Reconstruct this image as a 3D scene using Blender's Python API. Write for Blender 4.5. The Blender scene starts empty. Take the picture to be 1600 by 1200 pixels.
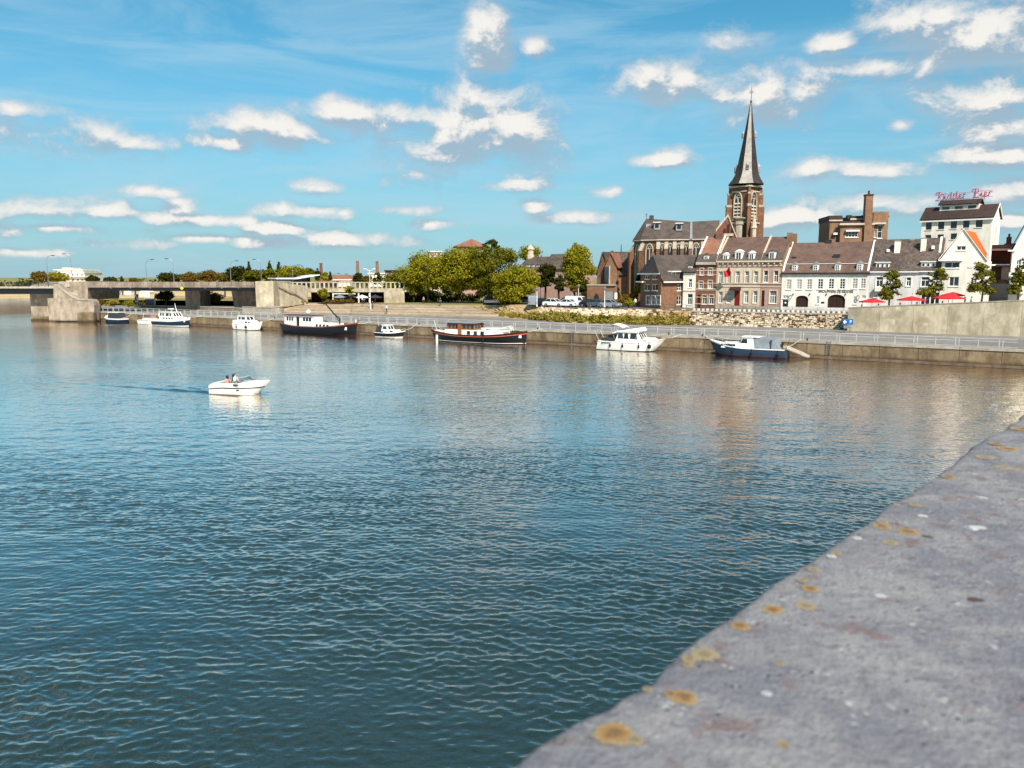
import bpy, bmesh, math, random
import numpy as np
from mathutils import Vector, Matrix
SC = bpy.context.scene
COL = SC.collection
R = math.radians
# ------------------------------------------------------------------ camera, sky, sun, exposure
HCAM = 10.0
PITCH = R(7.97)
FPX = 1200.0            # focal length in pixels of the 1600 x 1200 photograph
cam = bpy.data.cameras.new('camera'); camo = bpy.data.objects.new('camera', cam); COL.objects.link(camo)
camo.location = (0, 0, HCAM); camo.rotation_euler = (R(90) - PITCH, 0, 0)
cam.sensor_width = 36; cam.lens = 36 * FPX / 1600; cam.clip_start = .05; cam.clip_end = 20000
cam.dof.use_dof = True; cam.dof.focus_distance = 70; cam.dof.aperture_fstop = 5.0
SC.camera = camo
SC.view_settings.view_transform = 'Standard'; SC.view_settings.look = 'None'
SC.view_settings.gamma = 1; SC.view_settings.exposure = 0.65; SC.view_settings.use_curve_mapping = False
SC.cycles.max_bounces = 6; SC.cycles.transparent_max_bounces = 8
SC.cycles.use_denoising = True
SUN_AZ = R(163); SUN_EL = R(44)          # clockwise from +Y, above the horizon
sl = bpy.data.lights.new('sun', 'SUN'); so = bpy.data.objects.new('sun', sl); COL.objects.link(so)
sl.energy = 4.4; sl.angle = R(.53); sl.color = (1, .945, .86)
to_sun = Vector((math.sin(SUN_AZ) * math.cos(SUN_EL), math.cos(SUN_AZ) * math.cos(SUN_EL), math.sin(SUN_EL)))
so.rotation_euler = to_sun.to_track_quat('Z', 'Y').to_euler(); so.location = to_sun * 200

def ray(px, py):
    c = (px - 800) / FPX; s = -(py - 600) / FPX
    cp, sp = math.cos(PITCH), math.sin(PITCH)
    return Vector((c, cp + s * sp, -sp + s * cp))
CAMP = Vector((0, 0, HCAM))
def onz(px, py, z=0.0):
    r = ray(px, py); return CAMP + r * ((z - HCAM) / r.z)
def aty(px, py, Y):
    r = ray(px, py); return CAMP + r * (Y / r.y)
def S(r, g, b):
    f = lambda c: (c / 255 / 12.92) if c / 255 <= .04045 else ((c / 255 + .055) / 1.055) ** 2.4
    return (f(r), f(g), f(b), 1)

# node helper ---------------------------------------------------------------------------------
class NT:
    def __init__(s, tree): s.t = tree; s.n = tree.nodes; s.l = tree.links
    def set(s, inp, v):
        if isinstance(v, bpy.types.NodeSocket): s.l.new(v, inp)
        elif v is not None: inp.default_value = v
    def math(s, op, a, b=None, c=None, clamp=False):
        n = s.n.new('ShaderNodeMath'); n.operation = op; n.use_clamp = clamp
        s.set(n.inputs[0], a); s.set(n.inputs[1], b)
        if c is not None: s.set(n.inputs[2], c)
        return n.outputs[0]
    def vec(s, op, a, b=None):
        n = s.n.new('ShaderNodeVectorMath'); n.operation = op
        s.set(n.inputs[0], a)
        if b is not None: s.set(n.inputs[1], b)
        return n.outputs['Value'] if op in ('LENGTH', 'DOT_PRODUCT', 'DISTANCE') else n.outputs[0]
    def noise(s, vec, scale, detail=3, rough=.55, dist=0.0, color=False):
        n = s.n.new('ShaderNodeTexNoise'); s.set(n.inputs['Vector'], vec)
        n.inputs['Scale'].default_value = scale; n.inputs['Detail'].default_value = detail
        n.inputs['Roughness'].default_value = rough; n.inputs['Distortion'].default_value = dist
        return n.outputs['Color' if color else 'Fac']
    def ramp(s, v, lo, hi, a=0.0, b=1.0, smooth=True):
        n = s.n.new('ShaderNodeMapRange'); n.interpolation_type = 'SMOOTHSTEP' if smooth else 'LINEAR'
        s.set(n.inputs['Value'], v); n.inputs['From Min'].default_value = lo; n.inputs['From Max'].default_value = hi
        n.inputs['To Min'].default_value = a; n.inputs['To Max'].default_value = b
        return n.outputs[0]
    def mix(s, f, a, b, mode='MIX'):
        n = s.n.new('ShaderNodeMix'); n.data_type = 'RGBA'; n.blend_type = mode
        s.set(n.inputs[0], f); s.set(n.inputs[6], a); s.set(n.inputs[7], b)
        return n.outputs[2]
    def comb(s, x, y, z):
        n = s.n.new('ShaderNodeCombineXYZ'); s.set(n.inputs[0], x); s.set(n.inputs[1], y); s.set(n.inputs[2], z)
        return n.outputs[0]
    def sep(s, v):
        n = s.n.new('ShaderNodeSeparateXYZ'); s.set(n.inputs[0], v); return n.outputs

# the sky: Nishita, with cumulus given as patches of azimuth and elevation broken up by noise -------
world = bpy.data.worlds.new('World'); SC.world = world; world.use_nodes = True
world.cycles.sampling_method = 'MANUAL'; world.cycles.sample_map_resolution = 512
w = NT(world.node_tree); w.n.clear()
sky = w.n.new('ShaderNodeTexSky'); sky.sky_type = 'NISHITA'; sky.sun_disc = False
sky.sun_elevation = SUN_EL; sky.sun_rotation = SUN_AZ; sky.air_density = 1.0; sky.dust_density = .6; sky.ozone_density = 1.6
geo = w.n.new('ShaderNodeTexCoord'); D = geo.outputs['Generated']
dx, dy, dz = w.sep(D)
az = w.math('ARCTAN2', dx, dy); el = w.math('ARCSINE', dz)
AE = w.comb(az, el, 0.0)
HORIZON_COL = (2.35, 3.15, 4.0, 1); SKY_TINT = (.30, .82, .86, 1); VEIL_COL = (2.9, 4.3, 5.2, 1); CLOUD_DARK = (2.45, 3.05, 3.6, 1); CLOUD_LIT = (6.0, 5.8, 5.5, 1)
# (px, py, rx, ry, weight)
CL = [(764,60,28,42,1.05),(776,84,26,28,1),(835,72,20,15,.95),(545,178,75,20,1),(620,190,70,24,1.05),(705,222,100,44,1.25),(800,205,66,50,1.05),(780,162,95,32,.72),
 (405,196,92,22,1.0),(345,222,45,14,.95),(440,212,60,16,.85),(60,330,80,16,1.15),(165,332,50,15,1.1),(90,356,95,8,.85),(20,362,22,11,.9),(290,328,30,16,1.05),(300,342,85,10,.95),
 (498,295,30,11,1.05),(440,357,52,11,1.1),(490,330,85,12,.9),(540,333,26,11,1.05),(530,375,80,12,.85),(420,378,60,8,.75),
 (1030,250,38,13,1.05),(1265,264,38,16,1.1),(836,323,22,10,1.05),(1455,40,74,64,1.3),(1485,74,84,42,1.2),(1580,58,115,76,1.15),(1545,155,82,54,1.3),(1590,195,100,30,.9),
 (1190,146,72,36,1.15),(1265,138,62,30,1.1),(1355,106,66,18,.95),(1060,128,75,30,.8),(1150,68,70,20,.5),(1300,68,32,14,.75),
 (1390,268,70,16,1.05),(1545,244,84,24,1.1),(1380,318,90,18,1.1),(1250,342,60,16,1.05),(1200,350,32,20,1.05),(1575,302,60,22,1.1),(1575,345,36,12,1),(1410,196,26,10,.8),
 (240,300,40,9,.8),(360,345,40,9,.85),(60,395,60,7,.8),(330,372,50,7,.8),(680,350,40,8,.8),(215,222,60,14,.8),(110,220,130,28,.68),(30,170,40,13,.85),(900,340,60,10,.7),(160,382,90,10,.6),(620,330,60,8,.65),(790,290,60,10,.6),(945,300,26,8,.7)]
def cover_group(items):
    g = bpy.data.node_groups.new('cloud_cover', 'ShaderNodeTree')
    g.interface.new_socket('AE', in_out='INPUT', socket_type='NodeSocketVector')
    g.interface.new_socket('Cover', in_out='OUTPUT', socket_type='NodeSocketFloat')
    q = NT(g); gi = q.n.new('NodeGroupInput'); go = q.n.new('NodeGroupOutput'); acc = None
    for px, py, rx, ry, wt in items:
        d = ray(px, py).normalized(); a0 = math.atan2(d.x, d.y); e0 = math.asin(d.z)
        k = math.cos(math.atan((px - 800) / FPX)); kx, ky = FPX / rx / k, FPX / ry / k
        n = q.n.new('ShaderNodeVectorMath'); n.operation = 'MULTIPLY_ADD'; q.l.new(gi.outputs[0], n.inputs[0])
        n.inputs[1].default_value = (kx, ky, 0); n.inputs[2].default_value = (-a0 * kx, -e0 * ky, max(0, 2 * (1 - wt)))
        val = q.vec('LENGTH', n.outputs[0])
        acc = val if acc is None else q.math('MINIMUM', acc, val)
    q.l.new(q.math('MULTIPLY_ADD', acc, -.52, 1.12), go.inputs[0]); return g
def cover_use(g, ae):
    n = w.n.new('ShaderNodeGroup'); n.node_tree = g; w.l.new(ae, n.inputs[0]); return n.outputs[0]
outside = w.math('MAXIMUM', w.ramp(w.math('ABSOLUTE', az), .62, .8), w.ramp(el, .42, .55))
AE1 = w.vec('ADD', AE, (-.006, .0150, 0)); D1 = w.vec('ADD', D, (-.005, 0, .0150))
def puff(dirv):
    st = w.vec('MULTIPLY', dirv, (1, 1, 1.5))
    big = w.noise(st, 13, 8, .62, .25)
    return w.math('MULTIPLY_ADD', big, 2.0, -.99)
def elsewhere(dirv):      # beyond the patches the sky goes on with cumulus of the same kind
    far = w.noise(w.vec('MULTIPLY', dirv, (1, 1, 2.4)), 3.1, 2, .5)
    return w.math('MULTIPLY', w.ramp(far, .48, .72, 0, 1.15), outside)
ns0, ns1 = puff(D), puff(D1); ot0 = elsewhere(D)
# thin veils of high cloud over the Nishita blue
cir = w.noise(w.vec('MULTIPLY', D, (1.3, 1.3, 8)), 2.6, 6, .6, .8)
veil = w.ramp(cir, .39, .70, 0, .48)
base = w.mix(1.0, sky.outputs[0], SKY_TINT, 'MULTIPLY')
base = w.mix(w.ramp(el, -.05, .34, .8, 0), base, HORIZON_COL)
base = w.mix(veil, base, VEIL_COL)
def sector(items):
    g = cover_group(items); k0, k1 = cover_use(g, AE), cover_use(g, AE1)
    g0 = w.math('ADD', w.math('MAXIMUM', k0, ot0), ns0); g1 = w.math('ADD', w.math('MAXIMUM', k1, ot0), ns1)
    dens = w.ramp(g0, .28, .95)
    lit = w.ramp(w.math('SUBTRACT', g1, g0), -.25, .10, 1.0, 0.0)
    thick = w.ramp(g0, .35, 1.05, .25, 1)
    ccol = w.mix(w.math('MULTIPLY', lit, thick, clamp=True), CLOUD_DARK, CLOUD_LIT)
    fin = w.mix(w.math('MULTIPLY', dens, w.ramp(lit, 0, .6, .80, .97)), base, ccol)
    bg = w.n.new('ShaderNodeBackground'); w.l.new(fin, bg.inputs[0]); bg.inputs[1].default_value = .1
    return bg.outputs[0]
EDGES = [150, 330, 480, 600, 760, 940, 1120, 1260, 1400, 1520]     # the patches are sorted into slices of azimuth only to save time
def pick(lo, hi): return [c for c in CL if c[0] + 1.8 * c[2] > lo and c[0] - 1.8 * c[2] < hi] or [CL[0]]
slices = [sector(pick(a, b)) for a, b in zip([-9999] + EDGES, EDGES + [9999])]
def choose(i, j):
    if i == j: return slices[i]
    m = (i + j) // 2; mx = w.n.new('ShaderNodeMixShader')
    w.l.new(w.math('GREATER_THAN', az, math.atan((EDGES[m] - 800) / FPX)), mx.inputs[0])
    w.l.new(choose(i, m), mx.inputs[1]); w.l.new(choose(m + 1, j), mx.inputs[2]); return mx.outputs[0]
class _B: outputs = [choose(0, len(slices) - 1)]
bg = _B
wo = w.n.new('ShaderNodeOutputWorld'); w.l.new(bg.outputs[0], wo.inputs[0])
# ------------------------------------------------------------------ materials
M = {}
def newmat(name):
    m = bpy.data.materials.new(name); m.use_nodes = True; M[name] = m
    q = NT(m.node_tree); q.n.clear()
    b = q.n.new('ShaderNodeBsdfPrincipled'); o = q.n.new('ShaderNodeOutputMaterial'); q.l.new(b.outputs[0], o.inputs[0])
    return q, b, o
def surf(name, col, col2=None, scale=1.0, stretch=(1, 1, 1), rough=.8, spec=.3, metal=0.0, bump=0.0, bscale=None, var=.25, island=0.0, objrand=0.0, detail=5):
    """a weathered surface: two tones broken up by two octaves of noise, fine relief"""
    q, b, o = newmat(name)
    c = col if len(col) == 4 else S(*col)
    c2 = (S(*col2) if col2 is not None and len(col2) == 3 else col2) or tuple(x * (1 - var) for x in c[:3]) + (1,)
    g = q.n.new('ShaderNodeNewGeometry')
    v = q.vec('MULTIPLY', g.outputs['Position'], stretch)
    n1 = q.noise(v, scale, detail, .62); n2 = q.noise(v, scale * .13, 3, .5)
    f = q.ramp(q.math('ADD', q.math('MULTIPLY', n1, .6), q.math('MULTIPLY', n2, .4)), .34, .66)
    cc = q.mix(f, c2, c)
    if island: cc = q.mix(1.0, cc, q.comb(*[q.ramp(g.outputs['Random Per Island'], 0, 1, 1 - island, 1 + island * .6, False)] * 3), 'MULTIPLY')
    if objrand:
        oi = q.n.new('ShaderNodeObjectInfo')
        cc = q.mix(1.0, cc, q.comb(*[q.ramp(oi.outputs['Random'], 0, 1, 1 - objrand, 1 + objrand * .6, False)] * 3), 'MULTIPLY')
    q.l.new(cc, b.inputs['Base Color'])
    b.inputs['Roughness'].default_value = rough; b.inputs['Specular IOR Level'].default_value = spec; b.inputs['Metallic'].default_value = metal
    if bump:
        bn = q.n.new('ShaderNodeBump'); bn.inputs['Strength'].default_value = .6; bn.inputs['Distance'].default_value = bump
        q.l.new(q.noise(v, bscale or scale * 4, 4, .6), bn.inputs['Height']); q.l.new(bn.outputs[0], b.inputs['Normal'])
    return q, b, cc
def coursed(name, col, col2, course=.28, band=.5, rough=.85, spec=.25, **k):
    """tiles or bricks too far off to tell apart: faint courses over the tone"""
    q, b, cc = surf(name, col, col2, rough=rough, spec=spec, **k)
    g = q.n.new('ShaderNodeNewGeometry')
    z = q.sep(g.outputs['Position'])[2]
    st = q.noise(q.comb(q.math('MULTIPLY', q.sep(g.outputs['Position'])[0], 3.0), q.math('MULTIPLY', q.sep(g.outputs['Position'])[1], 3.0), q.math('MULTIPLY', z, 1 / course)), 1.0, 2, .6)
    q.l.new(q.mix(1.0, cc, q.comb(*[q.ramp(st, .25, .75, 1 - band, 1 + band * .5)] * 3), 'MULTIPLY'), b.inputs['Base Color'])
    bn = q.n.new('ShaderNodeBump'); bn.inputs['Strength'].default_value = .5; bn.inputs['Distance'].default_value = .04
    q.l.new(st, bn.inputs['Height']); q.l.new(bn.outputs[0], b.inputs['Normal'])

surf('white_plaster', (240, 232, 218), (214, 203, 186), 1.2, (1, 1, .35), rough=.9, var=.1)
surf('cream_plaster', (228, 216, 198), (208, 192, 172), 1.2, (1, 1, .35), rough=.9)
surf('pale_plaster', (222, 216, 210), (194, 186, 178), 1.1, (1, 1, .35), rough=.9)
surf('white_paint', (238, 234, 226), (226, 220, 210), 2, rough=.5, var=.06)
surf('white_boat', (236, 232, 224), (222, 216, 205), 1.5, rough=.28, spec=.5)
surf('stone_trim', (204, 188, 164), (176, 158, 134), 2.0, rough=.85)
surf('grey_stone', (176, 164, 148), (140, 128, 112), 1.5, (1, 1, .5), rough=.9, bump=.02)
coursed('red_brick', (136, 88, 70), (110, 68, 54), .16, .22, scale=1.5)
coursed('brown_brick', (122, 88, 70), (98, 68, 54), .16, .25, scale=1.2)
coursed('orange_brick', (146, 106, 80), (120, 84, 62), .16, .2, scale=1.2)
coursed('tan_brick', (146, 112, 86), (122, 90, 68), .16, .2, scale=1.2)
coursed('pink_brick', (176, 142, 126), (158, 122, 106), .16, .12, scale=1.2)
coursed('beige_stone', (204, 184, 160), (184, 162, 138), .5, .08, scale=1.2)
coursed('church_brick', (132, 94, 70), (106, 72, 52), .2, .28, scale=.9)
coursed('slate', (98, 85, 77), (74, 64, 58), .25, .2, scale=.8, rough=.7, spec=.2)
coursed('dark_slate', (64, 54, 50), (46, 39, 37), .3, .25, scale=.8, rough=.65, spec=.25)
coursed('pale_slate', (178, 170, 158), (146, 137, 126), .35, .2, scale=.9, rough=.5, spec=.5)  # slate with the glare of one spire slope put into its tone
coursed('brown_tile', (112, 88, 76), (92, 70, 60), .3, .22, scale=.8, rough=.75)
coursed('grey_tile', (104, 90, 80), (72, 60, 54), .32, .42, scale=1.6, rough=.75)
coursed('rose_tile', (156, 110, 88), (128, 84, 66), .3, .22, scale=.8, rough=.75)
coursed('orange_tile', (222, 104, 40), (202, 88, 34), .3, .12, scale=.8, rough=.7)
coursed('dark_tile', (72, 56, 50), (56, 42, 38), .3, .2, scale=.8, rough=.7)
surf('lead', (150, 148, 146), (128, 126, 126), 1.2, rough=.5)
surf('dark_wood', (62, 36, 26), (44, 26, 20), 3, (3, 3, .4), rough=.7)
surf('red_door', (120, 30, 22), None, 3, rough=.5)
surf('green_door', (38, 44, 38), None, 3, rough=.5)
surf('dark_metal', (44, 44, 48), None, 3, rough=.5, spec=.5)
surf('grey_metal', (150, 152, 154), (120, 122, 124), 2, rough=.45, metal=.5)
surf('rail_metal', (182, 180, 174), (160, 156, 150), 2, rough=.5)
surf('black_paint', (26, 22, 24), None, 1, rough=.3, spec=.5)
surf('navy_paint', (30, 46, 64), (24, 36, 52), 1, rough=.3, spec=.5)
surf('blue_hull', (46, 64, 82), (36, 52, 68), 1.2, rough=.35, spec=.5)
surf('maroon_paint', (96, 34, 32), (76, 28, 26), 1, rough=.4)
surf('antifoul', (70, 28, 24), (48, 20, 18), 2, rough=.7)
surf('orange_stripe', (196, 108, 66), None, 2, rough=.45)
surf('varnish', (150, 96, 60), (120, 74, 44), 2, (1, 6, 6), rough=.35)
surf('teak', (168, 140, 108), None, 4, rough=.7)
surf('grey_canvas', (136, 142, 148), (112, 118, 124), 2.5, rough=.85, bump=.02)
surf('dark_canvas', (56, 56, 62), None, 2.5, rough=.85)
surf('red_canvas', (206, 44, 44), (186, 34, 38), 2, rough=.8)
surf('red_tube', (196, 78, 100), None, 2, rough=.4)
surf('blue_sign', (28, 94, 158), None, 1, rough=.4, var=.05)
surf('yellow_sign', (222, 190, 50), None, 1, rough=.4, var=.05)
surf('rubber', (28, 28, 30), None, 3, rough=.8)
surf('asphalt', (104, 100, 98), (88, 84, 82), .8, rough=.9)
surf('paving', (136, 129, 123), (112, 105, 99), .6, rough=.9, bump=.01)
surf('sand', (206, 178, 132), (172, 142, 98), .35, rough=.95, bump=.05, detail=8)
surf('step_stone', (190, 170, 142), (158, 140, 116), .8, rough=.9, bump=.02, objrand=.12)
surf('step_stone_dark', (170, 150, 124), (140, 122, 100), .8, rough=.9, bump=.02, objrand=.12)
surf('bank_earth', (196, 166, 120), (132, 104, 70), .5, rough=.95, bump=.12, bscale=1.5, detail=9)
surf('grass_ground', (112, 112, 52), (140, 124, 72), .06, rough=.95)
surf('rubble', (226, 208, 180), (180, 156, 128), 1.2, rough=.9, bump=.05, island=.2)
surf('mortar', (120, 102, 84), (88, 72, 58), 2, rough=.95)
surf('white_block', (226, 216, 198), None, 2, rough=.9)
surf('bark', (82, 66, 50), (54, 42, 32), 2, (1, 1, .3), rough=.95, bump=.03)
surf('hair_dark', (34, 24, 20), None, 8, rough=.6)
surf('hair_grey', (92, 78, 66), None, 8, rough=.6)
surf('skin', (206, 152, 126), None, 6, rough=.55, var=.08)
surf('shirt_white', (232, 230, 226), None, 6, rough=.85, var=.06)
surf('shirt_pink', (206, 150, 146), None, 6, rough=.85)
surf('shirt_dark', (52, 50, 58), None, 6, rough=.85)
surf('shirt_blue', (70, 96, 140), None, 6, rough=.85)
surf('trousers', (58, 60, 72), None, 6, rough=.85)
surf('seat_vinyl', (172, 158, 140), None, 4, rough=.5)
surf('car_white', (226, 226, 224), None, .5, rough=.25, spec=.5, var=.04)
surf('car_silver', (160, 164, 168), None, .5, rough=.25, spec=.5, metal=.4, var=.04)
surf('car_black', (24, 24, 28), None, .5, rough=.2, spec=.5)
surf('car_grey', (92, 98, 104), None, .5, rough=.25, spec=.5, metal=.3)
surf('lamp_lens', (225, 222, 210), None, 1, rough=.2, var=.04)
surf('tail_lens', (170, 24, 20), None, 1, rough=.2, var=.04)
surf('glass', (30, 34, 38), (54, 58, 60), .5, rough=.06, spec=.7, var=.1, objrand=.75)
surf('curtain_glass', (168, 160, 150), (120, 114, 108), 1.2, (2, 2, .3), rough=.12, spec=.6, objrand=.5)
surf('tent_white', (236, 226, 208), None, 1, rough=.8, var=.05)
surf('lettering_grey', (120, 112, 104), None, 1, rough=.7)

def clear_glass(name):
    q, b, o = newmat(name)
    t = q.n.new('ShaderNodeBsdfTransparent'); t.inputs[0].default_value = (.8, .85, .85, 1)
    gl = q.n.new('ShaderNodeBsdfGlossy'); gl.inputs['Roughness'].default_value = .05
    fr = q.n.new('ShaderNodeFresnel'); fr.inputs[0].default_value = 1.5
    mx = q.n.new('ShaderNodeMixShader'); q.l.new(q.math('ADD', fr.outputs[0], .12), mx.inputs[0]); q.l.new(t.outputs[0], mx.inputs[1]); q.l.new(gl.outputs[0], mx.inputs[2])
    q.l.new(mx.outputs[0], o.inputs[0])
clear_glass('windscreen')

def wall_concrete(name, ca, cb, cc, foot):
    """board-marked concrete: vertical run-off streaks, pale lime patches, and algae up to the flood line"""
    q, b, o = newmat(name)
    g = q.n.new('ShaderNodeNewGeometry'); p = g.outputs['Position']; z = q.sep(p)[2]
    st = q.noise(q.vec('MULTIPLY', p, (.8, .8, .3)), .9, 7, .7)
    n = q.noise(p, .45, 7, .68); pt = q.noise(p, .35, 3, .6)
    c = q.mix(q.ramp(st, .30, .68), S(*cb), S(*ca))
    c = q.mix(q.ramp(n, .48, .66, 0, .65), c, S(*cb))
    c = q.mix(q.ramp(pt, .62, .72, 0, .6), c, S(*cc))
    h = q.math('ADD', z, q.math('MULTIPLY', n, .7))
    c = q.mix(q.ramp(h, foot, foot + .5, .85, 0), c, S(58, 46, 32))
    oi = q.n.new('ShaderNodeObjectInfo')
    c = q.mix(1.0, c, q.comb(*[q.ramp(oi.outputs['Random'], 0, 1, .86, 1.08, False)] * 3), 'MULTIPLY')
    q.l.new(c, b.inputs['Base Color']); b.inputs['Roughness'].default_value = .9; b.inputs['Specular IOR Level'].default_value = .2
    bn = q.n.new('ShaderNodeBump'); bn.inputs['Strength'].default_value = .7; bn.inputs['Distance'].default_value = .04
    q.l.new(q.noise(p, 2.5, 6, .65), bn.inputs['Height']); q.l.new(bn.outputs[0], b.inputs['Normal'])
wall_concrete('quay_concrete', (144, 124, 98), (92, 76, 56), (182, 168, 144), .6)
wall_concrete('ramp_concrete', (198, 184, 158), (150, 136, 112), (214, 204, 182), -5)
wall_concrete('bridge_concrete', (176, 160, 140), (126, 110, 94), (196, 184, 166), .45)
wall_concrete('deck_concrete', (152, 136, 120), (110, 96, 84), (178, 166, 148), -5)

def leafmat(name, a, b_, c_):
    q, b, o = newmat(name)
    g = q.n.new('ShaderNodeNewGeometry'); r = g.outputs['Random Per Island']
    big = q.noise(g.outputs['Position'], .35, 2, .5)
    c = q.mix(q.ramp(r, .0, .75), S(*a), S(*b_)); c = q.mix(q.ramp(r, .75, 1.0), c, S(*c_))
    c = q.mix(q.ramp(big, .35, .65, .0, .5), c, S(*c_))
    df = q.n.new('ShaderNodeBsdfDiffuse'); q.l.new(c, df.inputs[0])
    tr = q.n.new('ShaderNodeBsdfTranslucent'); q.l.new(c, tr.inputs[0])
    mx = q.n.new('ShaderNodeMixShader'); mx.inputs[0].default_value = .38
    q.l.new(df.outputs[0], mx.inputs[1]); q.l.new(tr.outputs[0], mx.inputs[2]); q.l.new(mx.outputs[0], o.inputs[0])
leafmat('leaf_green', (62, 68, 16), (104, 104, 24), (132, 122, 34))
leafmat('leaf_bright', (98, 100, 20), (140, 134, 30), (170, 154, 50))
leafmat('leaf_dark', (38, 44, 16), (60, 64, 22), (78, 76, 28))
leafmat('leaf_olive', (84, 76, 28), (116, 100, 40), (132, 96, 44))
leafmat('leaf_conifer', (44, 52, 20), (70, 76, 26), (96, 90, 32))
leafmat('leaf_street', (70, 76, 24), (108, 106, 34), (140, 130, 50))
leafmat('weed', (118, 114, 34), (156, 140, 50), (186, 164, 92))
leafmat('brush', (132, 100, 54), (172, 134, 78), (104, 84, 40))

# ------------------------------------------------------------------ mesh building
class MB:
    def __init__(s): s.v = []; s.f = []; s.mi = []; s.cur = 0
    def add(s, pts, faces):
        n = len(s.v); s.v += [tuple(p) for p in pts]; s.f += [[n + i for i in f] for f in faces]; s.mi += [s.cur] * len(faces); return s
    def poly(s, *pts): return s.add(pts, [list(range(len(pts)))])
    def hexa(s, a): # 8 points: bottom ring 0-3, top ring 4-7
        return s.add(a, [[3, 2, 1, 0], [4, 5, 6, 7], [0, 1, 5, 4], [1, 2, 6, 5], [2, 3, 7, 6], [3, 0, 4, 7]])
    def box(s, x0, x1, y0, y1, z0, z1):
        return s.hexa([(x0, y0, z0), (x1, y0, z0), (x1, y1, z0), (x0, y1, z0), (x0, y0, z1), (x1, y0, z1), (x1, y1, z1), (x0, y1, z1)])
    def tube(s, pts, r, n=6, r1=None, cap=True):
        pts = [Vector(p) for p in pts]; rings = []; m = len(pts)
        for i, p in enumerate(pts):
            t = (pts[min(i + 1, m - 1)] - pts[max(i - 1, 0)]).normalized()
            a = t.cross(Vector((0, 0, 1)) if abs(t.z) < .9 else Vector((1, 0, 0))).normalized(); b = t.cross(a)
            rr = r if r1 is None else r + (r1 - r) * i / (m - 1)
            if isinstance(r, (list, tuple)): rr = r[i]
            rings.append([p + (a * math.cos(2 * math.pi * k / n) + b * math.sin(2 * math.pi * k / n)) * rr for k in range(n)])
        f = [[i * n + k, i * n + (k + 1) % n, (i + 1) * n + (k + 1) % n, (i + 1) * n + k] for i in range(m - 1) for k in range(n)]
        if cap: f += [list(range(n))[::-1], [(m - 1) * n + k for k in range(n)]]
        return s.add([p for g in rings for p in g], f)
    def lathe(s, prof, c=(0, 0, 0), n=10, a0=0.0, skip=()):
        pts = [(c[0] + r * math.cos(a0 + 2 * math.pi * k / n), c[1] + r * math.sin(a0 + 2 * math.pi * k / n), c[2] + z) for r, z in prof for k in range(n)]
        f = [[i * n + k, i * n + (k + 1) % n, (i + 1) * n + (k + 1) % n, (i + 1) * n + k] for i in range(len(prof) - 1) for k in range(n) if k not in skip]
        if prof[0][0] > .01: f.append(list(range(n))[::-1])
        if prof[-1][0] > .01: f.append([(len(prof) - 1) * n + k for k in range(n)])
        return s.add(pts, f)
    def prism(s, xy, z0, z1):
        n = len(xy)
        return s.add([(x, y, z0) for x, y in xy] + [(x, y, z1) for x, y in xy],
                     [list(range(n))[::-1], list(range(n, 2 * n))] + [[i, (i + 1) % n, n + (i + 1) % n, n + i] for i in range(n)])
    def extr(s, pts, off):
        n = len(pts); off = Vector(off)
        return s.add([Vector(p) for p in pts] + [Vector(p) + off for p in pts],
                     [list(range(n))[::-1], list(range(n, 2 * n))] + [[i, (i + 1) % n, n + (i + 1) % n, n + i] for i in range(n)])
    def build(s, name, mats, parent=None, loc=None, local=False, smooth=False):
        me = bpy.data.meshes.new(name)
        off = Vector((0, 0, 0))
        if not local:
            if loc is not None: off = Vector(loc)
            elif parent is not None:
                r = parent
                while r.parent: r = r.parent
                off = r.location
        me.from_pydata([(x - off.x, y - off.y, z - off.z) for x, y, z in s.v], [], s.f)
        for m in (mats if isinstance(mats, (list, tuple)) else [mats]): me.materials.append(M[m])
        if any(s.mi): me.polygons.foreach_set('material_index', s.mi)
        bm = bmesh.new(); bm.from_mesh(me); bmesh.ops.recalc_face_normals(bm, faces=bm.faces); bm.to_mesh(me); bm.free()
        if smooth: me.polygons.foreach_set('use_smooth', [True] * len(me.polygons)); 
        o = bpy.data.objects.new(name, me); COL.objects.link(o)
        if parent is not None: o.parent = parent
        elif loc is not None: o.location = loc
        return o
def tag(o, label=None, cat=None, group=None, kind=None):
    if label: o['label'] = label
    if cat: o['category'] = cat
    if group: o['group'] = group
    if kind: o['kind'] = kind
    return o
def thing(name, label, cat, loc=(0, 0, 0), rotz=0.0, group=None):
    o = bpy.data.objects.new(name, None); COL.objects.link(o); o.location = loc; o.rotation_euler = (0, 0, rotz); o.empty_display_size = .2
    return tag(o, label, cat, group)
def kids(o): return [c for c in COL.objects if c.parent == o]
def copy_tree(o, parent=None):
    c = o.copy(); COL.objects.link(c); c.parent = parent
    for k in list(o.children): copy_tree(k, c)
    return c
def smooth_by_angle(o, ang=40):
    me = o.data; me.polygons.foreach_set('use_smooth', [True] * len(me.polygons))
    try: me.set_sharp_from_angle(angle=R(ang))
    except Exception: pass
    return o

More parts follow.
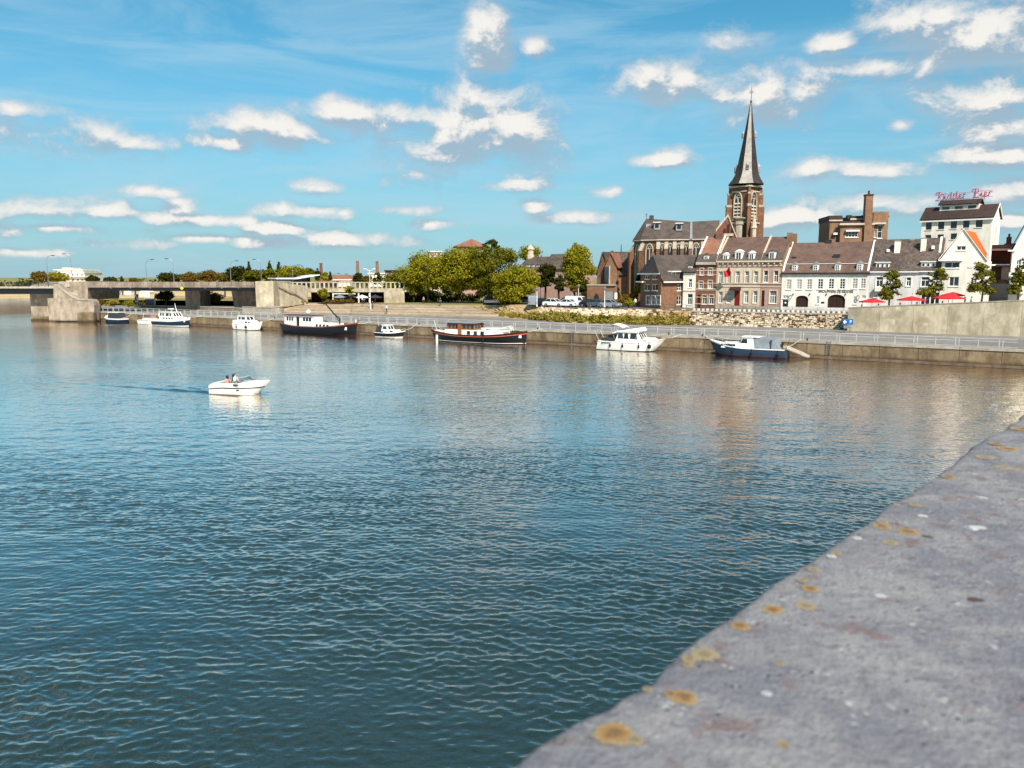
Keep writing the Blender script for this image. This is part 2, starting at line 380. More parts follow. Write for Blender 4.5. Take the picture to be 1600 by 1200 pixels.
# a vertical plane in plan, seen from the river: u runs right, z up, d goes back into the building
class Fac:
    def __init__(s, A, B):
        s.A = Vector((A[0], A[1], 0)); b = Vector((B[0], B[1], 0)); s.L = (b - s.A).length
        s.U = (b - s.A) / s.L; s.N = Vector((s.U.y, -s.U.x, 0))
    def P(s, u, z, d=0.0):
        p = s.A + s.U * u - s.N * d; return Vector((p.x, p.y, z))
    def uz(s, px, py, d=0.0):
        r = ray(px, py); o = s.A - s.N * d
        t = (Vector((o.x, o.y, 0)) - Vector((0, 0, 0))).dot(s.N) / Vector((r.x, r.y, 0)).dot(s.N)
        p = CAMP + r * t; return (p - o).dot(s.U), p.z
    def rect(s, x0, y0, x1, y1, d=0.0):
        ym, xm = (y0 + y1) / 2, (x0 + x1) / 2
        return s.uz(x0, ym, d)[0], s.uz(x1, ym, d)[0], s.uz(xm, y1, d)[1], s.uz(xm, y0, d)[1]
    def back(s, d): 
        a = s.P(0, 0, d); b = s.P(s.L, 0, d); return Fac(a, b)
    def fbox(s, mb, u0, u1, z0, z1, d0, d1):
        return mb.hexa([s.P(u0, z0, d0), s.P(u1, z0, d0), s.P(u1, z0, d1), s.P(u0, z0, d1), s.P(u0, z1, d0), s.P(u1, z1, d0), s.P(u1, z1, d1), s.P(u0, z1, d1)])
def FacPx(x0, D0, x1, D1, y=455): return Fac(aty(x0, y, D0), aty(x1, y, D1))

def wall_holes(mb, f, u0, u1, z0, z1, holes, d=0.0, rec=.22, top=None):
    """front sheet with window openings and their reveals"""
    us = sorted({u0, u1} | {h[0] for h in holes} | {h[1] for h in holes}); zs = sorted({z0, z1} | {h[2] for h in holes} | {h[3] for h in holes})
    us = [a for a in us if u0 <= a <= u1]; zs = [a for a in zs if z0 <= a <= z1]
    for i in range(len(us) - 1):
        for j in range(len(zs) - 1):
            uc, zc = (us[i] + us[i + 1]) / 2, (zs[j] + zs[j + 1]) / 2
            if any(h[0] < uc < h[1] and h[2] < zc < h[3] for h in holes): continue
            mb.poly(f.P(us[i], zs[j], d), f.P(us[i + 1], zs[j], d), f.P(us[i + 1], zs[j + 1], d), f.P(us[i], zs[j + 1], d))
    for h in holes:
        a, b, c, e = h[:4]
        q = [(a, c), (b, c), (b, e), (a, e)]
        for k in range(4):
            (ua, za), (ub, zb) = q[k], q[(k + 1) % 4]
            mb.poly(f.P(ua, za, d), f.P(ub, zb, d), f.P(ub, zb, d + rec), f.P(ua, za, d + rec))
def window(f, par, h, d=0.0, rec=.18, cols=2, rows=2, frame='white_paint', glass='glass', sill='white_paint', surround=None, fw=.08, name='window', transom=None, sw=.16):
    a, b, c, e = h[:4]; mb = MB(); d1 = d + rec
    f.fbox(mb, a, a + fw, c, e, d1 - .07, d1); f.fbox(mb, b - fw, b, c, e, d1 - .07, d1)
    f.fbox(mb, a + fw, b - fw, e - fw, e, d1 - .066, d1); f.fbox(mb, a + fw, b - fw, c, c + fw, d1 - .066, d1)
    for i in range(1, cols):
        u = a + (b - a) * i / cols; f.fbox(mb, u - .035, u + .035, c + fw, (transom or e) - (0 if transom else fw), d1 - .06, d1)
    for j in range(1, rows):
        z = c + (e - c) * j / rows; f.fbox(mb, a + fw, b - fw, z - .03, z + .03, d1 - .054, d1)
    if transom: f.fbox(mb, a + fw, b - fw, transom - .05, transom + .05, d1 - .062, d1)
    wn = mb.build(name, frame, par)
    MB().poly(f.P(a, c, d1 - .02), f.P(b, c, d1 - .02), f.P(b, e, d1 - .02), f.P(a, e, d1 - .02)).build('pane', glass, wn)
    if sill:
        m = MB(); f.fbox(m, a - .1, b + .1, c - .12, c - .003, d - .1, d + .1); m.build('sill', sill, wn)
    if surround:
        m = MB(); f.fbox(m, a - sw, a - .003, c - .05, e + sw, d - .07, d + .05); f.fbox(m, b + .003, b + sw, c - .05, e + sw, d - .07, d + .05)
        f.fbox(m, a - .003, b + .003, e + .003, e + sw + .03, d - .08, d + .05); m.build('surround', surround, wn)
    return wn
def box_body(mb, f, u0, u1, z0, z1, dep, d=0.0, front=False):
    P = f.P
    if front: mb.poly(P(u0, z0, d), P(u1, z0, d), P(u1, z1, d), P(u0, z1, d))
    mb.poly(P(u0, z0, d), P(u0, z1, d), P(u0, z1, dep), P(u0, z0, dep)); mb.poly(P(u1, z0, d), P(u1, z1, d), P(u1, z1, dep), P(u1, z0, dep))
    mb.poly(P(u0, z0, dep), P(u1, z0, dep), P(u1, z1, dep), P(u0, z1, dep))
def roof_prof(mb, f, u0, u1, prof, t=.16):
    """slabs along a (d, z) profile"""
    for (da, za), (db, zb) in zip(prof[:-1], prof[1:]):
        L = math.hypot(db - da, zb - za) or 1; nd, nz = -(zb - za) / L * t, (db - da) / L * t
        mb.hexa([f.P(u0, za, da), f.P(u1, za, da), f.P(u1, zb, db), f.P(u0, zb, db),
                 f.P(u0, za + nz, da + nd), f.P(u1, za + nz, da + nd), f.P(u1, zb + nz, db + nd), f.P(u0, zb + nz, db + nd)])
def end_wall(mb, f, u, prof, z0):
    mb.poly(*([f.P(u, z, d) for d, z in prof] + [f.P(u, z0, prof[-1][0]), f.P(u, z0, prof[0][0])]))
def dormer(f, par, h, d, dback, rise=.35, wallm='white_paint', roofm='slate', glass='glass', cols=2, rows=2, over=.1, name='dormer'):
    a, b, c, e = h; mb = MB()
    f.fbox(mb, a, b, c, e, d, dback); um = (a + b) / 2
    dm = mb.build(name, wallm, par)
    m = MB(); 
    tri = [(a - over, e + .003), (b + over, e + .003), (um, e + rise)] if rise > 0 else [(a - over, e + .003), (b + over, e + .003), (b + over, e + .12), (a - over, e + .12)]
    m.extr([f.P(u, z, d - .12) for u, z in tri], -f.N * (dback - d + .12)); m.build('dormer_roof', roofm, dm)
    k = .16 * (b - a)
    window(f, dm, (a + k, b - k, c + .18, e - .14), d - .06, .05, cols, rows, glass=glass, sill=None, fw=.05)
    return dm
def crop(ox, oy, s): return lambda x, y: (ox + x * s, oy + y * s)
c1 = crop(0, 360, .15); c2 = crop(200, 360, .15); c3 = crop(400, 360, .15); c4 = crop(600, 360, .15); c5 = crop(780, 360, .15)
c6 = crop(960, 320, .175); c7 = crop(1180, 290, .17505); c8 = crop(1340, 280, .18336); cT = crop(1060, 120, .2167); c6b = crop(980, 330, .09375)
def rc(f, c, x0, y0, x1, y1, d=0.0):
    (a, b), (e, g) = c(x0, y0), c(x1, y1); return f.rect(a, b, e, g, d)
rnd = random.Random(7)
# ------------------------------------------------------------------ the river
def wave_group():
    g = bpy.data.node_groups.new('wave_height', 'ShaderNodeTree')
    g.interface.new_socket('P', in_out='INPUT', socket_type='NodeSocketVector'); g.interface.new_socket('H', in_out='OUTPUT', socket_type='NodeSocketFloat')
    q = NT(g); gi = q.n.new('NodeGroupInput'); go = q.n.new('NodeGroupOutput'); p = gi.outputs[0]
    def rot(a, sx, sy):
        n = q.n.new('ShaderNodeMapping'); q.l.new(p, n.inputs[0]); n.inputs['Rotation'].default_value = (0, 0, R(a)); n.inputs['Scale'].default_value = (sx, sy, 1); return n.outputs[0]
    def ridge(n): return q.math('SUBTRACT', 1.0, q.math('ABSOLUTE', q.math('MULTIPLY_ADD', n, 2.4, -1.2)))
    w1 = q.noise(rot(-16, .62, 2.1), 1.0, 2, .5, .35); w2 = q.noise(rot(24, .85, 2.5), 1.0, 2, .5, .3); w3 = q.noise(rot(-3, 4.2, 6.0), 1.0, 2, .6, .3)
    sw = q.noise(rot(-8, .14, .42), 1.0, 1, .5)
    h = q.math('ADD', q.math('MULTIPLY', ridge(w1), .062), q.math('MULTIPLY', ridge(w2), .045)); h = q.math('MULTIPLY_ADD', w3, .046, h); h = q.math('MULTIPLY_ADD', sw, .13, h)
    q.l.new(h, go.inputs[0]); return g
def water_material():
    q, b, o = newmat('river_water')
    g = q.n.new('ShaderNodeNewGeometry'); p = g.outputs['Position']; wg = wave_group(); E_ = .03
    def H(off):
        n = q.n.new('ShaderNodeGroup'); n.node_tree = wg; q.l.new(q.vec('ADD', p, off), n.inputs[0]); return n.outputs[0]
    h0, hx, hy = H((0, 0, 0)), H((E_, 0, 0)), H((0, E_, 0))
    mp = q.n.new('ShaderNodeMapping'); q.l.new(p, mp.inputs[0]); mp.inputs['Scale'].default_value = (.02, .05, 1); mp.inputs['Rotation'].default_value = (0, 0, R(-12))
    gust = q.math('MULTIPLY', q.ramp(q.noise(mp.outputs[0], 1.0, 3, .55), .34, .64, .5, 1.15), q.ramp(q.sep(p)[1], 20, 100, .24, .42))       # gusts roughen the river in broad patches; it lies calmer towards the quay
    sx = q.math('MULTIPLY', q.math('SUBTRACT', h0, hx), q.math('DIVIDE', gust, E_)); sy = q.math('MULTIPLY', q.math('SUBTRACT', h0, hy), q.math('DIVIDE', gust, E_))
    nv = q.vec('NORMALIZE', q.vec('ADD', g.outputs['Normal'], q.comb(sx, sy, 0.0)))
    q.n.remove(b); df = q.n.new('ShaderNodeBsdfDiffuse'); df.inputs[0].default_value = (.012, .026, .024, 1); q.l.new(nv, df.inputs['Normal'])
    gl = q.n.new('ShaderNodeBsdfGlossy'); gl.inputs[0].default_value = (1, .925, .845, 1); gl.inputs['Roughness'].default_value = .05; q.l.new(nv, gl.inputs['Normal'])
    fr = q.n.new('ShaderNodeFresnel'); fr.inputs['IOR'].default_value = 1.33; q.l.new(nv, fr.inputs['Normal'])
    mx = q.n.new('ShaderNodeMixShader'); q.l.new(q.math('MULTIPLY', fr.outputs[0], 3.0, clamp=True), mx.inputs[0]); q.l.new(df.outputs[0], mx.inputs[1]); q.l.new(gl.outputs[0], mx.inputs[2]); q.l.new(mx.outputs[0], o.inputs[0])
water_material()
WK0 = onz(332, 611); WK1 = onz(70, 589)         # the motorboat's track
def build_water():
    """one sheet: wind waves and the boat's wake are real relief where the river is near, the rest is flat"""
    ys = np.concatenate([np.linspace(-60, 10.5, 6), np.arange(11, 24, .045), np.arange(24, 44, .07), np.arange(44, 70, .14), np.arange(70, 98, .28), np.linspace(98.5, 260, 8), np.linspace(300, 3000, 6)])
    xs = np.concatenate([np.linspace(-3000, -300, 8), np.linspace(-290, -76, 10), np.arange(-75, -30, .22), np.arange(-30, -16, .13), np.arange(-16, 24, .075), np.arange(24, 56, .16), np.linspace(57, 200, 6)])
    X, Y = np.meshgrid(xs, ys); r = np.random.default_rng(5)
    edge = lambda v, a, b_: np.clip((v - a) / (b_ - a), 0, 1)
    amp = edge(Y, 10.5, 13) * (1 - edge(Y, 90, 98)) * edge(X, -75, -70) * (1 - edge(X, 52, 56)) * np.interp(Y, [12, 25, 45, 95], [1.0, .92, .6, .42])
    g = sum(np.sin(X * kx + Y * ky + ph) for kx, ky, ph in ((.21, .33, .4), (-.13, .31, 2), (.05, .12, 4), (.35, -.12, 1), (.5, .62, 3.1)))
    amp *= np.clip(.92 + .22 * g, .5, 1.6)
    Z = np.zeros_like(X); DX = np.zeros_like(X); DY = np.zeros_like(X)
    for n, l0, l1, st, mean, spread in ((40, .21, .55, .030, R(72), R(24)), (22, .22, .42, .026, R(116), R(22)), (10, .8, 3.0, .018, R(92), R(40))):
        for i in range(n):
            lam = l0 * (l1 / l0) ** r.random(); k = 2 * math.pi / lam; th = mean + r.normal() * spread; kx, ky = k * math.cos(th), k * math.sin(th); ph = r.random() * 6.283
            A = st / k * (.6 + .8 * r.random()); arg = kx * X + ky * Y + ph; sn, cs = np.sin(arg), np.cos(arg)
            Z += A * cs; DX -= .75 * A * kx / k * sn; DY -= .75 * A * ky / k * sn
    Z *= amp * 1.2; DX *= amp * 1.0; DY *= amp * 1.0
    d = (WK1 - WK0); L = d.length; t = d / L; rx, ry = X - WK0.x, Y - WK0.y; aa = rx * t.x + ry * t.y; s = -rx * t.y + ry * t.x; ap = np.maximum(aa, 0)
    fade = np.exp(-ap / 16) * np.clip((aa + 7) / 3, 0, 1) * (aa < L)
    for sg in (-1, 1):
        c = sg * (.55 + .07 * ap); Z += fade * (.10 * np.exp(-((s - c) / .36) ** 2) - .07 * np.exp(-((s - c - sg * .7) / .4) ** 2))
    Z += .05 * fade * np.sin(aa * 2.2) * np.exp(-(s / (1 + .06 * ap)) ** 2)
    nx, ny = len(xs), len(ys); V = np.stack([X + DX, Y + DY, Z], -1).reshape(-1, 3)
    i = (np.arange(ny - 1)[:, None] * nx + np.arange(nx - 1)[None]).ravel(); F = np.stack([i, i + 1, i + nx + 1, i + nx], 1).astype(np.int32)
    me = bpy.data.meshes.new('river'); me.vertices.add(len(V)); me.vertices.foreach_set('co', V.ravel()); me.loops.add(F.size); me.loops.foreach_set('vertex_index', F.ravel()); me.polygons.add(len(F)); me.polygons.foreach_set('loop_start', np.arange(0, F.size, 4, dtype=np.int32)); me.update(calc_edges=True)
    me.polygons.foreach_set('use_smooth', np.ones(len(F), dtype=bool)); me.materials.append(M['river_water'])
    o = bpy.data.objects.new('river', me); COL.objects.link(o); tag(o, kind='structure'); print('river quads', len(F))
build_water()

# ------------------------------------------------------------------ quay, terraces, streets
QZ = 2.1; SZ = 4.45
QUAY = Fac((-84.1, 168.5), (55.3, 83.2))
def q_at(px, d=0.0, y=520): return QUAY.uz(px, y, d)[0]
QL, QR = q_at(146), q_at(1640)
def flat(name, mat, pts, z, kind='structure', thick=None):
    mb = MB()
    if thick: mb.prism([(x, y) for x, y in pts], z - thick, z)
    else: mb.poly(*[(x, y, z) for x, y in pts])
    return tag(mb.build(name, mat), kind=kind)
P2 = lambda u, d: tuple(QUAY.P(u, 0, d).xy)
flat('quay_platform', 'paving', [P2(QL, .45), P2(QR, .45), (86, 96), (67.2, 104), (49, 116), (44, 123), (30, 130), (23.2, 131), (9.4, 138), (-1, 153), (-20.8, 161), (-50.4, 173), (-60, 192), (-72, 206), (-118, 216)], QZ)
flat('ground', 'grass_ground', [(-119, 215), (-72, 204.5), (-60, 190.5), (-52, 190), (-11.5, 173.2), (2, 160), (14, 152), (60, 130), (90, 112), (3500, 60), (3500, 5000), (-3000, 5000), (-2200, 620), (-900, 470), (-330, 400), (-180, 320), (-128, 236)], 3.6)
flat('street', 'asphalt', [(1.5, 153), (10.5, 137.2), (24, 130.2), (30.3, 128.6), (46.5, 119.2), (52.5, 116.6), (62, 124), (60, 170), (20, 210), (-8, 220), (-6, 165)], SZ)
# quay wall: cast panels with open joints, a coping on top
qw = thing('quay_wall', 'long brown concrete quay wall with dark waterline along the river', 'quay wall', QUAY.P((QL + QR) / 2, 0, .2))
npan = 44; step = (QR - QL) / npan
for i in range(npan):
    a = QL + i * step; m = MB(); k = rnd.uniform(-.012, .012)
    QUAY.fbox(m, a + .025, a + step - .025, -1.5, QZ - .25, k, .5); m.build('panel', 'quay_concrete', qw)
m = MB(); QUAY.fbox(m, QL, QR, -1.5, QZ - .3, .06, .55); m.build('backing', 'mortar', qw)
for i in range(npan // 2):
    a = QL + i * step * 2; m = MB(); QUAY.fbox(m, a + .01, a + step * 2 - .01, QZ - .24, QZ + .03, -.10, .55); m.build('coping', 'grey_stone', qw)
m = MB(); QUAY.fbox(m, QL, QR, .02, .34, -.14, -.03); m.build('waterline_ledge', 'mortar', qw)
# railing
rl = thing('quay_railing', 'long pale steel railing running along the quay edge above the boats', 'railing', QUAY.P(q_at(900), QZ, .25))
def bar(mb, f, u0, u1, z, d, r=.03): f.fbox(mb, u0, u1, z - r, z + r, d - r, d + r)
u = QL + 4; k = 0; posts = []
while u < q_at(1592):
    posts.append(u); u += 1.98 if k % 2 else 1.86; k += 1
    if k % 2 == 0: posts.append(u); u += .34
pm = None
for u in posts:
    m = MB(); QUAY.fbox(m, -.035, .035, 0, 1.08, .2, .26)
    if pm is None:
        pm = MB(); QUAY.fbox(pm, 0, .1, QZ + .03, QZ + 1.12, .19, .28)
        o0 = pm.build('post', 'rail_metal', rl); o = o0
    else:
        o = o0.copy(); COL.objects.link(o)
    o.location = QUAY.U * u
o_u = QUAY
for z, r in ((1.10, .045), (.78, .03), (.2, .03)):
    m = MB(); bar(m, QUAY, QL + 4, q_at(1592), QZ + z, .235, r); m.build('rail', 'rail_metal', rl)
m = MB(); QUAY.fbox(m, QL + 4, q_at(1592), QZ + .045, QZ + .10, -.06, .02); m.build('edge_rail', 'rail_metal', rl)
# iron ladders down the wall
for px, lab in ((1296, 'steel ladder bolted to the quay wall right of the dark blue cabin boat'), (896, 'steel ladder down the quay wall left of the white cruiser with parasol'), (641, 'steel ladder on the quay wall between small cabin boat and white-decked barge'), (1120, 'narrow steel ladder on the quay wall behind the blue boat bow')):
    u = q_at(px); t = thing('wall_ladder', lab, 'ladder', QUAY.P(u, 0, -.1), group='ladders on the quay wall'); m = MB()
    for s in (-.24, .24): m.tube([QUAY.P(u + s, .15, -.14), QUAY.P(u + s, QZ + .1, -.14)], .03, 5)
    m.build('stile', 'grey_metal', t)
    for i in range(7):
        m = MB(); m.tube([QUAY.P(u - .24, .35 + i * .28, -.14), QUAY.P(u + .24, .35 + i * .28, -.14)], .022, 5); m.build('rung', 'grey_metal', t)
# mooring bollards on the coping
for i, px in enumerate((430, 560, 655, 840, 1045, 1098, 1262)):
    p = QUAY.P(q_at(px), QZ + .03, .02); m = MB(); m.lathe([(.13, 0), (.11, .06), (.08, .1), (.08, .22), (.13, .26), (.12, .32), (.0, .34)], p, 8)
    tag(m.build('mooring_bollard', 'dark_metal', loc=p, smooth=True), 'small dark mooring bollard on the quay edge ' + ('left of the dark grey barge', 'right of the dark grey barge', 'left of the black classic barge', 'right of the black classic barge', 'right of the white cruiser bow', 'left of the blue cabin boat', 'right of the pale dinghy')[i], 'bollard', 'bollards on the quay edge')

# terraced stone steps
A0, A1 = Vector((-50.4, 168.4)), Vector((-1.0, 148.7)); B0, B1 = Vector((-52, 190.3)), Vector((-10.5, 172.8))
st = bpy.data.objects.new('stone_steps', None); COL.objects.link(st); st.location = (-28, 168, QZ); tag(st, 'broad pale stone terrace steps rising from the quay to the trees', 'steps')
NS = 9
for k in range(NS):
    a, b = k / NS, (k + 1) / NS
    p = [A0.lerp(B0, a), A1.lerp(B1, a), A1.lerp(B1, b), A0.lerp(B0, b)]
    u = (p[2] - p[3]).normalized(); n = Vector((-u.y, u.x)) * .3
    # each tread is laid in long slabs
    nb = 6
    for i in range(nb):
        s0, s1 = i / nb + .0008, (i + 1) / nb - .0008
        q = [p[0].lerp(p[1], s0), p[0].lerp(p[1], s1), p[3].lerp(p[2], s1) + n, p[3].lerp(p[2], s0) + n]
        MB().prism([tuple(v) for v in q], QZ - .1, QZ + (3.6 - QZ + .02) * (k + 1) / NS + rnd.uniform(-.006, .006)).build('step', 'step_stone' if k % 2 else 'step_stone_dark', st)
m = MB(); 
for k in range(1, 9):
    s = .1 * k + rnd.uniform(-.04, .04); a = rnd.uniform(.1, .8); p = A0.lerp(B0, a).lerp(A1.lerp(B1, a), s)
# sloping sand beside the steps and the rough bank under the parked cars
def strip(name, mat, lo, hi, nu=90, nv=8, amp=.16, seed=3):
    r = random.Random(seed); v = []
    def at(poly, t):
        x = t * (len(poly) - 1); i = min(int(x), len(poly) - 2); return Vector(poly[i]).lerp(Vector(poly[i + 1]), x - i)
    for j in range(nv + 1):
        for i in range(nu + 1):
            p = at(lo, i / nu).lerp(at(hi, i / nu), j / nv); e = amp * min(1, min(j, nv - j) * .6)
            v.append((p.x + r.uniform(-e, e), p.y + r.uniform(-e, e), p.z + r.uniform(-e, e) * .8))
    n = nu + 1; mb = MB(); mb.add(v, [[j * n + i, j * n + i + 1, (j + 1) * n + i + 1, (j + 1) * n + i] for j in range(nv) for i in range(nu)])
    return tag(mb.build(name, mat), kind='structure')
strip('embankment', 'bank_earth', [(-1.1, 148.6, QZ), (4.5, 140, QZ), (9.4, 133.1, QZ), (16, 129.6, QZ), (23.2, 126.8, QZ), (30, 126, QZ)], [(-10.4, 172.8, 3.62), (1.2, 153, SZ), (10.5, 137.6, SZ + .02), (17, 134, SZ + .02), (24, 130.6, SZ + .02), (30.4, 128.8, SZ + .02)], 150, 12, .2)
strip('sand_slope', 'sand', [(-50.4, 168.4, QZ), (-62, 178, QZ + .1)], [(-52, 190.4, 3.63), (-62, 192, 3.63)], 10, 6, .05)
# rubble retaining wall of pale stones with a row of white blocks along the top
RW = Fac((29.2, 126.5), (51.4, 115.0)); RWL = RW.L
rw = thing('rubble_wall', 'rough retaining wall of pale rubble stones below the brick houses', 'stone wall', RW.P(RWL / 2, QZ, 1))
mb = MB(); mb.extr([RW.P(0, QZ - .1, .35), RW.P(0, SZ, .95), RW.P(0, SZ, 3), RW.P(0, QZ - .1, 3)], RW.U * RWL); mb.build('wall_core', 'mortar', rw)
mb = MB(); z = QZ; row = 0
while z < SZ - .15:
    h = rnd.uniform(.2, .34); u = rnd.uniform(-.3, 0); d0 = .3 + (z - QZ) * .25
    while u < RWL:
        l = rnd.uniform(.28, .75)
        if rnd.random() < (.93 if z < QZ + 1.3 else .8):
            hh = h * rnd.uniform(.7, 1.0); pr = rnd.uniform(-.16, .08); j = lambda: rnd.uniform(-.05, .05)
            a = [(u, z, d0 + pr), (u + l - .05, z, d0 + pr), (u + l - .05, z, d0 + .5), (u, z, d0 + .5), (u + .03, z + hh, d0 + pr + .05), (u + l - .09, z + hh, d0 + pr + .05), (u + l - .05, z + hh, d0 + .5), (u, z + hh, d0 + .5)]
            mb.hexa([RW.P(x + j(), y + j(), w_ + j()) for x, y, w_ in a])
        u += l
    z += h
tag(mb.build('rubble_stones', 'rubble', rw), kind='stuff')
for i in range(34):
    u = .3 + i * RWL / 34; m = MB(); RW.fbox(m, u, u + .34, SZ + .005, SZ + .33 + rnd.uniform(-.04, .05), .75, 1.15); m.build('coping_block', 'white_block', rw)
mb = MB(); RW.fbox(mb, 0, RWL, SZ - .22, SZ, .7, 1.3); mb.build('coping', 'grey_stone', rw)
# stones tumbled along the bank under the cars
mb = MB()
for i in range(420):
    t = rnd.random(); x = 3 + t * 26; lo = Vector((4.5, 140)).lerp(Vector((30, 126)), t)
    s = rnd.random() ** .7; base = Vector((4.5 + 25.5 * t, np.interp(4.5 + 25.5 * t, [4.5, 9.4, 16, 23.2, 30], [140, 133.1, 129.6, 126.8, 126])))
    y = base.y + 3.9 * (.35 + .6 * s); z = QZ + 2.35 * (.35 + .6 * s); r_ = rnd.uniform(.12, .3)
    c = Vector((base.x + .6, y, z)); mb.hexa([c + Vector((sx * r_ * rnd.uniform(.7, 1.3), sy * r_ * rnd.uniform(.6, 1.2), sz * r_ * rnd.uniform(.5, .9))) for sz in (-1, 1) for sx, sy in ((-1, -1), (1, -1), (1, 1), (-1, 1))])
tag(mb.build('bank_stones', 'rubble'), 'loose pale stones scattered over the sandy bank below the cars', 'stones', kind='stuff')
# concrete ramp wall at the right
RP = Fac((49.2, 112.8), (67.2, 101.9)); 
rp = thing('ramp_wall', 'tall weathered pale concrete ramp wall at right under the red parasols', 'wall', RP.P(10, QZ, .3))
def rtop(u): return 5.42 + .066 * u
SEG = 8
for i in range(SEG):
    a, b = i * 34 / SEG, (i + 1) * 34 / SEG; m = MB()
    m.hexa([RP.P(a + .012, QZ - .2, 0), RP.P(b - .012, QZ - .2, 0), RP.P(b - .012, QZ - .2, .5), RP.P(a + .012, QZ - .2, .5), RP.P(a + .012, rtop(a), 0), RP.P(b - .012, rtop(b), 0), RP.P(b - .012, rtop(b), .5), RP.P(a + .012, rtop(a), .5)])
    m.build('panel', 'ramp_concrete', rp)
m = MB(); m.hexa([RP.P(-.02, rtop(0) + .003, -.06), RP.P(34, rtop(34) + .003, -.06), RP.P(34, rtop(34) + .003, .56), RP.P(-.02, rtop(0) + .003, .56), RP.P(-.02, rtop(0) + .12, -.06), RP.P(34, rtop(34) + .12, -.06), RP.P(34, rtop(34) + .12, .56), RP.P(-.02, rtop(0) + .12, .56)]); m.build('coping', 'grey_stone', rp)
m = MB(); m.hexa([RP.P(0, QZ - .2, .51), RP.P(.5, QZ - .2, .51), RP.P(.5, QZ - .2, 7.0), RP.P(0, QZ - .2, 6.5), RP.P(0, rtop(0) - .02, .51), RP.P(.5, rtop(0) - .02, .51), RP.P(.5, SZ + .1, 6.5), RP.P(0, SZ + .1, 6.5)]); m.build('return_wall', 'ramp_concrete', rp)
def ramp_z(u): return max(SZ + .004, 4.5 + .064 * u)
mb = MB()
us = [0, 4, 8, 14, 20, 27, 34, 46]
for a, b in zip(us[:-1], us[1:]): mb.poly(RP.P(a, ramp_z(a), .48), RP.P(b, ramp_z(b), .48), RP.P(b, ramp_z(b), 16), RP.P(a, ramp_z(a), 16))
tag(mb.build('ramp_street', 'paving'), kind='structure')

# ------------------------------------------------------------------ the old stone bridge the camera stands on: its parapet
PA = Vector((.006, .748)); PU = Vector((.676, .737)).normalized(); PN = Vector((PU.y, -PU.x)); PZ = 9.5
def stone_top():
    q, b, o = newmat('parapet_stone')
    g = q.n.new('ShaderNodeNewGeometry'); p = g.outputs['Position']
    n1 = q.noise(p, 9, 6, .6); n2 = q.noise(p, 42, 4, .65); n3 = q.noise(p, 150, 2, .6); n4 = q.noise(p, 17, 4, .55, .5); n5 = q.noise(p, 30, 3, .6)
    c = q.mix(q.ramp(n1, .36, .64), S(116, 114, 118), S(142, 137, 135))
    c = q.mix(q.ramp(n2, .50, .68, 0, .6), c, S(96, 90, 96))
    c = q.mix(q.ramp(n4, .57, .70, 0, .7), c, S(116, 90, 84))
    c = q.mix(q.ramp(n5, .62, .72, 0, .75), c, S(172, 170, 166))
    vo = q.n.new('ShaderNodeTexVoronoi'); q.l.new(p, vo.inputs['Vector']); vo.inputs['Scale'].default_value = 46
    keep = q.ramp(q.noise(p, 21, 2, .5), .52, .6)
    c = q.mix(q.math('MULTIPLY', q.ramp(vo.outputs['Distance'], .10, .24, .55, 0), keep), c, S(186, 180, 170))
    pit = q.n.new('ShaderNodeTexVoronoi'); q.l.new(p, pit.inputs['Vector']); pit.inputs['Scale'].default_value = 70
    pk = q.math('MULTIPLY', q.ramp(pit.outputs['Distance'], .12, .3, 1, 0), q.ramp(n5, .56, .66))
    c = q.mix(q.math('MULTIPLY', pk, .7), c, S(74, 66, 66)); c = q.mix(q.ramp(n3, .3, .7, .25, 0), c, S(80, 78, 84))
    q.l.new(c, b.inputs['Base Color']); b.inputs['Roughness'].default_value = .9; b.inputs['Specular IOR Level'].default_value = .25
    bn = q.n.new('ShaderNodeBump'); bn.inputs['Strength'].default_value = .9; bn.inputs['Distance'].default_value = .007
    q.l.new(q.math('ADD', q.math('SUBTRACT', n2, pk), q.math('MULTIPLY', n3, .5)), bn.inputs['Height']); q.l.new(bn.outputs[0], b.inputs['Normal'])
stone_top()
from mathutils import noise as mnoise
def ppt(s, d, z): v = PA + PU * s + PN * d; return Vector((v.x, v.y, z))
pr = thing('bridge_parapet', 'grey weathered stone bridge parapet with orange lichen in the near corner', 'parapet', ppt(1.5, .3, PZ - .4))
mb = MB(); ns, prof = 420, [(.06, -.6), (.05, -.3), (.02, -.12), (.003, -.035), (.002, -.014), (.006, -.005), (.014, -.0015), (.03, 0), (.12, .001), (.2, .002), (.3, .002), (.42, .001), (.55, 0), (.585, -.01), (.6, -.04), (.6, -.6)]
v = []
for i in range(ns + 1):
    s = -1.6 + 7.2 * i / ns
    e = mnoise.noise(Vector((s * 2.2, 0, 3))) * .022 + mnoise.noise(Vector((s * 7, 0, 9))) * .012 + mnoise.noise(Vector((s * 25, 1, 9))) * .005
    for d, z in prof:
        k = max(0, 1 - d / .09) if d < .3 else 0
        dz = mnoise.noise(Vector((s * 12, d * 12, 0))) * .0022 + mnoise.noise(Vector((s * 40, d * 40, 5))) * .001
        v.append(ppt(s, d + e * k, PZ + z + dz - max(0, -e) * k * .25))
npf = len(prof)
mb.add(v, [[i * npf + j, i * npf + j + 1, (i + 1) * npf + j + 1, (i + 1) * npf + j] for i in range(ns) for j in range(npf - 1)])
mb.build('cap_stone', 'parapet_stone', pr, smooth=True)
mb = MB(); mb.hexa([ppt(-1.6, .02, 0), ppt(95, .02, 0), ppt(95, .58, 0), ppt(-1.6, .58, 0), ppt(-1.6, .02, PZ - .59), ppt(95, .02, PZ - .59), ppt(95, .58, PZ - .59), ppt(-1.6, .58, PZ - .59)]); mb.build('spandrel_wall', 'grey_stone', pr)
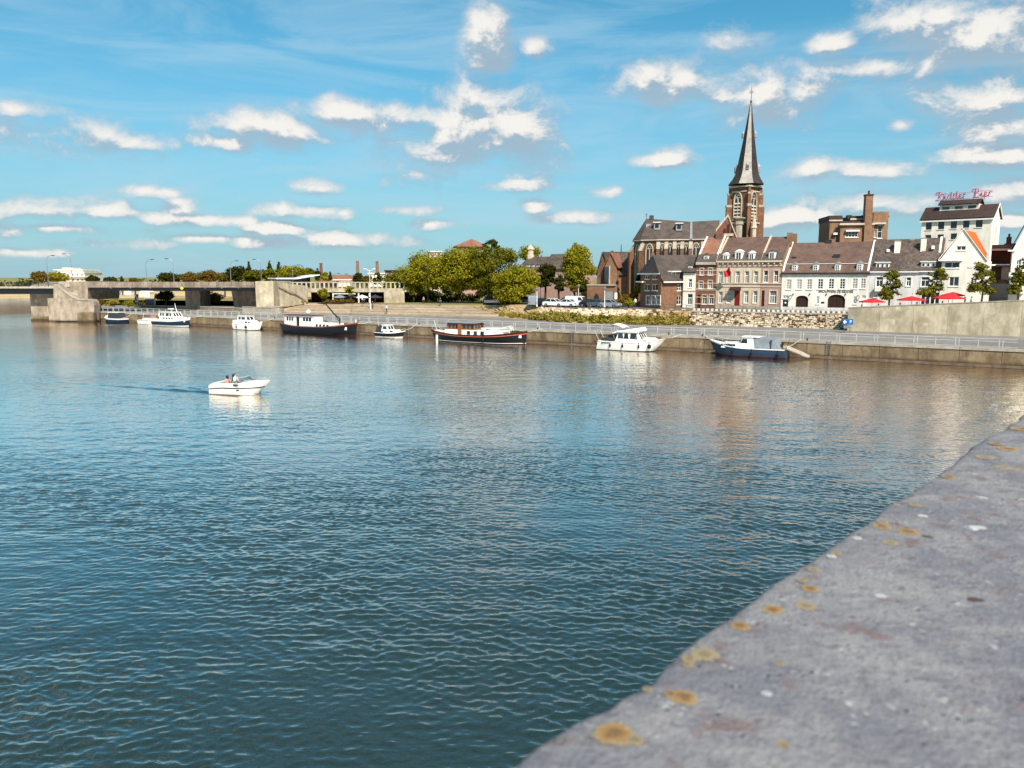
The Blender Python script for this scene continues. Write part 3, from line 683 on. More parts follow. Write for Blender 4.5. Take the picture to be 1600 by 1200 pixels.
mb = MB(); mb.hexa([ppt(5.61, .0, PZ - .58), ppt(95, .0, PZ - .58), ppt(95, .6, PZ - .58), ppt(5.61, .6, PZ - .58), ppt(5.61, .0, PZ), ppt(95, .0, PZ), ppt(95, .6, PZ), ppt(5.61, .6, PZ)]); mb.build('cap_stone', 'parapet_stone', pr)
mb = MB(); mb.hexa([ppt(-1.6, .59, 7.6), ppt(95, .59, 7.6), ppt(95, 10, 7.6), ppt(-1.6, 10, 7.6), ppt(-1.6, .59, 8.4), ppt(95, .59, 8.4), ppt(95, 10, 8.4), ppt(-1.6, 10, 8.4)]); mb.build('bridge_deck', 'paving', pr)
def lichen_mat(name, rim, mid, core, thr):
    q, b, o = newmat(name)
    g = q.n.new('ShaderNodeTexCoord'); p = g.outputs['Object']; oi = q.n.new('ShaderNodeObjectInfo'); p2 = q.vec('ADD', q.vec('MULTIPLY', p, (1, 1, 0)), q.comb(q.math('MULTIPLY', oi.outputs['Random'], 40), 0.0, 0.0))
    r = q.vec('LENGTH', q.vec('MULTIPLY', p, (1, 1, 0))); na, nb = q.noise(p2, 2.2, 5, .65), q.noise(p2, 9, 4, .65)
    r = q.math('ADD', r, q.math('MULTIPLY_ADD', na, 1.0, -.5))
    c = q.mix(q.ramp(r, .2, .5), S(*core), S(*mid)); c = q.mix(q.ramp(r, .5, .78), c, S(*rim))
    c = q.mix(q.ramp(nb, .5, .68, 0, .8), c, S(128, 116, 106))
    q.l.new(c, b.inputs['Base Color']); b.inputs['Roughness'].default_value = .95
    rag = q.math('ADD', r, q.math('MULTIPLY_ADD', nb, .9, -.45)); q.l.new(q.ramp(rag, .66, .86, 1, 0), b.inputs['Alpha'])
    bn = q.n.new('ShaderNodeBump'); bn.inputs['Strength'].default_value = .7; bn.inputs['Distance'].default_value = .003; q.l.new(nb, bn.inputs['Height']); q.l.new(bn.outputs[0], b.inputs['Normal'])
lichen_mat('lichen_orange', (160, 146, 118), (150, 112, 58), (116, 82, 46), .5)
lichen_mat('lichen_yellow', (156, 146, 124), (148, 128, 92), (124, 106, 78), .5)
lichen_mat('lichen_white', (186, 184, 180), (190, 188, 184), (176, 172, 168), .5)
lichen_mat('lichen_dark', (92, 76, 70), (70, 56, 52), (60, 48, 46), .5)
def lichen(px, py, rx, mat, asp=1.0):
    p = onz(px, py, PZ); dist = (p - CAMP).length; r = rx / FPX * dist * 1.25
    dd = (p.xy - PA).dot(PN); p = p + Vector((PN.x, PN.y, 0)) * max(0, r * .9 + .018 - dd)
    mb = MB(); n = 26; ph = rnd.uniform(0, 9); rings = [(1.0, .0), (.85, .5), (.5, .8), (.0, 1.0)]; v = []
    for k, (rr, hz) in enumerate(rings[:-1]):
        for i in range(n):
            a = 2 * math.pi * i / n; e = 1 + .28 * mnoise.noise(Vector((math.cos(a) * 1.6 + ph, math.sin(a) * 1.6, k * .15)))
            v.append((math.cos(a) * rr * e, math.sin(a) * rr * e * asp, hz))
    v.append((0, 0, 1)); f = [[k * n + i, k * n + (i + 1) % n, (k + 1) * n + (i + 1) % n, (k + 1) * n + i] for k in range(2) for i in range(n)] + [[2 * n + i, 2 * n + (i + 1) % n, 3 * n] for i in range(n)]
    mb.add(v, f); o = mb.build('lichen', mat, pr, local=True, smooth=True)
    o.location = p - pr.location + Vector((0, 0, .0006)); o.scale = (r, r, .0016); o.rotation_euler = (0, 0, rnd.uniform(0, 6))
for a in [(960, 1148, 30, 'lichen_orange'), (992, 1158, 14, 'lichen_yellow'), (1068, 1091, 21, 'lichen_orange', .8), (1048, 1086, 10, 'lichen_orange'), (1225, 1171, 24, 'lichen_yellow', 1.2), (1208, 954, 16, 'lichen_orange'), (1259, 948, 15, 'lichen_yellow'), (1266, 921, 13, 'lichen_orange'), (1254, 908, 9, 'lichen_yellow'), (1134, 972, 15, 'lichen_orange'), (1080, 1016, 20, 'lichen_yellow'), (1064, 1026, 12, 'lichen_yellow'), (1419, 832, 15, 'lichen_orange'), (1392, 849, 11, 'lichen_yellow'), (1378, 824, 13, 'lichen_orange'), (1372, 815, 9, 'lichen_yellow'), (1218, 1037, 8, 'lichen_yellow'), (1538, 828, 19, 'lichen_white', .7), (1535, 779, 10, 'lichen_white'), (1376, 932, 8, 'lichen_white'), (1326, 1101, 6, 'lichen_white'), (1368, 1090, 7, 'lichen_yellow'), (1258, 888, 9, 'lichen_yellow'), (1286, 867, 7, 'lichen_white'), (1523, 939, 14, 'lichen_dark', .6), (1450, 840, 9, 'lichen_dark', .6), (1540, 715, 13, 'lichen_yellow'), (1575, 702, 14, 'lichen_orange'), (1592, 670, 16, 'lichen_orange'), (1568, 731, 12, 'lichen_yellow'), (1550, 693, 10, 'lichen_orange'), (1198, 1085, 8, 'lichen_white'), (1075, 1040, 9, 'lichen_yellow'), (1012, 1078, 8, 'lichen_yellow'), (1430, 790, 9, 'lichen_yellow'), (1480, 745, 10, 'lichen_orange'), (1598, 735, 10, 'lichen_yellow'), (1442, 807, 7, 'lichen_white'), (1290, 862, 8, 'lichen_yellow'), (1322, 838, 7, 'lichen_white')]:
    lichen(*a)
# ------------------------------------------------------------------ the road bridge on the left
def cz(x, y): return (40 + x * .08125, 420 + y * .08125)
BF = FacPx(40, 171, 440, 171)          # front plane of the pier
def bu(px, d=0.0, y=455): return BF.uz(px, y, d)[0]
def bz(py, d=0.0, px=200): return BF.uz(px, py, d)[1]
rb = thing('road_bridge', 'long concrete road bridge with massive pier crossing the river at left', 'bridge', BF.P(bu(100), 0, 8))
# pier: tower block and curved wing in front of it
def prof_pts(f, pts, d): return [f.P(*f.uz(x, y, d), d) for x, y in pts]
m = MB(); m.extr(prof_pts(BF, [cz(640, 243), cz(1195, 243), cz(1195, 600), cz(640, 600)], 2.5), -BF.N * 14); m.build('pier_tower', 'bridge_concrete', rb)
wing = [cz(535, 300), cz(600, 290), cz(640, 330), cz(700, 385), cz(800, 460), cz(900, 525), cz(1000, 570), cz(1070, 583), cz(1200, 583), cz(1260, 596), cz(1300, 640), cz(1315, 700), cz(1318, 1010), cz(535, 1010)]
m = MB(); m.extr(prof_pts(BF, wing, 0), -BF.N * 2.48); m.build('pier_wing', 'bridge_concrete', rb)
m = MB(); cop = [cz(600, 290), cz(640, 330), cz(700, 385), cz(800, 460), cz(900, 525), cz(1000, 570), cz(1070, 583), cz(1200, 583), cz(1260, 596), cz(1300, 640), cz(1316, 700)]
for (xa, ya), (xb, yb) in zip(cop[:-1], cop[1:]):
    pa, pb = BF.uz(xa, ya - .3), BF.uz(xb, yb - .3); m.extr([BF.P(*pa, -.18), BF.P(*pb, -.18), BF.P(pb[0], pb[1] - .3, -.18), BF.P(pa[0], pa[1] - .3, -.18)], -BF.N * .9)
m.build('pier_coping', 'grey_stone', rb)
m = MB(); BF.fbox(m, bu(46, 6), bu(84, 6), -2, bz(459, 6), 6, 17); m.build('pier_shaft', 'bridge_concrete', rb)
m = MB(); BF.fbox(m, bu(73, 1.5), bu(83.4), -2, bz(466, 1.5), 1.5, 5.98); m.build('pier_block', 'bridge_concrete', rb)
m = MB(); BF.fbox(m, bu(46.5, 5), bu(73, 1.5), -2, .9, 4.5, 5.98); m.build('pier_foot', 'quay_concrete', rb)
for k in range(5):
    z = .9 + k * 1.0; m = MB(); BF.fbox(m, bu(84), bu(147) - .15, z, z + .05, -.025, .02); m.build('course_line', 'grey_stone', rb)
m = MB(); BF.fbox(m, bu(123), bu(148.5), -2, QZ, -1.4, -.03); m.build('pier_step', 'quay_concrete', rb)
# left span: thin deck edge over a deep dark girder, open railing
ul = bu(-420)
m = MB(); BF.fbox(m, ul, bu(83.3), bz(450.6, 2), bz(448.4, 2), 2.0, 15); m.build('deck_edge', 'grey_stone', rb)
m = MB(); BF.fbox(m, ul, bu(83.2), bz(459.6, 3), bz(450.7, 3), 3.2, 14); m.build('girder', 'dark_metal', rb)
m = MB()
for z in (.45, .75, 1.0): BF.fbox(m, ul, bu(83.2), bz(448.4, 2) + z - .03, bz(448.4, 2) + z + .03, 2.1, 2.16)
m.build('handrail', 'dark_metal', rb)
mp = None
for k in range(28):
    u = bu(82) - k * 2.2
    if mp is None: mp = MB(); BF.fbox(mp, u, u + .08, bz(448.4, 2), bz(448.4, 2) + 1.0, 2.17, 2.24); o0 = mp.build('rail_post', 'dark_metal', rb); u0 = u
    else: o = o0.copy(); COL.objects.link(o); o.location = BF.U * (u - u0)
m = MB(); m.extr([BF.P(bu(46, 2), bz(448.4, 2), 2.3), BF.P(bu(100), bz(448.4, 2), 2.3), BF.P(bu(100), bz(440.2, 2), 2.3), BF.P(bu(80, 2), bz(440.5, 2), 2.3), BF.P(bu(50, 2), bz(444.5, 2), 2.3)], -BF.N * .3); m.build('parapet_wing', 'grey_stone', rb)
# right span: parapet panels, fascia, girder
u0, u1 = bu(136.5, 2), bu(398, 2); N = 22
for k in range(N):
    a, b = u0 + (u1 - u0) * k / N, u0 + (u1 - u0) * (k + 1) / N
    m = MB(); BF.fbox(m, a + .03, b - .03, bz(446.3, 2), bz(440.4, 2) + rnd.uniform(-.02, .02), 2.0, 2.3); m.build('parapet_panel', 'deck_concrete', rb)
m = MB(); BF.fbox(m, u0, u1, bz(449.2, 2), bz(446.4, 2), 1.9, 15.5); m.build('deck_edge', 'deck_concrete', rb)
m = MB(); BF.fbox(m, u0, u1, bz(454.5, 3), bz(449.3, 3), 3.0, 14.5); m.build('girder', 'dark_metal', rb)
for px in (166, 197, 228, 276, 315, 341, 367):
    m = MB(); BF.fbox(m, bu(px), bu(px) + .25, bz(450.6, 2), bz(446.2, 2), 1.8, 1.89); m.build('drain_spout', 'deck_concrete', rb)
m = MB(); m.extr([BF.P(bu(345), 2.5, 8), BF.P(bu(398), 2.5, 8), BF.P(bu(398), bz(449.3, 3), 8), BF.P(bu(340), bz(449.3, 3), 8)], -BF.N * 7); m.build('abutment_inner', 'deck_concrete', rb)
m = MB(); BF.fbox(m, bu(268), bu(292), 2.6, bz(454, 3), 7, 13); m.build('column', 'deck_concrete', rb)
# abutment, wing wall and its stair coping
ab = thing('bridge_abutment', 'pale stone bridge abutment with sloping stair wall beside the terrace', 'abutment', BF.P(bu(420), 3, 5))
m = MB(); BF.fbox(m, bu(397), bu(425), 2.2, bz(439.5, 1), 1, 15); m.build('corner_block', 'ramp_concrete', ab)
WW = FacPx(425, 174, 481, 186)
def wz(x, y, d=0.0): return WW.P(*WW.uz(x, y, d), d)
m = MB(); m.extr([wz(425, 440), wz(434, 441), wz(481, 447), wz(481, 474), wz(437, 481), wz(425, 483)], -WW.N * 2); m.build('wing_wall', 'ramp_concrete', ab)
m = MB()
for (xa, ya), (xb, yb) in zip([c3(210, 565), c3(350, 640), c3(400, 650)], [c3(350, 640), c3(400, 650), c3(530, 735)]):
    a, b = WW.uz(xa, ya), WW.uz(xb, yb); m.extr([WW.P(*a, -.3), WW.P(*b, -.3), WW.P(b[0], b[1] - .35, -.3), WW.P(a[0], a[1] - .35, -.3)], -WW.N * .29)
m.build('stair_coping', 'grey_stone', ab)
m = MB(); a, b, c_, e = WW.rect(431, 459.5, 437, 462); WW.fbox(m, a, b, c_ + .1, e, -.05, -.003); m.build('plaque', 'grey_stone', ab)
lw = thing('embankment_wall', 'low brown stone wall with rounded end below the bridge abutment', 'wall', onz(330, 486, QZ))
def lwall(x0, y0, x1, y1, h, mat):
    a, b = onz(x0, y0, QZ), onz(x1, y1, QZ); f = Fac(a, b); m = MB(); f.fbox(m, 0, f.L, QZ - .1, QZ + h, 0, .6); m.build('wall_length', mat, lw)
    m = MB(); f.fbox(m, -.05, f.L + .05, QZ + h + .003, QZ + h + .15, -.08, .66); m.build('coping', 'grey_stone', lw)
lwall(220, 484.5, 312, 486, 1.0, 'deck_concrete'); lwall(313, 486.5, 378, 489.5, 1.0, 'deck_concrete'); lwall(379, 490, 424, 491.5, 1.35, 'grey_stone')
p = onz(430, 489.5, QZ); m = MB(); m.lathe([(1.9, -.1), (1.9, 1.35), (2.0, 1.36), (2.0, 1.5), (0, 1.5)], p, 16); m.build('rounded_end', 'grey_stone', lw)
# deck of the approach road with balustrade, undercroft with cafe
VD = FacPx(478, 187, 640, 190)
vd = thing('approach_viaduct', 'pale concrete approach road with balustrade above dark cafe undercroft', 'viaduct', VD.P(10, 3.6, 2))
def vr(x, y, d=0.0): return VD.uz(x, y, d)
zt, zb, zl = vr(540, 447)[1], vr(540, 456.5)[1], vr(540, 450.5)[1]
m = MB(); VD.fbox(m, 0, VD.L, zb, zl, 0, 16); m.build('deck', 'ramp_concrete', vd)
m = MB(); VD.fbox(m, -8, VD.L, zt + .75, zt + 1.0, .1, .4); m.build('handrail', 'ramp_concrete', vd)
o0 = None
for k in range(30):
    u = -7.5 + k * (VD.L + 7) / 30
    if o0 is None: m = MB(); VD.fbox(m, u, u + .38, zl, zt + .75, .12, .38); o0 = m.build('baluster', 'ramp_concrete', vd); uu = u
    else: o = o0.copy(); COL.objects.link(o); o.location = VD.U * (u - uu)
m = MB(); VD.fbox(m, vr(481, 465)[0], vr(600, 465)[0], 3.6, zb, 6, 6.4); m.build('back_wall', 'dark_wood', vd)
m = MB(); VD.fbox(m, vr(600, 465)[0], vr(632, 465)[0], 3.6, zb - .003, 0, 5); m.build('end_block', 'ramp_concrete', vd)
for px in (519, 559, 576): m = MB(); u = vr(px, 460)[0]; VD.fbox(m, u, u + .35, 3.6, zb - .003, .3, .7); m.build('column', 'white_block', vd)
m = MB(); VD.fbox(m, vr(522, 460)[0], vr(556, 460)[0], vr(530, 459.5)[1], zb - .3, -1.0, .2); m.build('awning', 'tent_white', vd)
# ------------------------------------------------------------------ street lamps on the bridge and its approach
def street_lamp(px, pytop, pybase, Dp, side, label, name='street_lamp', zb=None, style='arm'):
    b = aty(px, pybase, Dp); t = aty(px, pytop, Dp); h = t.z - b.z
    r = thing(name, label, 'street lamp', b, group='street lamps')
    m = MB(); m.lathe([(.14, 0), (.12, .25), (.075, .3), (.05, h * .8)], b, 7)
    if style == 'arm':
        pts = [b + Vector((0, 0, h * .78))] + [b + Vector((side * 1.0 * (1 - math.cos(a)), 0, h * .78 + h * .22 * math.sin(a))) for a in (.3, .6, .9, 1.2, 1.5)] + [b + Vector((side * 1.5, 0, h * 1.0))]
        m.tube(pts, .045, 6); m.build('pole', 'grey_metal', r)
        e = pts[-1]; m = MB(); m.box(e.x - .35, e.x + .35, e.y - .13, e.y + .13, e.z - .1, e.z + .06); m.build('lamp_head', 'dark_metal', r)
    elif style == 'twin':
        m.tube([b + Vector((-1.0, 0, h)), b + Vector((0, 0, h * .95)), b + Vector((1.0, 0, h))], .05, 5); m.tube([b + Vector((0, 0, h * .78)), b + Vector((0, 0, h * .96))], .05, 6); m.build('pole', 'white_paint', r)
        for s in (-1, 1): m = MB(); m.box(b.x + s * 1.0 - .3, b.x + s * 1.0 + .3, b.y - .12, b.y + .12, b.z + h - .04, b.z + h + .08); m.build('lamp_head', 'white_paint', r)
    else:
        m.build('pole', 'white_paint', r); m = MB(); m.lathe([(.05, h * .8), (.22, h * .84), (.3, h * .93), (.12, h * .97), (0, h)], b, 8); m.build('lamp_head', 'grey_metal', r)
    return r
for i, (px, y0, y1, s) in enumerate([(75.5, 399, 440, 1), (113, 396.5, 440, -1), (229.5, 405.5, 440, 1), (272, 404, 441, -1), (361, 407.5, 441, 1), (408.5, 405, 441, -1)]):
    wh = ['leftmost lamp over the bridge pier with arm to the right', 'tall lamp over the bridge pier with arm to the left', 'lamp at the middle of the right bridge span, arm pointing right', 'lamp right of mid bridge span, arm pointing left', 'lamp near the right bridge end, arm pointing right', 'lamp above the pale bridge abutment, arm pointing left'][i]
    street_lamp(px, y0, y1, 176 if s > 0 else 182, s, 'grey street ' + wh)
street_lamp(458, 414, 447, 190, 1, 'slim grey street lamp above the sloping stair wall')
street_lamp(520, 427, 447, 191, 1, 'slim grey street lamp over the middle of the white balustrade')
street_lamp(551, 428, 447, 192, -1, 'slim grey street lamp over right part of balustrade')
street_lamp(579, 420, 483, 170, 1, 'tall white twin-arm lamp post standing on the stone terrace steps', style='twin')
street_lamp(839, 449, 479, 141, 1, 'white lantern post at the left end of the parked cars', style='post')
street_lamp(944.5, 447, 480, 136, 1, 'white lantern post in front of the pointed arch wall', style='post')
street_lamp(903.5, 444, 477, 148, 1, 'slim white lamp post rising behind the white van', style='post')
# ------------------------------------------------------------------ signs
def sign_post(name, label, px, pyb, zb, parts, pole='grey_metal', r=.05):
    b = onz(px, pyb, zb) if pyb else None; return b
b = aty(215, 483, 182); sg = thing('river_sign', 'blue navigation sign with white diagonal stripe on a post under the bridge', 'sign', b)
m = MB(); m.tube([b, b + Vector((0, 0, 1.6))], .12, 7); m.box(b.x - .55, b.x + .55, b.y - .3, b.y + .3, b.z, b.z + .9); m.build('post', 'white_block', sg)
m = MB(); m.box(b.x - .42, b.x + .42, b.y - .2, b.y - .12, b.z + 1.6, b.z + 3.5); m.build('board', 'blue_sign', sg)
m = MB(); m.extr([(b.x - .4, b.y - .225, b.z + 3.35), (b.x - .18, b.y - .225, b.z + 3.45), (b.x + .4, b.y - .225, b.z + 2.2), (b.x + .2, b.y - .225, b.z + 2.05)], (0, .02, 0)); m.build('stripe', 'white_paint', sg)
m = MB(); m.box(b.x - .38, b.x + .38, b.y - .225, b.y - .2, b.z + 1.75, b.z + 1.95); m.build('stripe', 'white_paint', sg)
p = aty(284, 450.3, 172.5); m = MB(); m.extr([(p.x - .42, p.y, p.z), (p.x, p.y, p.z - .42), (p.x + .42, p.y, p.z), (p.x, p.y, p.z + .42)], (0, .06, 0)); sg = thing('channel_sign', 'yellow diamond channel sign hung on the bridge edge', 'sign', p); m.build('board', 'yellow_sign', sg)
m = MB(); m.box(p.x - .05, p.x + .05, p.y + .061, p.y + .12, p.z - .3, p.z + 1.0); m.build('bracket', 'dark_metal', sg)
for px0, px1, y0, y1, lab in ((227, 240, 466, 477, 'pale grey electrical cabinet on the low wall beside the blue sign'), (298, 308, 452, 466, 'pale grey kiosk box seen below the bridge deck')):
    a, bb = aty(px0, y1, 190), aty(px1, y0, 190); t = thing('cabinet', lab, 'cabinet', (a.x, 190, a.z)); m = MB(); m.box(a.x, bb.x, 190, 191, min(a.z, 3.0), bb.z); m.build('body', 'grey_metal', t)
    m = MB(); m.box(a.x - .1, bb.x + .1, 189.9, 191.1, bb.z + .003, bb.z + .1); m.build('lid', 'white_paint', t)
# parking sign at the foot of the ramp wall
b = onz(1323.5, 520, QZ); sg = thing('parking_sign', 'blue parking sign with white P and arrow at the ramp wall end', 'sign', b)
m = MB(); 
for s in (-.38, .38): m.tube([b + Vector((s, 0, 0)), b + Vector((s, 0, 1.9))], .035, 6)
m.build('post', 'grey_metal', sg)
px_ = lambda x, y: aty(1280 + x * .2, 440 + y * .2, b.y - .06)
a, c_ = px_(183, 337), px_(268, 292); m = MB(); m.box(a.x, c_.x, b.y - .06, b.y - .02, a.z, c_.z); m.build('board', 'blue_sign', sg)
m = MB(); a2, c2_ = px_(190, 365), px_(245, 342); m.box(a2.x, c2_.x, b.y - .06, b.y - .02, a2.z, c2_.z); m.build('sub_board', 'grey_metal', sg)
m = MB(); a3, c3_ = px_(186, 333), px_(214, 297); ym = (a3.z + c3_.z) / 2; xx = a3.x
m.extr([(xx, b.y - .075, ym), (xx + .28, b.y - .075, c3_.z), (xx + .28, b.y - .075, ym + .07), (c3_.x + .02, b.y - .075, ym + .07), (c3_.x + .02, b.y - .075, ym - .07), (xx + .28, b.y - .075, ym - .07), (xx + .28, b.y - .075, a3.z)], (0, .012, 0)); m.build('arrow', 'white_paint', sg)
def text(body, par, size, loc, rot, mat, name='lettering', extrude=.01, world=True):
    cu = bpy.data.curves.new(name, 'FONT'); cu.body = body; cu.size = size; cu.align_x = 'CENTER'; cu.align_y = 'CENTER'; cu.extrude = extrude
    t = bpy.data.objects.new(name, cu); COL.objects.link(t); bpy.context.view_layer.update()
    me = bpy.data.meshes.new_from_object(t.evaluated_get(bpy.context.evaluated_depsgraph_get())); bpy.data.objects.remove(t); me.materials.clear(); me.materials.append(M[mat])
    o = bpy.data.objects.new(name, me); COL.objects.link(o); o.parent = par
    r = par
    while r.parent: r = r.parent
    o.location = Vector(loc) - r.location if world else loc; o.rotation_euler = rot; return o
pc = (px_(228, 335) + px_(262, 295)) / 2; text('P', sg, .62, (pc.x, b.y - .075, pc.z), (R(90), 0, 0), 'white_paint')
b = onz(932, 478, SZ); 
b = aty(932.5, 480, 134.5); sg = thing('information_board', 'blank white board on a post at the right end of the parked cars', 'sign', b); m = MB(); m.tube([b, b + Vector((0, 0, 2.0))], .05, 6); m.build('post', 'grey_metal', sg); 
b2 = aty(962, 480, 134.0)
sg.location = b2; sg.children[0].location = (0, 0, 0); m = MB(); m.box(b2.x - .22, b2.x + .22, b2.y - .06, b2.y - .02, b2.z + 1.4, b2.z + 2.5); m.build('board', 'white_paint', sg)
# thin street railing along the top of the rubble wall
sr = thing('street_railing', 'thin dark iron railing along the street in front of the row houses', 'railing', RW.P(RWL / 2, SZ, 1.5))
m = MB()
for z in (.45, .9): RW.fbox(m, -14, RWL, SZ + z - .015, SZ + z + .015, 1.44, 1.47)
m.build('rail', 'dark_metal', sr)
o0 = None
for k in range(22):
    u = -14 + k * (RWL + 14) / 21 - .03
    if o0 is None: m = MB(); RW.fbox(m, u, u + .04, SZ, SZ + .92, 1.43, 1.48); o0 = m.build('post', 'dark_metal', sr); uu = u
    else: o = o0.copy(); COL.objects.link(o); o.location = RW.U * (u - uu)
# the bank of the river beyond the bridge
mb = MB(); pts = [(-119, 215), (-128, 236), (-180, 320), (-330, 400), (-900, 470)]
for (xa, ya), (xb, yb) in zip(pts[:-1], pts[1:]): mb.poly((xa, ya, -1), (xb, yb, -1), (xb, yb, 3.61), (xa, ya, 3.61))
mb.poly((-92.5, 172.6, -1), (-119, 215, -1), (-119, 215, QZ), (-92.5, 172.6, QZ)); tag(mb.build('river_bank', 'grey_stone'), kind='structure')
# ------------------------------------------------------------------ the row of houses along the street
ROW = Fac((31.0, 137.9), (31.0 + .853 * 60, 137.9 - .522 * 60))
def ru(px, py=455, d=0.0): return ROW.uz(px, py, d)[0]
def rz(px, py, d=0.0): return ROW.uz(px, py, d)[1]
def house(name, label, u0, u1, z0, ze, depth, prof, wallm, roofm, holes, cat='house', d=0.0, plinth=None, rec=.2, f=ROW):
    r = thing(name, label, cat, f.P((u0 + u1) / 2, z0, depth / 2))
    m = MB(); wall_holes(m, f, u0, u1, z0, ze, holes, d, rec); box_body(m, f, u0, u1, z0, ze, depth, d)
    for u in (u0 + .002, u1 - .002): m.poly(*[f.P(u, z, max(d, min(depth, dd))) for dd, z in prof if z >= ze - .2] + [f.P(u, ze, depth), f.P(u, ze, d)])
    m.build('wall', wallm, r)
    m = MB(); roof_prof(m, f, u0 - .02, u1 + .02, prof); m.build('roof', roofm, r)
    return r
def gutter(r, f, u0, u1, z, mat, d0=-.3, d1=.05, h=.18, name='cornice'):
    m = MB(); f.fbox(m, u0, u1, z, z + h, d0, d1); return m.build(name, mat, r)
# --- narrow white house
u0, u1 = ru(1067), ru(1086.6); ze = rz(1077, 425.5); zm = rz(1077, 413, 1.0); 
H = [rc(ROW, c6, *q) for q in ((660, 662, 693, 740), (650, 795, 698, 892))]
hn = house('narrow_white_house', 'narrow white plastered house between brown corner house and red brick house', u0, u1, SZ, ze, 9, [(-.25, ze), (.9, zm), (4.5, zm + 1.2), (9.2, ze)], 'white_plaster', 'slate', H)
window(ROW, hn, H[0], cols=2, rows=1, transom=H[0][3] - .5); window(ROW, hn, H[1], cols=3, rows=1, transom=H[1][3] - .7)
gutter(hn, ROW, u0, u1, ze - .1, 'dark_metal'); gutter(hn, ROW, u0, u1, rz(1077, 455), 'stone_trim', -.1, .03, .14, 'string_course')
dormer(ROW, hn, rc(ROW, c6, 656, 545, 696, 602, .2), .2, 2.0, .4, rows=1)
# --- red brick house
u0, u1 = ru(1086.8), ru(1118.4); ze = rz(1102, 410.5); zm = rz(1102, 398.5, 1.1); zr = rz(1118, 372, 5)
wins = [(765, 568, 796, 626), (838, 565, 876, 626), (755, 683, 791, 746), (836, 676, 874, 746), (785, 805, 826, 886), (846, 805, 886, 886)]
H = [rc(ROW, c6, *q) for q in wins]; door = rc(ROW, c6, 740, 805, 766, 912); door = (door[0], door[1], SZ, door[3])
hr = house('red_brick_house', 'narrow red brick house with white bands next to the flag house', u0, u1, SZ, ze, 10, [(-.2, ze), (1.1, zm), (5, zr), (10.2, ze)], 'red_brick', 'rose_tile', H + [door])
for i, h in enumerate(H): window(ROW, hr, h, cols=2, rows=1, transom=h[3] - .45, glass='curtain_glass' if i in (1, 3) else 'glass', surround='stone_trim', sw=.1)
m = MB(); ROW.fbox(m, door[0], door[1], door[2], door[3], .15, .2); m.build('door', 'dark_wood', hr)
for y in (585, 625, 700, 748, 760, 825, 885): gutter(hr, ROW, u0 + .01, u1 - .01, rz(1102, 320 + .175 * y) - .06, 'stone_trim', -.05, -.004, .12, 'stone_band')
gutter(hr, ROW, u0, u1, ze - .35, 'grey_stone', -.35, -.004, .5)
m = MB(); roof_prof(m, ROW, u0 + .05, u1 - .05, [(-.28, ze + .18), (1.02, zm + .1)], .1); m.build('mansard', 'slate', hr)
dormer(ROW, hr, rc(ROW, c6, 797, 452, 842, 502, .1), .1, 2.0, .45, rows=1)
def coping_line(r, u, pts, wdt=.3, mat='white_plaster', h=.25, f=ROW):
    m = MB()
    for (da, za), (db, zb) in zip(pts[:-1], pts[1:]): m.extr([f.P(u - wdt / 2, za + .02, da), f.P(u - wdt / 2, zb + .02, db), f.P(u - wdt / 2, zb + h, db), f.P(u - wdt / 2, za + h, da)], f.U * wdt)
    return m.build('gable_coping', mat, r)
coping_line(hr, u0 + .2, [(-.1, ze + .1), (1.1, zm + .1), (5, zr + .1)]); coping_line(hr, u1 - .16, [(-.1, ze + .1), (1.1, zm + .1), (5, zr + .1)])
m = MB(); ROW.fbox(m, u1 - 1.7, u1 - .5, zr - 1, zr + .8, 4.4, 5.3); m.build('chimney', 'brown_brick', hr)
# --- grand stone house with the flag (left part) and its brick neighbour
u0, u1 = ru(1118.6), ru(1187.5); ze = rz(1150, 409.5); zm = rz(1150, 397.5, 1.1); zr = rz(1180, 371.5, 5.5)
top = [(930, 595, 968, 700), (1004, 595, 1040, 700), (1082, 593, 1119, 700), (1164, 592, 1201, 698), (1244, 592, 1281, 696)]; low = [(930, 775, 966, 876), (1004, 775, 1041, 876), (1159, 770, 1196, 876), (1239, 770, 1276, 876)]
H = [rc(ROW, c6, *q) for q in top + low]; door = rc(ROW, c6, 1070, 765, 1119, 907); door = (door[0], door[1], SZ, door[3])
hg = house('beige_stone_house', 'broad beige stone house with red door, canopy and red flag', u0, u1, SZ, ze, 11, [(-.2, ze), (1.1, zm), (5.5, zr), (11.2, ze)], 'beige_stone', 'brown_tile', H + [door])
for i, h in enumerate(H): window(ROW, hg, h, cols=2, rows=1, transom=h[3] - .75, glass='curtain_glass', surround='stone_trim', sw=.2)
m = MB(); ROW.fbox(m, door[0], door[1], door[2] + .3, door[3], .16, .2); dr = m.build('door', 'red_door', hg)
m = MB(); ROW.fbox(m, door[0] - .1, door[1] + .1, SZ, SZ + .3, -.5, .15); m.build('doorstep', 'grey_stone', hg)
c_ = rc(ROW, c6, 1040, 735, 1130, 762); m = MB(); m.extr([ROW.P(c_[0], c_[2], -1.3), ROW.P(c_[0], c_[2] + .15, -1.3), ROW.P(c_[0], c_[3] + .1, -.003), ROW.P(c_[0], c_[2], -.003)], ROW.U * (c_[1] - c_[0])); m.build('canopy', 'dark_wood', hg)
m = MB(); roof_prof(m, ROW, u0 + .05, u1 - .05, [(-.2, ze + .2), (1.0, zm + .14)], .1); m.build('mansard', 'slate', hg)
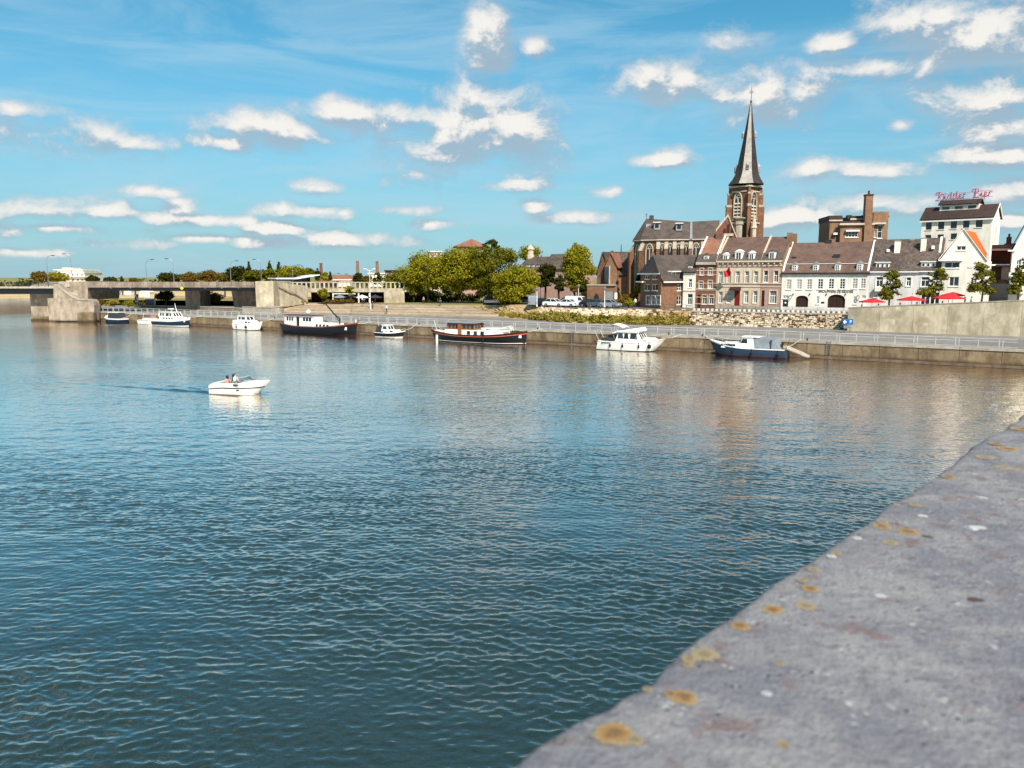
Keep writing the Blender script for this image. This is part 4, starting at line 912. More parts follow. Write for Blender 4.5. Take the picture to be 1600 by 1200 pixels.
def cornice(r, ua, ub, ze):
    gutter(r, ROW, ua, ub, ze - .05, 'beige_stone', -.5, -.004, .28); gutter(r, ROW, ua + .01, ub - .01, ze - .75, 'beige_stone', -.14, -.004, .3, 'architrave')
    o0 = None; n = int((ub - ua) / .8)
    for k in range(n):
        u = ua + .2 + k * (ub - ua - .6) / max(1, n - 1)
        if o0 is None: m = MB(); ROW.fbox(m, u, u + .2, ze - .4, ze - .06, -.4, -.006); o0 = m.build('bracket', 'beige_stone', r); uu = u
        else: o = o0.copy(); COL.objects.link(o); o.location = ROW.U * (u - uu)
    zz = rz(1150, 443.5); gutter(r, ROW, ua + .01, ub - .01, zz, 'stone_trim', -.14, -.004, .18, 'string_course'); gutter(r, ROW, ua + .01, ub - .01, zz - .55, 'stone_trim', -.09, -.006, .12, 'string_course')
    gutter(r, ROW, ua + .01, ub - .01, SZ, 'grey_stone', -.08, -.005, .55, 'plinth')
cornice(hg, u0, u1, ze)
for q in ((968, 445, 1020, 510), (1076, 418, 1142, 508), (1198, 430, 1252, 504)): dormer(ROW, hg, rc(ROW, c6, *q, 0), 0, 2.4, .4, rows=1, roofm='white_paint')
coping_line(hg, u0 + .2, [(-.1, ze + .1), (1.1, zm + .1), (5.5, zr + .1)], mat='stone_trim')
u2 = ru(1220.6); zr2 = rz(1205, 371.5, 5.5)
wb = [(1333, 587, 1371, 691), (1424, 587, 1463, 690), (1385, 768, 1448, 880)]; H = [rc(ROW, c6, *q) for q in wb]; door = rc(ROW, c6, 1312, 765, 1339, 908); door = (door[0], door[1], SZ, door[3])
hp = house('pink_brick_house', 'pinkish brick house with two upper windows left of the long white building', u1 + .01, u2, SZ, ze, 11, [(-.2, ze), (1.1, zm), (5.5, zr2), (11.2, ze)], 'pink_brick', 'brown_tile', H + [door])
for i, h in enumerate(H): window(ROW, hp, h, cols=3 if i == 2 else 2, rows=1, transom=h[3] - .8, surround='stone_trim', sw=.16, glass='curtain_glass' if i == 2 else 'glass')
m = MB(); ROW.fbox(m, door[0], door[1], door[2] + .2, door[3], .16, .2); m.build('door', 'dark_wood', hp)
cornice(hp, u1 + .02, u2, ze)
m = MB(); roof_prof(m, ROW, u1 + .1, u2 - .05, [(-.2, ze + .2), (1.0, zm + .14)], .1); m.build('mansard', 'slate', hp)
dormer(ROW, hp, rc(ROW, c6, 1378, 418, 1436, 498, 0), 0, 2.4, .35, rows=1)
coping_line(hp, u1 + .15, [(-.1, ze + .1), (1.1, zm + .1), (5.5, zr + .1)], mat='stone_trim')
m = MB(); m.poly(*[ROW.P(u2 + .01, z, d) for d, z in ((-.1, ze), (1.1, zm + .3), (5.5, zr2 + .4), (8, ze + 2), (11, ze), (11, SZ), (-.1, SZ))]); m.build('gable_wall', 'tan_brick', hp)
for dd, w_ in ((4.6, .8), (8.2, .9)): m = MB(); ROW.fbox(m, u2 - .5, u2 + .3, ze + 2, zr2 + .75, dd, dd + w_); m.build('chimney', 'tan_brick', hp)
# flag on a slanting pole
fp = thing('flag', 'red flag hanging from a slanting pole on the beige stone house', 'flag', ROW.P(ru(1143), rz(1143, 443), -.1))
a = ROW.P(ru(1147, 443), rz(1147, 443), -.05); b = ROW.P(ru(1141, 418, -1.8), rz(1141, 418, -1.8), -1.8); m = MB(); m.tube([a, b], .05, 6); m.build('flagpole', 'white_paint', fp)
g0 = b; mb = MB(); v = []; nx, nz = 12, 8
for j in range(nz + 1):
    for i in range(nx + 1):
        s, t = i / nx, j / nz; x = -1.2 * s; z = -.85 * t - .6 * s * (1 - .3 * t) + .12 * math.sin(s * 7 + t * 2); y = .22 * math.sin(s * 8 + t * 3)
        v.append(g0 + ROW.U * x * .9 + Vector((0, 0, z)) + ROW.N * y + (a - b).normalized() * (t * .55))
mb.add(v, [[j * (nx + 1) + i, j * (nx + 1) + i + 1, (j + 1) * (nx + 1) + i + 1, (j + 1) * (nx + 1) + i] for j in range(nz) for i in range(nx)]); mb.build('cloth', 'red_canvas', fp, smooth=True)
# --- long white brewery building
u0, u1 = u2 + .02, ru(1357.4); ze = rz(1290, 427); zm = rz(1290, 413.5, 1.0); zr = rz(1310, 379.5, 6)
tops = [(278, 838, 323, 926), (370, 838, 416, 926), (461, 836, 508, 926), (558, 833, 606, 924), (655, 832, 704, 923), (754, 832, 803, 923), (867, 830, 913, 920), (941, 830, 986, 918)]
lows = [(247, 980, 299, 1006), (545, 988, 573, 1056), (877, 990, 906, 1056), (951, 980, 989, 1012)]
H = [rc(ROW, c7, *q) for q in tops + lows]; d1 = rc(ROW, c7, 243, 1021, 293, 1112); d1 = (d1[0], d1[1], SZ, d1[3])
def arch(x0, y0, x1): 
    h = rc(ROW, c7, x0, y0, x1, 1112); return (h[0], h[1], SZ, h[3])
ar = [arch(360, 982, 472), arch(645, 972, 802)]
hb = house('long_white_building', 'long white building with two arched gateways and rows of small-paned windows', u0, u1, SZ, ze, 12, [(-.3, ze), (1.0, zm), (6, zr), (12.3, ze)], 'white_plaster', 'brown_tile', H + [d1] + ar, cat='building', rec=.25)
for h in H: window(ROW, hb, h, cols=2 if h[1] - h[0] < 1.2 else 3, rows=4 if h[3] - h[2] > 1 else 2, rec=.12, glass='curtain_glass' if h in H[:3] + H[6:8] else 'glass')
m = MB(); ROW.fbox(m, d1[0], d1[1], d1[2], d1[3], .15, .2); dr = m.build('door', 'green_door', hb)
m = MB(); p = ROW.P((d1[0] + d1[1]) / 2, d1[3] - .45, .13); m.tube([p, p + ROW.N * .03], .16, 10); m.build('emblem', 'white_paint', dr)
for i, h in enumerate(ar):  # segmental arch head over a recessed timber gate
    a, b, c, e = h; m = MB(); n = 14; rise = (b - a) * .3; uc = (a + b) / 2
    def az_(u): t = (u - uc) / ((b - a) / 2); return e - rise * (1 - math.sqrt(max(0, 1 - t * t)))
    for k in range(n):
        ua, ub = a + (b - a) * k / n, a + (b - a) * (k + 1) / n
        m.hexa([ROW.P(ua, az_(ua), -.002), ROW.P(ub, az_(ub), -.002), ROW.P(ub, az_(ub), .25), ROW.P(ua, az_(ua), .25), ROW.P(ua, e + .01, -.002), ROW.P(ub, e + .01, -.002), ROW.P(ub, e + .01, .25), ROW.P(ua, e + .01, .25)])
    m.build('arch_head', 'white_plaster', hb)
    nb = 4 if i == 0 else 6
    for k in range(nb):
        ua, ub = a + (b - a) * k / nb, a + (b - a) * (k + 1) / nb; m = MB(); ROW.fbox(m, ua + .015, ub - .015, SZ, e, .24 + .02 * (k % 2), .3); m.build('gate_board', 'dark_wood', hb)
    m = MB(); ROW.fbox(m, a, b, SZ, e, .31, .34); m.build('gate_back', 'dark_metal', hb)
gutter(hb, ROW, u0, u1, ze - .16, 'dark_metal', -.35, -.004, .18); gutter(hb, ROW, u0 + .02, u1 - .02, zm + .1, 'white_paint', .7, .95, .08, 'mansard_trim')
gutter(hb, ROW, u0 + .01, u1 - .01, SZ, 'pale_plaster', -.05, -.004, .55, 'plinth')
for q in ((327, 706, 375, 782), (514, 703, 565, 778), (709, 700, 760, 775), (906, 695, 960, 770)): dormer(ROW, hb, rc(ROW, c7, *q, -.05), -.05, 2.2, .42, rows=3, roofm='lead')
for q in ((335, 628, 374, 660), (706, 608, 764, 638)):
    a, b, c, e = rc(ROW, c7, *q, 3.2); m = MB(); zz = zm + (zr - zm) * (2.6 - 1) / 5; ROW.fbox(m, a, b, c - .2, c + .45, 2.2, 3.6); sk = m.build('skylight', 'dark_slate', hb); m = MB(); ROW.fbox(m, a + .15, b - .15, c - .05, c + .36, 2.17, 2.195); m.build('pane', 'glass', sk)
coping_line(hb, u0 + .2, [(-.2, ze + .1), (1.0, zm + .1), (6, zr + .1)]); coping_line(hb, u1 - .25, [(-.2, ze + .1), (1.0, zm + .1), (6, zr + .1)])
m = MB(); ROW.fbox(m, ru(1276), ru(1285), zr - .6, zr + .55, 5.6, 6.4); m.build('chimney', 'dark_slate', hb)
# its lettering and oval wall signs
tx = rc(ROW, c7, 560, 932, 886, 950); rotf = (R(90), 0, math.atan2(ROW.U.y, ROW.U.x))
t_ = text('BROUWERIJ DE RIDDER', hb, .62, ROW.P((tx[0] + tx[1]) / 2, (tx[2] + tx[3]) / 2 - .05, -.05), rotf, 'lettering_grey', extrude=.03)
t_.scale = ((tx[1] - tx[0]) / 6.9, 1, 1)
for x, y in ((316, 995), (919, 998)):
    a, b, c, e = rc(ROW, c7, x - 13, y - 17, x + 13, y + 17); m = MB(); n = 14
    pts = [ROW.P((a + b) / 2 + (b - a) / 2 * math.cos(2 * math.pi * k / n), (c + e) / 2 + (e - c) / 2 * math.sin(2 * math.pi * k / n), -.3) for k in range(n)]
    m.tube(pts + [pts[0]], .05, 5); sg = m.build('hanging_sign', 'grey_metal', hb); m = MB(); ROW.fbox(m, (a + b) / 2 - .03, (a + b) / 2 + .03, e, e + .06, -.35, -.004); m.build('bracket', 'dark_metal', sg)
m = MB(); a, b, c, e = rc(ROW, c7, 589, 1036, 618, 1051); ROW.fbox(m, a, b, c, e, -.05, -.004); m.build('plaque', 'dark_metal', hb)
for x in (340, 488, 637, 808):
    a = ROW.uz(*c7(x, 968)); m = MB(); ROW.fbox(m, a[0] - .06, a[0] + .06, a[1] - .12, a[1] + .1, -.18, -.004); m.build('wall_lamp', 'dark_metal', hb)
# --- two pale houses under one long roof
def zst(u): return ramp_z(max(0, (ROW.P(u, 0) - RP.A).dot(RP.U)))
u0, u1, ub = u1 + .02, ru(1434), ru(1468); z0 = SZ; ze = rz(1400, 424.5); zr = rz(1430, 374.5, 5.5)
wl = [(157, 832, 216, 918), (415, 836, 456, 910), (140, 985, 168, 1005)]; H = [rc(ROW, c8, *q) for q in wl]
h1 = house('pale_grey_house', 'pale grey plastered house behind the leftmost street tree and parasol', u0, u1, z0, ze, 11, [(-.3, ze), (5.5, zr), (11.3, ze)], 'pale_plaster', 'grey_tile', H)
for h in H: window(ROW, h1, h, cols=2, rows=1, transom=h[3] - .5 if h[3] - h[2] > 1 else None, surround='white_paint', sw=.1)
gutter(h1, ROW, u0, u1, ze - .12, 'white_paint', -.36, -.004, .2)
b_ = rc(ROW, c8, 150, 918, 222, 955); m = MB(); ROW.fbox(m, b_[0], b_[1], b_[2], b_[3], -.7, -.004); m.build('bay_base', 'white_plaster', h1)
wl = [(541, 832, 612, 915)]; H2 = [rc(ROW, c8, *q) for q in wl]
h2 = house('pale_cream_house', 'pale plastered house between two street trees left of the orange roof', u1 + .02, ub, z0, ze + .05, 11, [(-.3, ze + .05), (5.5, zr + .1), (11.3, ze)], 'pale_plaster', 'grey_tile', H2)
for h in H2: window(ROW, h2, h, cols=2, rows=1, transom=h[3] - .5, surround='white_paint', sw=.1)
gutter(h2, ROW, u1 + .02, ub, ze - .06, 'white_paint', -.36, -.004, .2)
gd = rc(ROW, c8, 540, 965, 700, 1040); m = MB(); ROW.fbox(m, gd[0], gd[1], zst(gd[0]), gd[3], -.02, -.004); m.build('shopfront', 'glass', h2)
for k in range(5): m = MB(); uu = gd[0] + (gd[1] - gd[0]) * k / 4; ROW.fbox(m, uu - .08, uu + .08, zst(uu), gd[3] + .1, -.06, -.021); m.build('shopfront_post', 'white_paint', h2)
for par, q in ((h1, (155, 712, 271, 768)), (h2, (540, 706, 666, 758))):
    a, b, c, e = rc(ROW, c8, *q, .3); m = MB(); ROW.fbox(m, a, b, c, e, .3, 2.6); dm = m.build('dormer', 'white_paint', par); m = MB(); ROW.fbox(m, a - .15, b + .15, e + .003, e + .14, .1, 2.9); m.build('dormer_roof', 'white_paint', dm)
    for k in range(3): w_ = (b - a) / 3; window(ROW, dm, (a + w_ * k + .12, a + w_ * (k + 1) - .12, c + .22, e - .14), .24, .05, 1, 1, sill=None, fw=.05)
for par, q, dd in ((h1, (313, 528, 361, 640), 2.8), (h2, (537, 505, 582, 636), 3.0), (h1, (441, 512, 488, 548), 5.2)):
    a, b, c, e = rc(ROW, c8, *q, dd); m = MB(); ROW.fbox(m, a, b, c - .6, e, dd, dd + 1.0); ch = m.build('chimney', 'white_plaster', par); m = MB(); ROW.fbox(m, a - .06, b + .06, e + .003, e + .1, dd - .06, dd + 1.06); m.build('chimney_cap', 'grey_stone', ch)
for par, q in ((h1, (248, 596, 272, 620)), (h2, (630, 566, 656, 596))): a, b, c, e = rc(ROW, c8, *q, 2.9); m = MB(); ROW.fbox(m, a, b, c, e, 2.7, 3.4); m.build('roof_vent', 'white_paint', par)
coping_line(h2, ub - .5, [(-.1, ze + .1), (5.5, zr + .15)])
# --- white gable house with the orange roof
u0, u1 = ub + .02, ru(1547, 440); z0 = zst(u0) - .5; apex = ROW.uz(*c8(905, 428), -.1); le = ROW.uz(*c8(705, 684), -.1); re_ = ROW.uz(*c8(1098, 700), -.1)
wl = [(741, 706, 869, 756), (950, 696, 978, 746), (780, 832, 862, 912), (962, 842, 986, 906)]; Hg = [rc(ROW, c8, *q, -.1) for q in wl]; hg2 = rc(ROW, c8, 845, 570, 921, 606, -.1)
wg = thing('white_gable_house', 'tall white gabled house with bright orange tiled roof', 'house', ROW.P((u0 + u1) / 2, z0, 5))
m = MB(); zs = min(le[1], re_[1]); ztop = max(le[1], re_[1])
wall_holes(m, ROW, u0, u1, z0, zs, [h for h in Hg if h[3] < zs], -.1, .2); box_body(m, ROW, u0, u1, z0, zs, 10, -.1)
us = [u0, hg2[0], hg2[1], u1]
def roofz(u): return le[1] + (apex[1] - le[1]) * (u - le[0]) / (apex[0] - le[0]) if u < apex[0] else re_[1] + (apex[1] - re_[1]) * (re_[0] - u) / (re_[0] - apex[0])
bm_ = bmesh.new()
def gq(a, b, c, e):
    vs = [bm_.verts.new(ROW.P(x, y, -.1)) for x, y in ((a, c), (b, c), (b, e), (a, e))]; bm_.faces.new(vs)
gq(u0 - .3, hg2[0], zs, apex[1]); gq(hg2[1], u1 + .3, zs, apex[1]); gq(hg2[0], hg2[1], zs, hg2[2]); gq(hg2[0], hg2[1], hg2[3], apex[1])
for (pa, pb, sgn) in ((le, apex, 1), (apex, re_, 1)):
    dirv = ROW.U * (pb[0] - pa[0]) + Vector((0, 0, pb[1] - pa[1])); nn = ROW.N.cross(dirv).normalized()
    if nn.z < 0: nn = -nn
    bmesh.ops.bisect_plane(bm_, geom=bm_.verts[:] + bm_.edges[:] + bm_.faces[:], plane_co=ROW.P(*pa, -.1), plane_no=nn, clear_outer=True)
idx = {v: i for i, v in enumerate(bm_.verts)}; m.add([v.co.copy() for v in bm_.verts], [[idx[v] for v in f.verts] for f in bm_.faces]); bm_.free()
m.build('wall', 'white_plaster', wg)
for h in Hg: window(ROW, wg, h, -.1, cols=3 if h[1] - h[0] > 2 else (1 if h[1] - h[0] < .8 else 2), rows=1, surround=None)
window(ROW, wg, hg2, -.1, cols=2, rows=1)
m = MB(); a = [(le[0] - .2, le[1]), apex, (re_[0] + .1, re_[1])]
for (pa, pb, nm) in ((a[0], a[1], 0), (a[1], a[2], 1)):
    mm = MB(); q = [ROW.P(*pa, -.28), ROW.P(*pb, -.28), ROW.P(pb[0], pb[1] + .16, -.28), ROW.P(pa[0], pa[1] + .16, -.28)]; mm.extr(q, -ROW.N * .3); mm.build('gable_coping', 'white_plaster', wg)
    mm = MB(); q = [ROW.P(*pa, .03), ROW.P(*pb, .03), ROW.P(pb[0], pb[1] + .12, .03), ROW.P(pa[0], pa[1] + .12, .03)]; mm.extr(q, -ROW.N * 9.5); mm.build('roof', 'orange_tile', wg)
lg = rc(ROW, c8, 690, 683, 896, 697, -.1); m = MB(); ROW.fbox(m, lg[0], lg[1], lg[2], lg[3], -.7, -.104); m.build('ledge', 'white_paint', wg)
# the orange slope seen beyond the gable belongs to a roof running back and down to the right
o_ = [c8(908, 432), c8(1003, 452), c8(1100, 630), c8(1096, 712)]
P_ = [ROW.P(*ROW.uz(*o_[0], .1), .1), ROW.P(*ROW.uz(*o_[1], 6), 6), ROW.P(*ROW.uz(*o_[2], 6), 6), ROW.P(*ROW.uz(*o_[3], .1), .1)]
m = MB(); m.extr(P_, (0, 0, -.15)); m.build('roof_slope', 'orange_tile', wg)
# --- set-back building with balconies in the gap
GB = ROW.back(5.5); 
def gr(x0, y0, x1, y1, d=0.0): return rc(GB, c8, x0, y0, x1, y1, d)
gb = thing('setback_building', 'brown set-back building with roof terrace and planted balcony beside the orange roof', 'building', GB.P(ru(1570), zst(ru(1570)), 3))
a = gr(1115, 560, 1330, 1040); zg = a[2] - .6
m = MB(); GB.fbox(m, a[0], a[1] + 1, zg, gr(1150, 700, 1300, 735)[2], 2.0, 8); m.build('lower_wall', 'tan_brick', gb)
q = gr(1140, 600, 1310, 690); m = MB(); GB.fbox(m, q[0], q[1] + .8, q[2] - .5, q[3], 3.5, 8); m.build('recess_wall', 'brown_brick', gb)
q = gr(1145, 555, 1335, 598); m = MB(); GB.fbox(m, q[0], q[1] + .8, q[2], q[3], 1.2, 8); m.build('terrace_parapet', 'tan_brick', gb)
q = gr(1140, 590, 1335, 600); m = MB(); GB.fbox(m, q[0], q[1] + .8, q[2] - .1, q[3], .9, 1.19); m.build('terrace_edge', 'white_paint', gb)
q = gr(1175, 732, 1330, 742); m = MB(); GB.fbox(m, q[0], q[1] + .8, q[2], q[3] + .08, .2, 3); m.build('balcony_slab', 'grey_stone', gb)
q = gr(1225, 750, 1330, 872, 1.2); m = MB(); GB.fbox(m, q[0], q[1] + .8, q[2], q[3], 1.2, 1.99); m.build('wall_panel', 'cream_plaster', gb)
q = gr(1105, 888, 1290, 1045); m = MB(); GB.fbox(m, q[0], q[1], q[2] - .5, q[3], -1.0, 1.18); m.build('garden_wall', 'lead', gb)
q = gr(1195, 855, 1275, 890); m = MB(); m.extr([GB.P(q[0], q[2], -.6), GB.P(q[0], q[3], .6), GB.P(q[0], q[2], 1.6)], GB.U * (q[1] - q[0])); m.build('porch_roof', 'rose_tile', gb)
q = gr(1268, 492, 1312, 552, 4); m = MB(); GB.fbox(m, q[0], q[1], q[2] - .3, q[3], 4, 5); ch = m.build('chimney', 'red_brick', gb); m = MB(); m.tube([GB.P((q[0] + q[1]) / 2, q[3], 4.5), GB.P((q[0] + q[1]) / 2, q[3] + .5, 4.5)], .15, 7); m.build('chimney_pot', 'dark_metal', ch)
q = gr(1250, 545, 1345, 580, 2); m = MB(); m.extr([GB.P(q[0], q[2], 1.5), GB.P(q[0], q[3], 3.0), GB.P(q[0], q[2], 4.5)], GB.U * (q[1] - q[0] + 1)); m.build('roof', 'dark_tile', gb)
# --- white house cut by the right edge of the picture
ur = ru(1577, 450); f = ROW
wr = thing('white_corner_house', 'white gabled house cut off by the right edge of the view', 'house', ROW.P(ur + 4, zst(ur + 4), 5))
z0 = zst(ur) - .3; ea = ROW.uz(*c8(1318, 604)); up = ROW.uz(*c8(1425, 410))
m = MB(); uw = ur + 9; mid = ur + 4.6; za = ea[1] + (up[1] - ea[1]) / (up[0] - ea[0]) * (mid - ea[0])
H = [rc(ROW, c8, 1352, 690, 1392, 760), rc(ROW, c8, 1345, 850, 1400, 930)]
wall_holes(m, ROW, ur, uw, z0, ea[1], H, 0, .2); box_body(m, ROW, ur, uw, z0, ea[1], 10); m.poly(ROW.P(ur, ea[1], 0), ROW.P(uw, ea[1], 0), ROW.P(mid, za, 0)); m.build('wall', 'white_plaster', wr)
for h in H: window(ROW, wr, h, cols=2, rows=2)
for ua_, ub_, nm in ((ur - .3, mid, 0), (mid, uw + .3, 1)):
    zA, zB = (ea[1] - .2, za) if nm == 0 else (za, ea[1] - .2); mm = MB(); mm.extr([ROW.P(ua_, zA + .02, -.1), ROW.P(ub_, zB + .02, -.1), ROW.P(ub_, zB + .2, -.1), ROW.P(ua_, zA + .2, -.1)], -ROW.N * 10.3); mm.build('roof', 'dark_tile', wr)
q = rc(ROW, c8, 1280, 603, 1345, 616); m = MB(); ROW.fbox(m, q[0], q[1], q[2], q[3], -.6, -.004); m.build('ledge', 'white_paint', wr)
q = rc(ROW, c8, 1290, 795, 1420, 830, -1.0); m = MB(); ROW.fbox(m, q[0], q[1], q[2], q[3], -1.1, -.004); m.build('balcony', 'white_paint', wr)
q = rc(ROW, c8, 1290, 950, 1420, 975, -1.0); m = MB(); ROW.fbox(m, q[0], q[1], q[2], q[3], -1.1, -.004); m.build('balcony', 'white_paint', wr)
# --- brown corner house: one wall turned left, one turned right to the sun
K0, K1, K2 = onz(1000, 480, SZ), onz(1031.8, 482.5, SZ), onz(1067, 480.5, SZ)
FA, FB = Fac(K0, K1), Fac(K1, K2)
bh = thing('brown_corner_house', 'brown brick corner house with steep hipped slate roof below the church', 'house', K1)
def far(x0, y0, x1, y1, d=0.0): return rc(FA, c6, x0, y0, x1, y1, d)
def fbr(x0, y0, x1, y1, d=0.0): return rc(FB, c6, x0, y0, x1, y1, d)
za = far(235, 628, 410, 640)[2]; zbv = fbr(410, 684, 612, 690)[2]
HA = [far(*q) for q in ((272, 632, 313, 664), (340, 632, 382, 664), (270, 708, 314, 765), (338, 708, 385, 765), (285, 812, 318, 890), (333, 812, 364, 890), (380, 812, 410, 890))]
zw = max(za, HA[0][3] + .2)
m = MB(); wall_holes(m, FA, 0, FA.L, SZ, zw, HA); 
HB = [fbr(558, 712, 592, 766), fbr(556, 812, 597, 890)]
wall_holes(m, FB, 0, FB.L, SZ, zbv, HB); m.poly(FB.P(0, zbv), FB.P(FB.L * .12, zbv), FB.P(0, zw)); m.build('wall', 'orange_brick', bh)
for i, h in enumerate(HA): window(FA, bh, h, cols=2, rows=2 if i > 3 else 1, rec=.12, surround='white_paint' if i > 3 else None, sw=.08)
for h in HB: window(FB, bh, h, cols=2, rows=2, rec=.12)
# hipped roof with an overhang
E0, E1, E2 = FA.P(-.5, zw + .1, -.4), FA.P(FA.L + .15, zw + .1, -.5), FB.P(FB.L, zbv, -.5)
E1b = FB.P(0, zbv, -.5)
R0 = aty(*c6(345, 450), K1.y + 7.5); R1 = aty(*c6(742, 447), K2.y + 7.0)
m = MB(); m.poly(E0, E1, R0); m.build('hip', 'dark_slate', bh)  # same slate, its shade away from the sun put in as a darker tone
m = MB(); m.poly(E1, E1b, E2, R1, R0); m.poly(R0, R1, R1 + Vector((1, 9, -7)), R0 + Vector((-2, 9, -7))); m.poly(E0, R0, R0 + Vector((-2, 9, -7))); m.build('roof', 'slate', bh)
def beam(par, a, b, h, w_, mat, name):
    m = MB(); d = (b - a).normalized(); n = Vector((d.y, -d.x, 0)).normalized() * w_; m.extr([a, b, b + Vector((0, 0, h)), a + Vector((0, 0, h))], n); return m.build(name, mat, par)
beam(bh, FA.P(-.5, zw - .02, -.4), FA.P(FA.L + .1, zw - .02, -.4), .24, .12, 'white_paint', 'eaves_board'); beam(bh, FB.P(0, zbv - .1, -.5), FB.P(FB.L, zbv - .1, -.5), .22, .12, 'white_paint', 'eaves_board')
q = fbr(508, 600, 615, 660, 1.2); m = MB(); FB.fbox(m, q[0], q[1], q[2], q[3], 1.2, 4); dm = m.build('dormer', 'white_paint', bh); m = MB(); FB.fbox(m, q[0] - .3, q[1] + .1, q[3] + .003, q[3] + .2, .8, 4.4); m.build('dormer_roof', 'white_paint', dm)
for k in range(3): w_ = (q[1] - q[0]) / 3; window(FB, dm, (q[0] + w_ * k + .12, q[0] + w_ * (k + 1) - .1, q[2] + .25, q[3] - .15), 1.14, .05, 2, 1, sill=None, fw=.05)
a = FA.uz(*c6(345, 448)); m = MB(); m.box(R0.x - .4, R0.x + .3, R0.y, R0.y + .6, R0.z - .3, R0.z + .4); m.build('chimney', 'red_brick', bh)
q = far(190, 682, 245, 694, -.8); m = MB(); FA.fbox(m, q[0], q[1], q[2], q[3], -.8, 0); m.build('porch_roof', 'white_paint', bh)

# ------------------------------------------------------------------ brewery tower block and the white malt house with the roof sign
BB = FacPx(1296, 143, 1390, 141.5, 400)
bb = thing('brown_block_building', 'tall brown brick block with square chimney behind the long white building', 'building', BB.P(5, SZ, 5))
def br(x0, y0, x1, y1, d=0.0): return rc(BB, c7, x0, y0, x1, y1, d)
a = br(662, 312, 772, 510, 1); m = MB(); BB.fbox(m, a[0], a[1], SZ, a[3], 1, 9); m.build('left_wing', 'tan_brick', bb); m = MB(); BB.fbox(m, a[0] - .15, a[1], a[3] + .003, a[3] + .9, .9, 9.1); m.build('parapet', 'dark_tile', bb); m = MB(); BB.fbox(m, a[0] - .2, a[1], a[3] - .12, a[3] + .12, .7, .89); m.build('stone_band', 'stone_trim', bb)
a = br(758, 348, 1056, 505); hw = br(806, 412, 918, 460); m = MB(); wall_holes(m, BB, a[0], a[1], SZ, a[3], [hw]); box_body(m, BB, a[0], a[1], SZ, a[3], 10); m.build('centre_wall', 'tan_brick', bb)
b = br(758, 312, 1056, 350); m = MB(); BB.fbox(m, b[0] + .2, b[1], a[3] + .003, b[3], .4, 9); m.build('attic', 'dark_tile', bb); m = MB(); BB.fbox(m, a[0] - .3, a[1], a[3] - .1, a[3] + .25, -.5, .39); m.build('cornice', 'stone_trim', bb)
b = br(885, 262, 1198, 312); m = MB(); BB.fbox(m, b[0], b[1] + .3, b[2], b[3] - .4, 2, 9.5); m.build('upper_storey', 'dark_tile', bb); m = MB(); BB.fbox(m, b[0] - .2, b[1] + .5, b[3] - .397, b[3], 1.7, 9.7); m.build('roof', 'dark_slate', bb); m = MB(); BB.fbox(m, b[0] - .3, b[1] + .4, b[3] - .75, b[3] - .45, 1.4, 1.69); m.build('stone_band', 'stone_trim', bb)
window(BB, bb, hw, cols=4, rows=2, rec=.15); m = MB(); BB.fbox(m, hw[0] - .1, hw[1] + .1, hw[3] + .02, hw[3] + .3, -.6, -.004); m.build('window_hood', 'white_paint', bb)
a = br(1054, 340, 1150, 495); hs = [br(1070, 400, 1088, 460), br(1100, 350, 1142, 468)]; m = MB(); wall_holes(m, BB, a[0], br(1198, 300, 1199, 301)[0], SZ, br(1100, 250, 1198, 340)[2] + 2.2, hs, .5); m.build('right_wing', 'tan_brick', bb); 
m = MB(); e_ = br(1190, 300, 1199, 301)[0]; BB.fbox(m, a[0] + .01, e_ - .01, SZ, br(1100, 250, 1198, 340)[2] + 2.1, .75, 9.2); m.build('right_core', 'tan_brick', bb)
for h in hs: window(BB, bb, h, .5, cols=1, rows=2, rec=.15)
m = MB(); BB.fbox(m, a[0], a[1] + .2, a[3] - .1, a[3] + .2, -.2, .49); m.build('cornice', 'stone_trim', bb)
t0, t1 = br(976, 495, 1058, 500, -.6), br(992, 88, 1056, 92, -.6); m = MB()
m.hexa([BB.P(t0[0], SZ, -.6), BB.P(t0[1], SZ, -.6), BB.P(t0[1], SZ, 1.1), BB.P(t0[0], SZ, 1.1), BB.P(t1[0], t1[3], -.5), BB.P(t1[1], t1[3], -.5), BB.P(t1[1], t1[3], .8), BB.P(t1[0], t1[3], .8)]); ch = m.build('chimney', 'tan_brick', bb)
m = MB(); BB.fbox(m, t1[0] - .1, t1[1] + .1, t1[3] + .003, t1[3] + .25, -.6, .9); m.build('chimney_cap', 'dark_tile', ch)
m = MB(); um = (t1[0] + t1[1]) / 2; m.tube([BB.P(um, t1[3] + .2, .1), BB.P(um, t1[3] + .9, .1)], .18, 7); m.build('flue', 'dark_metal', ch)
a = br(827, 262, 862, 300, 2); m = MB(); BB.fbox(m, a[0], a[1], a[2], a[3], 2, 3.4); m.build('roof_vent', 'dark_metal', bb)
a = br(690, 422, 726, 440, 1); m = MB(); BB.fbox(m, a[0], a[1], a[2], a[3], .3, .99); m.build('hood', 'white_paint', bb)

